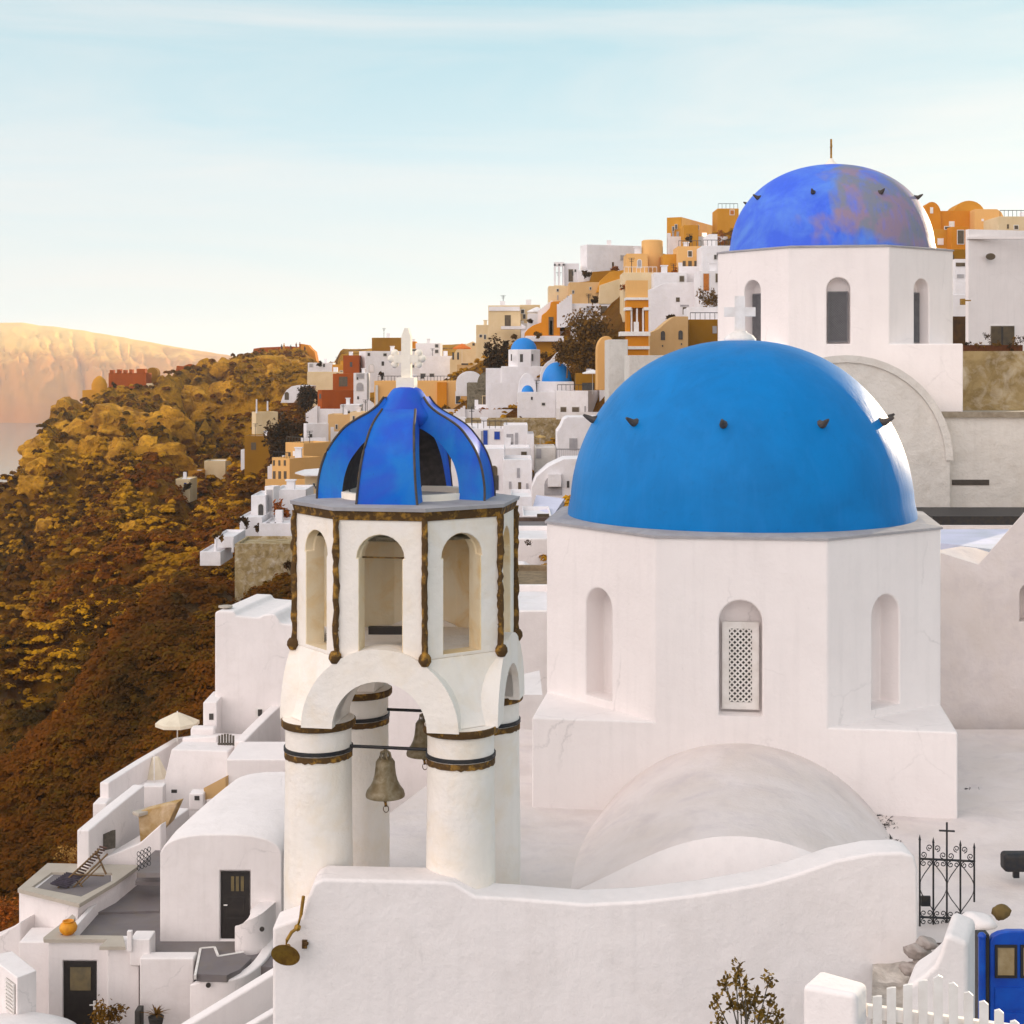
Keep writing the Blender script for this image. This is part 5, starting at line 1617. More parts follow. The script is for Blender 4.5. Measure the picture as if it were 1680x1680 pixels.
wallbox('end_pillar', 152, 174, 1318, 1345, 53.5, 0.8, W2, 'small white pillar block with an opening at the outer end of the terraces', 'pillar')
sweep_wall('outer_parapet', [P(171, 1284, 54.2), P(230, 1247, 57.2), P(292, 1211, 60.5), P(330, 1206, 61)], 0.35, 2.6, W, label='outer white parapet below the open umbrella', cat='wall')
slab('umbrella_terrace', [(175, 1296), (262, 1248), (300, 1216), (372, 1212), (372, 1240), (280, 1290), (190, 1335)], -15.6, 0.3, W2, 'white terrace floor under the umbrella', 'terrace')
wallbox('low_wall', 232, 268, 1290, 1350, 54.5, 0.5, W2, 'low white wall step behind the walkway', 'wall')
bm = NB(); lathe(bm, [(0.0, 0.50), (0.12, 0.46), (0.55, -0.42), (0.53, -0.5), (0.0, 0.3)], 8, tuple(P(256, 1262, 57.8)))
r = empty('closed_umbrella', P(253, 1290, 57), 'beige umbrella behind the white sloped building, seen only in part', 'umbrella')
obj('canopy', bm, CANVAS, r, world=True)
stick('pole', P(253, 1295, 57), P(253, 1240, 57), 0.025, WPAINT, r)
def umbrella(u, v, Y, r, h, hh, mat, label, n=8, sq=False, group=None, name='umbrella'):
    base = P(u, v, Y) + Vector((0, 0, -hh))
    rt = empty(name, base, label, 'umbrella', group)
    bm = NB()
    a0 = R(20)
    lathe(bm, [(0.0, h), (r * 0.14, h * 0.93), (r, 0.04), (r, -h * 0.22), (r * 0.985, -h * 0.22), (r * 0.98, 0.0), (0.0, h * 0.8)], n, tuple(P(u, v, Y)), a0, cap=False)
    obj('canopy', bm, mat, rt, world=True)
    bm = NB(); tube(bm, [base, P(u, v, Y) + Vector((0, 0, h * 1.1))], max(0.025, r * 0.018), 6)
    obj('pole', bm, WPAINT, rt, world=True)
    return rt
umbrella(291, 1186, 60, 0.86, 0.42, 0.95, CANVAS, 'open beige parasol on the terrace edge against the dark hillside', 8)
bd = empty('sloped_building', P(320, 1320, 56), 'white building with slightly leaning walls and tiny vents below the umbrella', 'building')
bm = NB()
f0 = [P(262, 1312, 55.6), P(281, 1229, 56.2), P(374, 1232, 56.2), P(374, 1345, 55.6), P(262, 1345, 55.6)]
prism(bm, f0, (0.3, 2.6, 0))
o = obj('wall', bm, W2, bd, world=True); soften(o, 0.06, 3)
for (u, v) in ((285, 1299),):
    add_box('vent', bd, u - 4, u + 5, v - 3, v + 2, 55.55, 0.06, DARK)
wallbox('white_block', 371, 470, 1246, 1345, 54.0, 2.6, W, 'plain white block with a sunlit top beside the bell tower columns', 'building')
bm = NB(); bd2 = P(318, 1308, 54)
r = empty('small_chimney', P(320, 1325, 53.5), 'tiny white chimney block with a dark hole above the vaulted house', 'chimney')
add_box('block', r, 310, 334, 1302, 1330, 53.5, 0.6, W2, 0.05); add_box('opening', r, 319, 327, 1306, 1313, 53.48, 0.04, DARK)
bm = NB()
prism(bm, [P(334, 1293, 53.8), P(370, 1274, 53.8), P(370, 1306, 53.8), P(336, 1312, 53.8)], (0.1, 0.3, 0))
thing('yellowed_wall', bm, TAN, 'short yellowed wall with a thin post beside the plain white block', 'wall')
# tall white house
th = empty('tall_house', P(410, 1190, 60), 'tall blank white house with a rounded roof hump and a chimney, against the brown hillside', 'house')
bm = NB()
pr_ = [(352, 1260), (352, 1005), (358, 1002), (384, 1003), (387, 1010), (410, 1012), (424, 1013), (432, 1009), (446, 1007), (452, 1009), (460, 1022), (470, 1024), (500, 1024), (520, 1260)]
prism(bm, [P(u, v, 60) for u, v in pr_], (0.8, 4.5, 0))
o = obj('wall', bm, W2, th, world=True); soften(o, 0.08, 3)
bm = NB(); lathe(bm, [(0.12, 0), (0.12, 0.12), (0.28, 0.14), (0.28, 0.2), (0, 0.22)], 16, tuple(P(370, 1002, 60.6)))
obj('chimney', bm, COPE, th, smooth=40, world=True)
f_ = add_box('window', th, 419, 431, 1162, 1176, 59.97, 0.06, WPAINT); q = add_box('pane', th, 423, 430, 1164, 1175, 59.95, 0.03, DARK); q.parent = f_
r = empty('annex', P(343, 1195, 59), 'small white annex with a square window at the left foot of the tall house', 'house')
add_box('wall', r, 333, 356, 1152, 1250, 59.0, 2, W2, 0.05); add_box('window', r, 343, 350, 1171, 1181, 58.97, 0.05, DARK)
wallbox('stepped_parapet', 312, 352, 1194, 1240, 58.5, 0.5, W2, 'low white parapet between the umbrella and the annex', 'wall', 0.1)
sweep_wall('ramp_wall', smooth_path([P(392, 1216, 56.5), P(420, 1188, 58), P(452, 1158, 60), P(480, 1140, 62)]), 0.4, 3.0, W2, label='white ramp wall climbing right in front of the tall house', cat='wall')
sweep_wall('terrace_wall', [P(300, 1210, 57.5), P(357, 1207, 57.5)], 0.25, 1.8, W2, label='white terrace wall left of the little wooden gate', cat='wall')
wg = empty('wooden_gate', P(370, 1228, 57), 'small dark wooden picket gate with rounded top', 'gate')
bm = NB()
for i in range(6):
    u = 358 + i * 4.6
    a, b = P(u, 1229, 57), P(u + 3.4, 1208 - 4 * math.sin(math.pi * (i + .5) / 6), 57)
    bm2 = NB(); box(bm2, a.x, b.x, 57, 57.03, a.z, b.z); obj('slat', bm2, GWOOD, wg, world=True)
add_box('rail', wg, 357, 384, 1219, 1222, 57.04, 0.03, GWOOD)
# ================================================================ THE TOWN ON THE RIDGE
BLT = simple('small_dome_blue', (0.0, 0.20, 0.62, 1), (0.0, 0.23, 0.68, 1), 0.5, 0, 0.5)
def face_box(root, name, mat, O, d, n, u0, u1, v0, v1, t, arched=False):
    """a plate on the wall plane through O with direction d and outward normal n, covering a pixel rectangle"""
    def hit(u, v):
        ray = P(u, v, 1.0)
        s = O.dot(n) / ray.dot(n)
        return ray * s
    a, b = hit(u0, v1), hit(u1, v1); c = hit(u1, v0); dd = hit(u0, v0)
    bm = NB()
    if arched:
        r = (b - a).length / 2
        m_ = (c + dd) / 2 - Vector((0, 0, r)); ex = (b - a).normalized()
        pts = [a, b] + [m_ + ex * r * math.cos(math.pi * k / 8) + Vector((0, 0, r * math.sin(math.pi * k / 8))) for k in range(9)]
    else:
        pts = [a, b, c, dd]
    prism(bm, [p - n * 0.03 for p in pts], n * (0.03 + t))
    return obj(name, bm, mat, root, world=True)
HOUSES = []
def H(label, u0, um, u1, vt, vb, Y, mat, wins=(), th=None, dep=6.0, cat='house', roofmat=None, name=None, ext=4.0, par=0.22, frame=None, mat2=None):
    """flat roofed house; corner at column um, faces run to u0 and u1; windows as (u0,u1,v0,v1[,kind])"""
    C = P(um, vt, Y)
    zt = C.z; zb = P(um, vb, Y).z - ext
    if um == u1 or um == u0:
        th_ = R(th if th is not None else 0)
        if um == u1: d1 = Vector((-math.cos(th_), math.sin(th_), 0)); other = u0
        else: d1 = Vector((math.cos(th_), math.sin(th_), 0)); other = u1
        k = (other - CU) / F
        s = (k * C.y - C.x) / (d1.x - k * d1.y)
        L1 = s; d2 = Vector((math.sin(th_) * (1 if um == u1 else -1), math.cos(th_), 0)); L2 = dep
    else:
        th_ = R(th if th is not None else 35)
        d1 = Vector((-math.cos(th_), math.sin(th_), 0)); d2 = Vector((math.sin(th_), math.cos(th_), 0))
        k = (u0 - CU) / F; L1 = (k * C.y - C.x) / (d1.x - k * d1.y)
        k = (u1 - CU) / F; L2 = (k * C.y - C.x) / (d2.x - k * d2.y)
        if L2 < 0 or L2 > 60: L2 = 6.0
    base = Vector((C.x, C.y, zb))
    nm = name or {'house': 'town_house'}.get(cat, cat.replace(' ', '_'))
    root = empty(nm, base, label, cat)
    c4 = [C, C + d1 * L1, C + d1 * L1 + d2 * L2, C + d2 * L2]
    cen = sum(c4, Vector()) / 4
    bm = NB()
    rimw = min(0.28, 0.08 * min(L1, L2) + .05)
    def ins(p): return p + (cen - p).normalized() * rimw * 1.4
    lo = [bm.verts.new((p.x, p.y, zb)) for p in c4]
    hi = [bm.verts.new((p.x, p.y, zt)) for p in c4]
    ih = [bm.verts.new((ins(p).x, ins(p).y, zt)) for p in c4]
    il = [bm.verts.new((ins(p).x, ins(p).y, zt - par - 0.05)) for p in c4]
    for k in range(4):
        k2 = (k + 1) % 4
        bm.faces.new((lo[k], lo[k2], hi[k2], hi[k])); bm.faces.new((hi[k], hi[k2], ih[k2], ih[k])); bm.faces.new((ih[k], ih[k2], il[k2], il[k]))
    bm.faces.new(lo); bm.faces.new(il)
    w = obj('wall', bm, mat, root, world=True)
    soften(w, 0.05, 1)
    bm = NB()
    rv = [bm.verts.new((ins(p).x, ins(p).y, zt - par)) for p in c4]
    bm.faces.new(rv)
    obj('roof', bm, roofmat or WF, root, world=True)
    n1 = Vector((d1.y, -d1.x, 0)); n1 = n1 if n1.dot(C) < 0 else -n1
    n2 = Vector((d2.y, -d2.x, 0)); n2 = n2 if n2.dot(C) < 0 else -n2
    for wv in wins:
        a, b, c, d = wv[:4]; kind = wv[4] if len(wv) > 4 else 'd'
        side = ((a + b) / 2 > um) if um not in (u0, u1) else False
        dd, n = (d2, n2) if side else (d1, n1)
        nmw = 'door' if 'D' in kind else 'window'
        mt = {'b': SHBL, 'o': ORWD, 'g': SLATE, 'w': W, 'n': BROWNW}.get(kind[0], DARK)
        if (b - a) >= 5 and 'x' not in kind:
            f_ = face_box(root, nmw, frame or (WPAINT if mat not in (WF, W, W2) else WG), C, dd, n, a - 1, b + 1, c - 1, d + (0 if nmw == 'door' else 1), 0.05, 'A' in kind)
            q = face_box(root, 'pane', mt, C, dd, n, a, b, c, d, 0.08, 'A' in kind); q.parent = f_
        else:
            face_box(root, nmw, mt, C, dd, n, a, b, c, d, 0.06, 'A' in kind)
    HOUSES.append((label, u0, u1, vt, vb, Y, base, mat))
    rn_ = random.Random(int(u0 * 7 + vt))
    if Y > 90 and cat == 'house' and abs(L1) > 2.5 and L2 > 2.5 and rn_.random() < 0.75:
        c_ = cen + (C - cen) * rn_.uniform(-.5, .5); s_ = rn_.uniform(.28, .5); h_ = rn_.uniform(.5, 1.1)
        bm = NB(); box(bm, c_.x - s_, c_.x + s_, c_.y - s_, c_.y + s_, zt - par, zt + h_)
        if rn_.random() < .5: box(bm, c_.x - s_ - .12, c_.x + s_ + .12, c_.y - s_ - .12, c_.y + s_ + .12, zt + h_ + .01, zt + h_ + .13)
        obj('chimney', bm, WF if rn_.random() < .7 else mat, root, world=True)
    if Y > 90 and cat == 'house' and abs(L1) > 3 and L2 > 3:
        if rn_.random() < 0.35:
            c_ = cen + (C - cen) * rn_.uniform(-.4, .6); hh = rn_.uniform(1.4, 2.4)
            bm = NB(); tube(bm, [(c_.x, c_.y, zt - par), (c_.x, c_.y, zt + hh)], 0.05, 4)
            for q in (0, .22, .44): tube(bm, [(c_.x - .45 + q * .4, c_.y, zt + hh - q), (c_.x + .45 - q * .4, c_.y, zt + hh - q)], 0.03, 4)
            obj('antenna', bm, IRON, root, world=True)
        if rn_.random() < 0.35 and Y < 240:
            bm = NB(); n_ = max(3, int(L1 / 0.55))
            for q in range(n_ + 1):
                c_ = C + d1 * (L1 * (.04 + .92 * q / n_)) + d2 * .14
                tube(bm, [(c_.x, c_.y, zt), (c_.x, c_.y, zt + .75)], 0.03, 4)
            a_, b__ = C + d1 * L1 * .04 + d2 * .14, C + d1 * L1 * .96 + d2 * .14
            tube(bm, [(a_.x, a_.y, zt + .75), (b__.x, b__.y, zt + .75)], 0.04, 4)
            obj('railing', bm, rn_.choice((IRON, WPAINT, GWOOD)), root, world=True)
    return root
def poly_house(label, px, Y, dvec, mat, cat='house', name='town_house', wins=(), ext=0):
    C = P(px[0][0], px[0][1], Y)
    ub = sum(p[0] for p in px) / len(px); vb = max(p[1] for p in px)
    root = empty(name, P(ub, vb, Y), label, cat)
    bm = NB(); prism(bm, [P(u, v, Y) for u, v in px], dvec)
    o = obj('wall', bm, mat, root, world=True); soften(o, 0.05, 1)
    for wv in wins:
        a, b, c, d = wv[:4]; kind = wv[4] if len(wv) > 4 else 'd'
        mt = {'b': SHBL, 'o': ORWD, 'g': SLATE, 'w': W, 'n': BROWNW}.get(kind[0], DARK)
        face_box(root, 'door' if 'D' in kind else 'window', mt, C, Vector((1, 0, 0)), Vector((0, -1, 0)), a, b, c, d, 0.06, 'A' in kind)
    return root
def vault_px(u0, u1, vt, vs, vb, n=12):
    c, r = (u0 + u1) / 2, (u1 - u0) / 2
    return [(u0, vb), (u0, vs)] + [(c - r * math.cos(math.pi * k / n), vs - (vs - vt) * math.sin(math.pi * k / n)) for k in range(1, n)] + [(u1, vs), (u1, vb)]
# ---- skyline left of the tower's cross and around it
H('small rust red cube house at the left end of the white skyline group', 563, 563, 589, 583, 640, 330, RST, [(574, 578, 594, 602)])
H('dark ochre block on the roof of the big white house behind the tower cross', 610, 610, 659, 554, 578, 347, OLV)
H('big white house with many little windows right behind the tower cross', 589, 600, 690, 576, 640, 330, WF, [(603, 607, 579, 584), (629, 634, 580, 584), (626, 630, 593, 600), (625, 629, 616, 623), (674, 679, 599, 603), (606, 613, 598, 610, 'wA')], th=70)
H('small orange topped block right of the tower cross on the skyline', 664, 664, 682, 560, 580, 350, ORG)
H('white house with two stacked windows, right of the tower cross', 682, 722, 726, 563, 600, 345, WF, [(714, 719, 565, 570), (714, 719, 574, 579), (676, 683, 573, 576)], th=10)
H('low white house with two dark grilled windows behind the peach building', 688, 688, 751, 584, 640, 322, WF, [(690, 698, 613, 621), (705, 712, 613, 621)])
poly_house('cream gabled house under the orange parasol', [(738, 640), (738, 590), (752, 570), (776, 560), (796, 572), (803, 600), (803, 640)], 312, (0, 6, 0), CREAM, wins=[(775, 779, 563, 567), (742, 745, 578, 590), (750, 753, 578, 590)])
umbrella(758, 571, 306, 1.9, 0.9, 3.0, CANO, 'orange parasol on the cream house terrace')
H('tan house wall below the cream gabled house', 750, 750, 803, 598, 640, 300, TAN, [(757, 770, 596, 599, 'nx')])
r = H('wide peach house behind the cupola with one slim window', 614, 614, 767, 625, 700, 235, PEACH, [(748, 755, 643, 662)], dep=8)
add_box('recess_shade', r, 717, 733, 627, 700, 234.6, 0.5, ORG)  # orange strip painting the shaded side of a recess
add_box('column', r, 616, 620, 632, 690, 234.4, 0.4, WG)
H('narrow white stacked house with arched niche left of the peach house', 580, 580, 602, 612, 690, 292, WF, [(585, 597, 613, 621, 'g'), (585, 596, 628, 641, 'gA'), (586, 589, 650, 655)])
H('bright white low roof block beside the rust red house', 558, 558, 590, 664, 690, 262, WF)
H('pale tan house tucked left of the cupola', 574, 574, 616, 676, 720, 240, CREAM)
r = H('large rust red house left of the cupola', 521, 528, 581, 640, 690, 300, RST, [(524, 527, 646, 654)], th=60)
H('upper rust house with white roof edge above the large rust red house', 546, 546, 582, 613, 645, 308, RST, [(556, 570, 618, 634, 'nx')])
H('yellow cream house with flat roof near the hilltop', 504, 504, 566, 610, 640, 350, CREAM, [(552, 556, 612, 620, 'nx')])
H('little white cafe building on the skyline below the hilltop', 505, 505, 546, 595, 606, 392, WF, [(508, 513, 597, 602, 'g'), (530, 533, 597, 602)])
H('yellow house with small orange awning on the skyline', 545, 545, 566, 598, 625, 372, OCH)
poly_house('white and tan vaulted house on the hillside', [(460, 661), (464, 650), (470, 640), (478, 634), (488, 632), (502, 633), (500, 640), (490, 650), (482, 661)], 330, (1.5, 6, 0), WF, wins=[(467, 474, 643, 656, 'nA')])
H('square cream house with two thin posts on its roof', 413, 420, 456, 676, 720, 290, CREAM, th=60)
for (u, v0, v1, l) in ((421, 655, 676, 'taller thin white post on the cream house roof'), (439, 658, 672, 'shorter thin white post near the cream house roof')):
    bm = NB(); tube(bm, [P(u, v1 + 2, 289), P(u, v0, 289)], 0.18, 6, 0.14); thing('post', bm, WF, l, 'post')
H('dark ochre terrace house with a white roof line above the brown bushes', 401, 401, 443, 715, 750, 268, OLV, [(412, 420, 726, 738, 'nx')])
H('white cube house left of the cupola with one dark opening', 498, 503, 539, 695, 730, 236, WF, [(508, 512, 712, 718)], th=60)
H('tan house behind the left edge of the cupola', 538, 538, 580, 680, 730, 243, TAN)
H('yellow house with three tall windows left of the cupola', 468, 498, 545, 727, 775, 206, PEACH, [(473, 477, 742, 752, 'nx'), (481, 486, 740, 752, 'wx'), (490, 494, 743, 752, 'nx')], th=40, ext=5)
H('lower yellow house with two rows of small windows', 446, 475, 525, 752, 810, 196, PEACH, [(448, 451, 755, 764, 'nx'), (457, 460, 755, 764, 'nx'), (466, 469, 755, 764, 'nx'), (448, 452, 773, 788, 'nx'), (457, 461, 773, 788, 'nx'), (466, 470, 773, 788, 'nx')], th=40, ext=5)
H('small cream annex under a white awning left of the cupola', 500, 500, 524, 781, 830, 182, CREAM)
bm = NB(); prism(bm, [P(484, 775, 178), P(500, 779, 176), P(528, 779, 176), P(528, 768, 186), P(500, 770, 184)], (0, 0, -0.15)); thing('awning', bm, CANW, 'white flat awning over the small cream annex', 'awning')
H('white house with an arched doorway at the edge of the cliff village', 412, 412, 436, 813, 862, 152, WF, [(424, 432, 827, 854, 'dA')])
H('white house with a tall dark shutter beside the arched doorway house', 434, 449, 460, 798, 860, 153, WF, [(438, 447, 804, 838, 'g')], th=20)
H('white house with a faint window just left of the tower ledge', 449, 449, 502, 803, 872, 154, WF, [(468, 477, 845, 863, 'g')])
H('low white terrace block with dark planter opening', 430, 430, 480, 858, 874, 147, WF, [(440, 452, 861, 866)])
H('white terrace parapet at the cliff edge', 393, 393, 430, 848, 866, 148, WF)
H('thin white terrace kiosk on the brown slope', 352, 352, 384, 880, 888, 140, WF, ext=0.6)
for (u, l) in ((354, 'left'), (382, 'right')):
    bm = NB(); tube(bm, [P(u, 906, 140), P(u, 884, 140)], 0.12, 6); thing('post', bm, WF, l + ' slim white post carrying the terrace kiosk roof', 'post')
H('lowest white ledge on the brown slope', 328, 328, 362, 905, 914, 138, WF, ext=0.8)
H('rough stone retaining wall under the white cliff terrace', 385, 385, 487, 892, 940, 132, STN, cat='wall', name='retaining_wall', roofmat=STN)
for i, (a, b, c, d, Y, m, l) in enumerate(((288, 312, 786, 806, 262, CREAM, 'small cream hut with a blue door on the far slope'), (335, 370, 756, 774, 262, CREAM, 'long low cream hut on the far slope'), (395, 413, 738, 754, 262, WF, 'tiny white hut above the brown bushes'), (308, 330, 772, 790, 262, OCH, 'tiny yellow hut between two cream huts on the slope'))):
    Y = (hitY((a + b) / 2, d + 3, 120) or Y) - 5
    H(l, a, a, b, c, d, Y, m, [(302, 306, 792, 802, 'bx')] if i == 0 else (), ext=2.0)
# castle ruin and hilltop
r = H('ruined rust red castle wall with battlements on the ridge', 178, 178, 240, 612, 640, 404, RST, cat='ruin', name='castle_ruin')
for (a, b, c) in ((180, 185, 607), (192, 197, 606), (202, 206, 607), (212, 216, 606), (224, 238, 605)):
    add_box('battlement', r, a, b, c, 613, 404, 2.5, RST)
r = H('yellow ruin with a small dome left of the castle wall', 135, 135, 200, 640, 668, 392, OCH, cat='ruin', name='domed_ruin', roofmat=OCH)
bm = NB(); lathe(bm, [(2.0, 0), (2.0, 1.4), (1.5, 2.7), (0.6, 3.5), (0.0, 3.8)], 16, tuple(P(163, 640, 394))); obj('dome', bm, OCH, r, smooth=60, world=True)
H('low tan colonnade block right of the castle wall', 240, 240, 257, 629, 645, 404, CREAM, [(244, 247, 632, 640), (251, 254, 632, 640)], cat='ruin', name='colonnade')
poly_house('dark rounded ruin mound behind the castle wall', vault_px(240, 259, 603, 612, 640), 412, (0, 3, 0), OLV, 'ruin', 'ruin')
poly_house('orange rocky hilltop ruin with broken walls', [(490, 600), (488, 572), (494, 564), (505, 566), (510, 572), (516, 577), (519, 592), (522, 604)], 452, (0, 6, 0), ORG, 'ruin', 'ruin')
poly_house('rust coloured viewpoint wall on the hilltop', [(414, 582), (416, 572), (430, 570), (455, 569), (470, 568), (490, 569), (490, 582)], 458, (0, 3, 0), RST, 'wall', 'viewpoint_wall')
poly_house('small orange ruin on the ridge left of the hilltop', [(288, 610), (290, 600), (300, 601), (310, 597), (322, 600), (335, 603), (337, 612)], 436, (0, 3, 0), RST, 'ruin', 'ruin')
# people on the hilltop
def person_mesh(seed):
    rn = random.Random(seed)
    bm = NB()
    lathe(bm, [(0.10, 0.0), (0.11, 0.05), (0.12, 0.45), (0.17, 0.85), (0.16, 1.0), (0.21, 1.35), (0.20, 1.45), (0.07, 1.5), (0.06, 1.55), (0.105, 1.62), (0.11, 1.70), (0.06, 1.79), (0.0, 1.80)], 8, cap=True)
    for v in bm.verts: v.co.y *= 0.7
    return bm
pm = None
spots = [(389, 576), (396, 575), (406, 572), (420, 568), (431, 568), (444, 566), (448, 568), (462, 567), (466, 568), (477, 564), (486, 568), (492, 563), (500, 564), (503, 565), (296, 600), (313, 596), (523, 588), (530, 590), (538, 593)]
PL = ['leftmost person on the ridge of the highest hilltop', 'second person from the left on the highest hilltop', 'third person from the left on the hilltop, before the wall', 'first person at the left end of the viewpoint wall', 'second person from the left at the viewpoint wall',
 'person left of the close pair on the viewpoint wall', 'right hand one of the close pair on the viewpoint wall', 'left one of two people in the middle of the viewpoint wall', 'right one of two people in the middle of the viewpoint wall', 'tallest person, standing alone above the viewpoint wall', 'person between the tallest one and the orange ruin',
 'left person on top of the orange rocky ruin', 'middle person on top of the orange rocky ruin', 'right person on top of the orange rocky ruin', 'left person beside the small orange ruin on the lower ridge', 'right person on the small orange ruin of the lower ridge', 'highest of three people right of the orange rocky ruin', 'middle one of three people descending right of the orange ruin', 'lowest of three people by the little white cafe']
for i, (u, v) in enumerate(spots):
    Y_ = 452.0 if 380 < u < 510 else (432.0 if u < 380 else 395.0)
    o = thing('person', person_mesh(i), [SKIN, RST, DARK, OCH, BROWNW][i % 5], 'tiny standing person silhouetted on the hilltop ridge', 'person', 'people standing along the hilltop ridge') if i < 5 else None
    if i < 5: bases = (globals().get('bases') or []) + [o]
    else:
        o = bases[i % 5].copy(); COL.objects.link(o)
    o['label'] = PL[i]
    o.location = P(u, v + 6, Y_); o.location.z = gh(o.location.x, o.location.y) - 0.1; o.scale = (1.25, 1.25, 1.1 + 0.35 * ((i * 7) % 3) / 2)
# ---- centre group
H('tan flat block at the left end of the upper town', 781, 781, 803, 533, 570, 300, CREAM)
r = H('pale square house with a single brown door on the skyline', 801, 801, 854, 501, 560, 262, CREAM, [(828, 838, 517, 535, 'nxD')])
add_box('parapet_band', r, 802, 853, 503, 510, 261.8, 0.3, WF); add_box('porch_roof', r, 822, 862, 535, 540, 258, 2.5, WF)
H('tan house behind the white parasol on the skyline', 853, 853, 886, 500, 550, 268, CREAM, [(855, 860, 508, 514), (849, 852, 525, 533, 'nx'), (853, 856, 525, 533, 'nx')])
umbrella(881, 511, 256, 1.75, 0.75, 3.2, CANW, 'large white parasol beside the orange stepped house')
H('white terrace wall under the large white parasol', 866, 866, 888, 514, 535, 254, WF)
poly_house('orange house with curved stepping parapet and tall niche', [(861, 600), (861, 546), (866, 540), (874, 534), (888, 529), (889, 517), (896, 512), (902, 505), (904, 495), (919, 494), (919, 600)], 230, (0, 6, 0), ORG, wins=[(900, 908, 520, 550, 'n'), (902, 906, 526, 550, 'w')])
H('white roof ledge under the orange stepped house', 862, 862, 925, 551, 557, 224, WF, ext=0.3)
H('ochre wall below the orange house, behind the small dome', 866, 866, 916, 557, 590, 226, OCH)
H('tall white house beside the orange stepped house', 918, 918, 942, 494, 575, 235, WF, [(918, 922, 536, 548, 'gx')])
H('white loggia house with shaded openings above the big tree', 938, 938, 1030, 498, 530, 228, WF, [(938, 953, 502, 520, 'wx'), (962, 973, 502, 520, 'gx'), (985, 996, 502, 522, 'nx'), (1008, 1018, 506, 520, 'nx')])
H('long white upper wall over the loggia house', 958, 958, 1030, 477, 500, 231, WF, [(963, 965, 487, 491, 'gx')])
poly_house('white stair wall sloping down left of the big tree', [(895, 600), (912, 580), (935, 560), (945, 545), (950, 560), (930, 600)], 222, (0, 2, 0), WF, 'wall', 'stair_wall')
def small_dome(label, u0, u1, vt, vb, Y, drum=None, body=None, wins=(), squash=1.0):
    c = (u0 + u1) / 2; r = (u1 - u0) / 2 / F * Y; h = (vb - vt) / F * Y
    root = empty('small_church', P(c, (body or drum or (0, 0, 0, vb))[3], Y), label, 'church')
    bm = NB()
    lathe(bm, [(r * 1.0, 0.0)] + [(r * math.cos(math.pi / 2 * k / 10), h * math.sin(math.pi / 2 * k / 10)) for k in range(1, 10)] + [(0, h)], 32, tuple(P(c, vb, Y)), cap=False)
    obj('dome', bm, BLT, root, smooth=50, world=True)
    if drum:
        a, b, t_, bt = drum
        bm = NB(); R_ = (b - a) / 2 / F * Y
        lathe(bm, [(R_, -(bt - t_ + 12) / F * Y), (R_, 0), (R_ * 0.9, 0.05)], 8, tuple(P((a + b) / 2, t_, Y)), R(22.5))
        o = obj('drum', bm, WF, root, world=True)
        for (x0, x1, y0, y1) in wins:
            q = add_box('window', root, x0, x1, y0, y1, Y - R_ * 0.935, 0.3, DARK)
    if body:
        a, b, t_, bt = body
        q = add_box('wall', root, a, b, t_, bt + 15, Y - r * 1.2, r * 2.6, WF, 0.1)
    return root
small_dome('small white church with octagonal drum and blue dome, highest of the three little blue domes', 838, 881, 554, 575, 216, (832, 888, 574, 602), (822, 906, 601, 628), [(853, 858, 581, 594), (838, 840, 581, 592), (872, 875, 581, 592)])
small_dome('little church with the broadest blue dome of the distant three', 889, 938, 594, 626, 205, None, (868, 942, 626, 645))
small_dome('tiny blue dome on a white wall, smallest of the distant domes', 855, 876, 632, 646, 200)
poly_house('white barrel vault between the distant blue domes', vault_px(850, 880, 612, 640, 660), 202, (0, 4, 0), WF)
poly_house('pale gable wall behind the broadest small blue dome', vault_px(886, 942, 588, 620, 650), 210, (0, 1.5, 0), WF, 'wall', 'gable_wall')
H('long white low church body left of the small blue domes', 797, 797, 870, 604, 640, 214, WF)
H('white wall house under the tiniest blue dome', 849, 849, 912, 643, 700, 199, WF, [(871, 874, 651, 656), (889, 894, 661, 665)])
H('white house with two brown square windows near the tan terrace', 912, 965, 1006, 641, 700, 194, WF, [(920, 929, 668, 684, 'n'), (939, 950, 668, 684, 'n'), (959, 961, 666, 684, 'gx')], th=20)
r = H('grey stone house with a rounded gable, framed door and two windows', 766, 766, 849, 628, 690, 218, STG, [(803, 812, 650, 673, 'nD'), (792, 797, 650, 665, 'n'), (819, 824, 650, 666, 'n')], frame=CREAM, roofmat=STG)
bm = NB(); prism(bm, [P(u, v, 217.8) for u, v in vault_px(783, 813, 610, 629, 640)], (0, 0.8, 0)); obj('gable', bm, STG, r, world=True)
H('white terrace parapet in front of the grey stone house', 766, 766, 843, 673, 684, 212, WF, cat='wall', name='terrace_parapet', ext=1)
poly_house('white rounded roof behind the peach house', vault_px(748, 792, 609, 628, 650), 226, (0, 5, 0), WF)
H('rough brown stone retaining wall under the distant churches', 760, 760, 1000, 688, 740, 188, STN, cat='wall', name='retaining_wall', roofmat=STN)
umbrella(972, 612, 190, 1.35, 0.45, 2.6, CANW, 'wide white parasol on the terrace left of the big blue dome')
H('shaded tan terrace room behind the wide white parasol', 945, 945, 992, 612, 650, 200, OLV, [(955, 975, 628, 640, 'dx')])
poly_house('tan arched wall beside the big tree', vault_px(980, 1010, 551, 575, 640)[:-2] + [(1005, 640)], 172, (0, 4, 0), PEACH)
H('tall weathered grey wall with a white edge left of the big blue dome', 998, 998, 1030, 557, 700, 152, WG, cat='wall', name='weathered_wall')
H('rough grey wall just behind the big blue dome', 1032, 1032, 1100, 583, 640, 142, WG, cat='wall', name='weathered_wall')
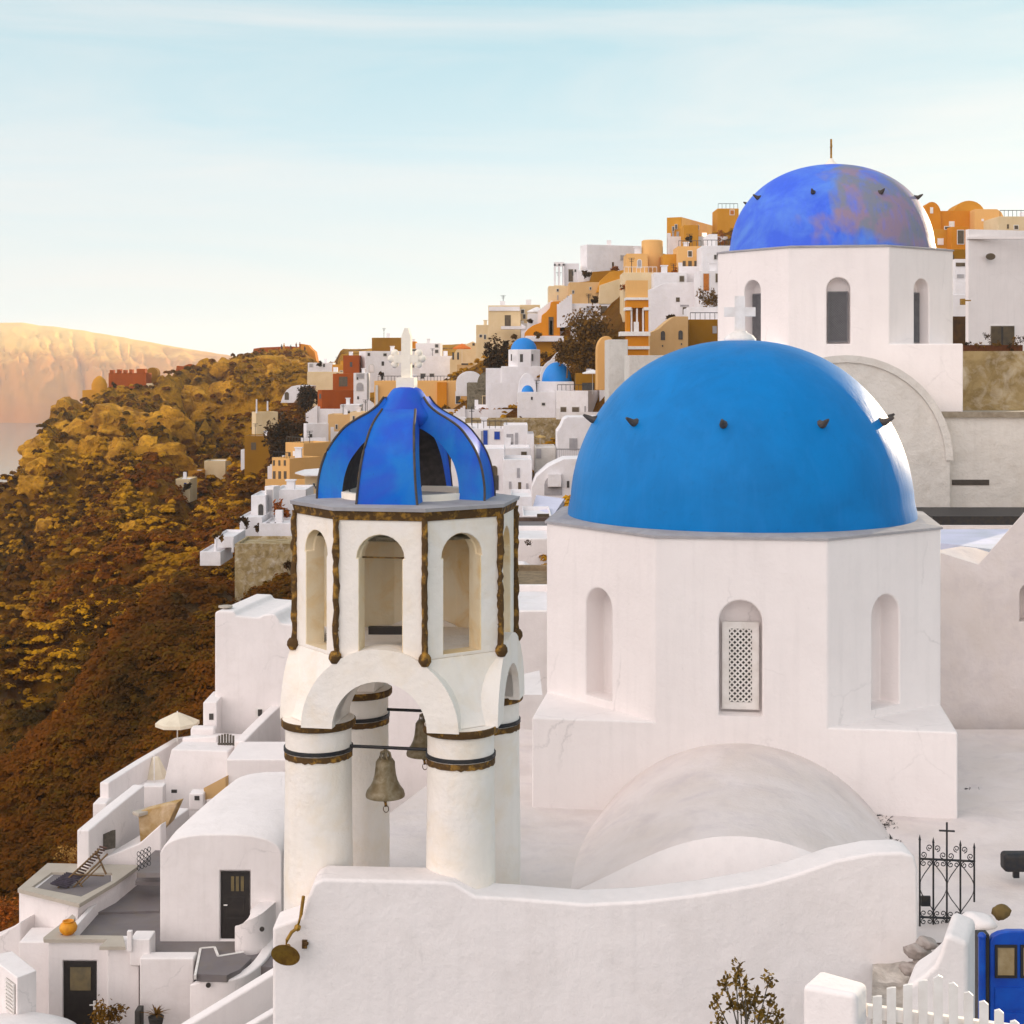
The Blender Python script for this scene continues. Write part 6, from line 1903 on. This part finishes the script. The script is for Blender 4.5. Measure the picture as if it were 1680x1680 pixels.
# orange and white belfry
bf = empty('orange_belfry', P(1045, 600, 160), 'orange belfry with white cornices, arches and slim columns', 'bell tower')
add_box('base', bf, 1028, 1064, 551, 640, 160, 2.3, ORG)
add_box('cornice', bf, 1018, 1067, 544, 551, 159.7, 2.9, WPAINT)
add_box('cornice', bf, 1026, 1066, 568, 573, 159.8, 2.6, WPAINT)
for (a, b) in ((1028, 1034), (1058, 1064)):
    add_box('pier', bf, a, b, 508, 544, 160, 2.3, ORG)
    add_box('pier_cap', bf, a - 2, b + 2, 504, 509, 159.8, 2.7, WPAINT)
for u in (1036, 1045, 1055):
    add_box('column', bf, u - 1.2, u + 1.4, 506, 544, 160.1, 0.3, WPAINT)
add_box('back_wall', bf, 1036, 1056, 500, 544, 161.6, 0.5, ORG)
add_box('upper_body', bf, 1028, 1064, 489, 505, 160, 2.3, ORG)
add_box('cornice', bf, 1027, 1065, 488, 492, 159.8, 2.7, WPAINT)
add_box('top', bf, 1028, 1063, 460, 488, 160.2, 2.0, PEACH)
add_box('pedestal', bf, 1040, 1048, 528, 544, 159.9, 0.4, WPAINT)
poly_house('tan chapel with sloping top and two arched windows', [(1066, 620), (1066, 546), (1080, 540), (1096, 526), (1106, 519), (1129, 519), (1129, 620)], 165, (0, 5, 0), TAN, wins=[(1084, 1091, 543, 558, 'A'), (1113, 1120, 542, 557, 'A'), (1086, 1088, 566, 569), (1117, 1119, 563, 566)])
H('dark ochre wall with one grey window left of the rear church', 1130, 1130, 1200, 524, 640, 170, OLV, [(1169, 1176, 535, 547, 'gx')], dep=5)
H('bright white flat roof above the dark ochre wall', 1131, 1131, 1200, 504, 524, 173, WF)
rt = empty('bush', P(1165, 505, 172), 'olive brown clipped bush between white roofs, left of the rear church', 'bush')
leafy('foliage', rt, P(1166, 492, 175), 1.7, (1.1, .8, .6), 900, 0.14, LEAFB, 21, 0.1)
poly_house('big rounded white house left of the rear church', [(1063, 560), (1063, 476), (1078, 470), (1090, 464), (1142, 463), (1165, 466), (1165, 560)], 192, (0, 6, 0), WF, wins=[(1109, 1115, 488, 495, 'n'), (1116, 1130, 500, 503, 'g'), (1120, 1126, 504, 516, 'n')])
H('white house with one brown window above the rounded white house', 1073, 1073, 1127, 447, 470, 202, WF, [(1115, 1122, 453, 462, 'n')])
H('white house with a tall orange door left of the rear church', 1148, 1148, 1200, 444, 500, 186, WF, [(1154, 1163, 449, 477, 'oD'), (1174, 1180, 449, 463, 'n')])
H('tan house with three brown doors and a small window', 1112, 1112, 1152, 404, 460, 206, PEACH, [(1129, 1135, 412, 421, 'n'), (1120, 1125, 428, 445, 'nx'), (1129, 1135, 428, 443, 'nx'), (1139, 1145, 428, 445, 'nx')])
H('ochre side wall between the tan houses', 1089, 1089, 1113, 417, 460, 208, OCH)
H('tall white stepped house touching the rear church', 1152, 1152, 1205, 403, 460, 200, WF)
H('white chimney block beside the ochre hilltop house', 1163, 1163, 1177, 384, 420, 203, WF, cat='chimney', name='chimney_block')
H('large ochre house crowning the upper town', 1094, 1118, 1215, 356, 410, 232, OCH, [(1103, 1106, 380, 392, 'g'), (1110, 1114, 380, 392, 'gx'), (1152, 1158, 383, 393, 'n')], th=25)
H('shaded recess block on the front of the large ochre house', 1122, 1122, 1146, 369, 400, 226, OCH)
H('square rooftop room on the large ochre house', 1177, 1177, 1212, 342, 360, 234, OCH, [(1198, 1204, 345, 352, 'o')])
rt = empty('climbing_plant', P(1184, 402, 222), 'rust brown climbing plant on the large ochre house', 'plant')
leafy('foliage', rt, P(1184, 390, 222), 1.15, (.7, .4, 1), 400, 0.12, LEAFO, 22, 0.1)
rr_ = empty('round_tower_house', P(1068, 450, 214), 'rounded cream house like a stubby tower on the skyline', 'house')
bm = NB(); lathe(bm, [(1.55, -6), (1.5, 0.0), (1.3, 0.15), (0, 0.2)], 20, tuple(P(1070, 396, 214))); obj('wall', bm, PEACH, rr_, smooth=50, world=True)
H('small tan house with an arched brown window below the rounded cream house', 1028, 1028, 1063, 416, 470, 210, PEACH, [(1046, 1052, 426, 439, 'gA')])
H('cream ledge house under the small tan house', 1022, 1022, 1080, 447, 480, 206, CREAM)
H('long white house on the skyline with one small window', 952, 963, 1052, 401, 450, 240, WF, [(1018, 1024, 419, 427, 'g'), (1004, 1007, 430, 442, 'nx')], th=70)
r = empty('open_belfry', P(917, 470, 236), 'white open framed structure with two tall slots on the skyline', 'house')
for (a, b) in ((909, 912), (916, 919), (923, 926)): add_box('pier', r, a, b, 433, 500, 236, 1.5, WF)
add_box('lintel', r, 909, 926, 430, 436, 236, 1.5, WF); add_box('base', r, 909, 926, 468, 500, 235.9, 1.6, CREAM)
H('white house with a tan porch beside the open framed structure', 926, 926, 950, 432, 480, 237, WF, [(933, 940, 442, 462, 'n')])
H('small white cube above the tan terraces', 948, 948, 972, 443, 460, 234, WF)
poly_house('dark olive terrace wall on the upper slope', [(940, 475), (940, 464), (968, 461), (972, 446), (1010, 443), (1010, 475)], 232, (0, 4, 0), OLV)
poly_house('bright ochre sloped wall under the long white house', [(978, 480), (985, 460), (1000, 446), (1030, 442), (1030, 462), (1000, 466), (985, 480)], 229, (0, 3, 0), OCH, 'wall', 'sloped_wall')
H('long tan terrace house across the upper town', 934, 934, 985, 463, 500, 230, TAN)
poly_house('pale sloped wall right of the long tan terrace house', [(982, 500), (984, 468), (1024, 455), (1024, 500)], 228, (0, 3, 0), CREAM, 'wall', 'sloped_wall')
H('cream house with a grey balcony at the skyline step', 900, 900, 938, 469, 510, 234, CREAM, [(914, 916, 484, 492, 'gx')])
bm = NB(); a, b = P(930, 493, 231), P(958, 485, 231); box(bm, a.x, b.x, 231, 231.2, a.z, b.z); thing('balcony_rail', bm, SLATE, 'grey balcony railing above the loggia house', 'railing')
# dark planting in the centre
for i, (u, v, Y, r_, sc, N, lab, m_) in enumerate(((965, 560, 205, 4.2, (1, .8, 1.05), 5200, 'big brown leaved tree in the middle of the town', LEAFB), (930, 578, 202, 1.9, (1, .8, 1), 1200, 'smaller bushy tree at the left foot of the big brown tree', LEAFB),
    (812, 585, 232, 2.3, (.9, .7, 1.6), 1500, 'dark bushes on the slope left of the small domed church', LEAFD), (470, 712, 246, 3.1, (1.15, 1, 1), 3600, 'dark round tree on the slope left of the cupola', LEAFD),
    (508, 652, 312, 2.5, (1, .8, 1.1), 1400, 'dark tree between the vaulted house and the rust red house', LEAFD), (470, 738, 236, 2.4, (1.1, .8, .9), 1500, 'lower dark tree beside the yellow house', LEAFD),
    (1008, 590, 176, 1.2, (.8, .8, 1.2), 500, 'dark shrub behind the tan arched wall', LEAFB), (1545, 445, 128, 1.1, (1, .8, .8), 500, 'orange brown shrub beside the rear church drum', LEAFO),
    (1105, 522, 178, 1.0, (1, .7, .8), 350, 'small dark shrub on the roof of the tan chapel', LEAFD), (440, 868, 146, 1.0, (1.5, .8, .5), 500, 'dark shrubs under the white cliff terrace', LEAFD))):
    c = P(u, v, Y)
    root = empty('tree' if 'tree' in lab else 'shrub', c + Vector((0, 0, -r_ * 1.5)), lab, 'tree' if 'tree' in lab else 'shrub')
    leafy('crown', root, c, r_, sc, N, 0.085 + Y * 0.0009, m_, 30 + i, 0.2)
    bm = NB(); tube(bm, [c + Vector((0, 0, -r_ * 1.8)), c + Vector((0.1, 0, -r_ * .9)), c + Vector((0, 0, -r_ * .2))], 0.06 * r_, 7, 0.03 * r_)
    for k in range(4):
        a = k * 1.7
        tube(bm, [c + Vector((0.05, 0, -r_ * .8)), c + Vector((math.cos(a) * r_ * .5, math.sin(a) * r_ * .4, r_ * .1 * k))], 0.03 * r_, 5, 0.01 * r_)
    obj('trunk', bm, WOOD, root, world=True)
# low terrace walls, stairs and extra windows that fill the steps between the houses
rs_ = random.Random(41)
TW = {}
for (lab, u0, u1, vt, vb, Y, base, mt_) in list(HOUSES):
    if Y < 110 or len(lab.split()) > 12 or u1 - u0 < 12 or any(w in lab for w in ('wall', 'roof', 'hut', 'ledge', 'kiosk', 'chimney', 'recess', 'top', 'ruin', 'castle', 'ridge', 'cliff')): continue
    a_ = u0 + (u1 - u0) * rs_.uniform(-.15, .2); b_ = u1 - (u1 - u0) * rs_.uniform(-.15, .3)
    vv = vb - 7 if vb - vt < 45 else vt + (vb - vt) * 0.66
    Yw = Y - rs_.uniform(2.0, 3.4)
    if rs_.random() < 0.6:
        p0, p1 = P(a_, vv, Yw), P(b_, vv, Yw)
        bm = NB(); h_ = rs_.uniform(.7, 1.2)
        box(bm, p0.x, p1.x, Yw, Yw + .3, p0.z - 3.0, p0.z + h_ * .4)
        k = rs_.randrange(3)
        if k: box(bm, (p0.x if k == 1 else p1.x - .5), (p0.x + .5 if k == 1 else p1.x), Yw - .05, Yw + .45, p0.z - 3.0, p0.z + h_)
        thing('terrace_wall', bm, WF if mt_ in (WF, W) or rs_.random() < .6 else mt_, 'terrace wall before the ' + lab, 'wall', 'low terrace walls between the houses of the town')
    if rs_.random() < 0.30:
        uu = a_ if rs_.random() < .5 else b_
        bm = NB(); c0 = P(uu, vv, Yw - .6); sg = 1 if uu == b_ else -1
        for k in range(7):
            x0 = c0.x + sg * k * .32
            box(bm, min(x0, x0 + sg * .32), max(x0, x0 + sg * .32), c0.y, c0.y + .8, c0.z - 4, c0.z + .9 - k * .24)
        thing('stairs', bm, WF, 'outside stairs by the ' + lab, 'stairs', 'white outside stairs in the town')
    if mt_ in (WF, PEACH, CREAM, TAN, OCH) and not any(w in lab for w in ('one', 'single', 'two', 'three', 'four', 'window', 'blank')) and u1 - u0 > 16 and vb - vt > 16:
        root = [o for o in bpy.data.objects if o.get('label') == lab][0]
        for q in range(rs_.randrange(1, 4)):
            uu = rs_.uniform(u0 + 4, u1 - 7); v_ = rs_.uniform(vt + 5, min(vb, vt + 26) - 8); w_ = rs_.choice((2.6, 3, 4)); h_ = rs_.choice((4, 5, 7))
            f_ = add_box('window', root, uu - .7, uu + w_ + .7, v_ - .7, v_ + h_ + .7, Y - .06, .2, WG)
            g_ = add_box('pane', root, uu, uu + w_, v_, v_ + h_, Y - .09, .1, DARK); g_.parent = f_
# small shrubs growing at the foot of some houses
rs_ = random.Random(77)
for (lab, u0, u1, vt, vb, Y, base, mt_) in list(HOUSES):
    if Y < 110 or len(lab.split()) > 12 or rs_.random() < 0.45: continue
    u = u0 + (u1 - u0) * rs_.uniform(.1, .9); r_ = rs_.uniform(.45, .95)
    vv = vt + (vb - vt) * 0.62 if vb - vt > 60 else vb - 6
    root = empty('shrub', P(u, vv, Y - 1.6), 'small shrub before the ' + lab.replace('small ', ''), 'shrub', 'small shrubs growing between the houses of the town')
    leafy('foliage', root, P(u, vv, Y - 1.6) + Vector((0, 0, r_ * .4)), r_, (1.3, .8, .8), 130, 0.10 + Y * 0.0008, [LEAFD, LEAFB, LEAFO][rs_.randrange(3)], int(u), 0.1)
# ---- right of the rear church
rg = empty('ochre_vaulted_house', P(1550, 400, 200), 'ochre hilltop house with a vaulted gable and a rounded roof, right of the rear church', 'house')
bm = NB(); prism(bm, [P(u, v, 200) for u, v in vault_px(1514, 1544, 331, 352, 420)], (0.5, 6, 0)); soften(obj('vault', bm, ORG, rg, world=True), 0.05, 1)
add_box('wall', rg, 1540, 1600, 346, 420, 200.5, 6, ORG)
bm = NB(); prism(bm, [P(u, v, 203) for u, v in vault_px(1564, 1616, 329, 352, 380)], (0.5, 6, 0)); soften(obj('vault', bm, OCH, rg, world=True), 0.05, 1)
add_box('window', rg, 1557, 1566, 363, 373, 200.45, 0.1, WPAINT); add_box('window', rg, 1526, 1531, 340, 350, 199.95, 0.1, WPAINT)
poly_house('peach hilltop house with a rounded corner and a tiny star lamp', [(1599, 420), (1599, 343), (1636, 343), (1643, 348), (1648, 358), (1648, 420)], 198, (0.3, 6, 0), PEACH, wins=[(1610, 1614, 359, 363, 'w')])
H('lower ochre house wall below the ochre vaulted house', 1520, 1520, 1585, 376, 440, 192, OCH, [(1539, 1547, 392, 401, 'w'), (1550, 1560, 372, 376, 'n')])
H('orange brick patterned block left of the tall white house', 1561, 1561, 1590, 372, 420, 190, ORG, [(1571, 1581, 378, 400, 'n')])
H('cream skyline house behind the tall white house', 1638, 1638, 1720, 355, 400, 188, CREAM, [(1652, 1655, 368, 375, 'n'), (1664, 1670, 370, 376, 'n')])
H('white stacked box with dark terrace right of the rear church', 1546, 1546, 1568, 435, 500, 124, WF, [(1547, 1566, 451, 459, 'nx'), (1552, 1566, 462, 479, 'dx')])
H('white block with a small dark window right of the rear church', 1567, 1567, 1592, 425, 500, 122, WF, [(1568, 1583, 431, 437, 'nx'), (1570, 1581, 450, 456, 'gx')])
H('white curved wall below the white blocks right of the rear church', 1540, 1540, 1592, 483, 530, 116, WF)
H('dark brown shed right of the rear church base', 1548, 1548, 1592, 519, 585, 104, simple('dark_shed', srgb(75, 48, 10), srgb(50, 30, 8), 0.8, 0, 2), cat='shed', name='shed')
H('ochre roof edge above the white blocks right of the rear church', 1544, 1544, 1588, 409, 438, 130, OLV, [(1547, 1565, 418, 432, 'nx')])
tw = H('tall white house with cornice, round vent and brown window at the right edge', 1584, 1589, 1760, 376, 640, 95, W, [(1625, 1663, 535, 572, 'n')], th=75, dep=6)
add_box('cornice', tw, 1588, 1760, 388, 392, 94.85, 0.3, W)
bm = NB(); lathe(bm, [(0.30, 0), (0.30, 0.05), (0, 0.05)], 18); bmesh.ops.transform(bm, matrix=Matrix.Translation(P(1625, 421, 94.95)) @ Matrix.Rotation(R(90), 4, 'X') @ Matrix.Diagonal((1, .7, 1, 1)), verts=bm.verts); obj('vent', bm, BROWNW, tw, world=True)
add_box('mullion', tw, 1643, 1646, 536, 572, 94.8, 0.05, DOORB)
sl = empty('street_lamp', P(1590, 497, 94), 'small lamp on the left corner of the tall white house', 'lamp')
add_box('bracket', sl, 1580, 1593, 492, 494, 94, 0.08, GOLDM); add_box('lantern', sl, 1577, 1584, 490, 500, 93.9, 0.3, GOLDM)
pb = empty('planter_box', P(1630, 577, 90), 'long brown planter with shrubs in front of the tall white house', 'planter')
add_box('box', pb, 1580, 1678, 566, 577, 90, 0.6, simple('brown_planter', srgb(95, 50, 15), None, 0.9))
for i, (u, v, r_) in enumerate(((1587, 564, .30), (1607, 567, .35), (1618, 556, .42), (1632, 566, .3), (1655, 568, .35), (1668, 562, .4), (1677, 555, .4))):
    leafy('foliage', pb, P(u, v, 90), r_, (1.1, .8, 1), 160, 0.05, [LEAFD, LEAFB][i % 2], 60 + i, 0.1)
# ---- lower centre between the tower and the big church
H('white house with two blue shutters between the bell tower and the big dome', 772, 772, 834, 703, 770, 152, WF, [(789, 793, 707, 730, 'gx'), (793, 800, 706, 731, 'bD'), (811, 820, 708, 721, 'b')])
H('white house with a shaded grey porch right of the blue shutters', 826, 826, 866, 697, 760, 150, WF, [(831, 842, 712, 730, 'gx'), (845, 850, 710, 735, 'gx'), (836, 840, 726, 733, 'wx')])
H('narrow white step house right of the grey porch', 864, 864, 876, 712, 760, 149, WF)
H('lower white terrace wall with a wooden chair shape', 820, 820, 870, 735, 790, 140, WF, [(836, 868, 749, 751, 'gx'), (855, 864, 741, 749, 'nx')])
H('white house with four slim dark windows between tower and church', 825, 825, 873, 754, 850, 121, WF, [(848, 853, 768, 784, 'gx'), (835, 839, 790, 802, 'gx'), (850, 855, 791, 809, 'nx'), (863, 867, 793, 806, 'gx')])
H('white house with a dark arched doorway right of the cupola', 780, 780, 828, 736, 850, 124, WF, [(805, 816, 764, 780, 'nA'), (804, 818, 780, 804, 'dx')])
H('white wall joining the cupola side to the blue shutter house', 740, 740, 796, 698, 800, 158, WF)
poly_house('white vaulted house with one grey door and balcony, left of the big dome', [(914, 790), (914, 708), (920, 700), (925, 688), (932, 684), (985, 684), (985, 790)], 142, (0, 5, 0), WF, wins=[(934, 947, 719, 738, 'gD')])
r = empty('balcony_railing', P(932, 752, 138), 'grey balcony railing left of the big dome', 'railing')
for k in range(12): add_box('bar', r, 914 + k * 3.2, 914.7 + k * 3.2, 737, 752, 138, 0.05, SLATE)
add_box('rail', r, 913, 952, 736, 738, 138, 0.08, SLATE)
umbrella(886, 717, 150, 0.62, 0.22, 1.8, simple('straw_canvas', srgb(200, 165, 100), None, 0.9), 'small straw parasol on the stone slope')
H('grey white terrace block under the small straw parasol', 878, 878, 912, 734, 770, 144, WG, [(880, 888, 722 + 14, 752, 'gx')])
poly_house('broad smooth white wall sloping down left of the big dome', [(872, 870), (872, 800), (880, 782), (900, 765), (925, 753), (960, 752), (960, 870)], 118, (0, 4, 0), WF, 'wall', 'sloping_house_wall', wins=[(893, 922, 781, 812, 'gA'), (930, 934, 789, 800)])
H('small white arch hood beside the big dome', 899, 899, 921, 778, 788, 117.5, WF, ext=0.5)
lil = plaster('lilac_roof', (0.66, 0.66, 0.80, 1), (0.60, 0.60, 0.72, 1), 0.6, 0.8, streak=False)
bm = NB(); prism(bm, [P(868, 852, 92), P(880, 812, 104), P(926, 818, 102), P(908, 845, 93), P(900, 848, 92)], (0, 0, -0.4)); thing('tilted_awning', bm, lil, 'pale lilac tilted awning left of the big dome', 'awning')
H('white cube house beneath the lilac awning', 838, 838, 872, 815, 880, 98, WF, [(840, 846, 835, 860, 'wx')])
H('white room with two grey windows just left of the big church', 858, 858, 905, 846, 875, 90, WF, [(863, 876, 851, 861, 'g'), (884, 892, 852, 862, 'g'), (881, 901, 843, 848, 'nx')])
H('brown and grey roof strip left of the big church', 836, 836, 905, 866, 884, 84, simple('brown_roof_strip', srgb(100, 82, 72), srgb(70, 55, 45), 0.9, 0, 1.5), cat='roof', name='roof_strip', roofmat=FLOOR)
H('white roof terrace with a dry plant left of the big church', 836, 836, 905, 884, 925, 72, W)
rt = empty('dry_plant', P(866, 893, 71), 'small dark dry plant on the white roof terrace', 'plant')
leafy('foliage', rt, P(868, 890, 70.6), 0.28, (1.3, 1, .6), 120, 0.04, LEAFD, 90, 0.1)
poly_house('white wavy parapet left of the big church', [(836, 975), (836, 926), (860, 925), (868, 930), (880, 936), (900, 940), (900, 975)], 66, (0, 1, 0), W, 'wall', 'wavy_parapet')
H('brown tiled flat roof left of the big church', 836, 836, 905, 959, 1010, 60, simple('brown_tiles', srgb(140, 120, 92), srgb(112, 96, 74), 0.9, 0, 3), cat='roof', name='tiled_roof', roofmat=simple('brown_tiles_top', srgb(140, 120, 92), srgb(112, 96, 74), 0.9, 0, 3))
H('blank white wall between the bell tower and the big church', 820, 820, 912, 1003, 1140, 48, W2)
bm = NB(); prism(bm, [Q(840, 1110, -9.0), Q(885, 1100, -9.0), Q(890, 1140, -9.0), Q(840, 1140, -9.0)], (0, 0, -.5)); thing('pale_ledge', bm, W2, 'pale ledge low between the bell tower and the big church', 'ledge')
H('white house wall seen through the bell tower arch', 560, 560, 840, 1110, 1400, 52, W2)
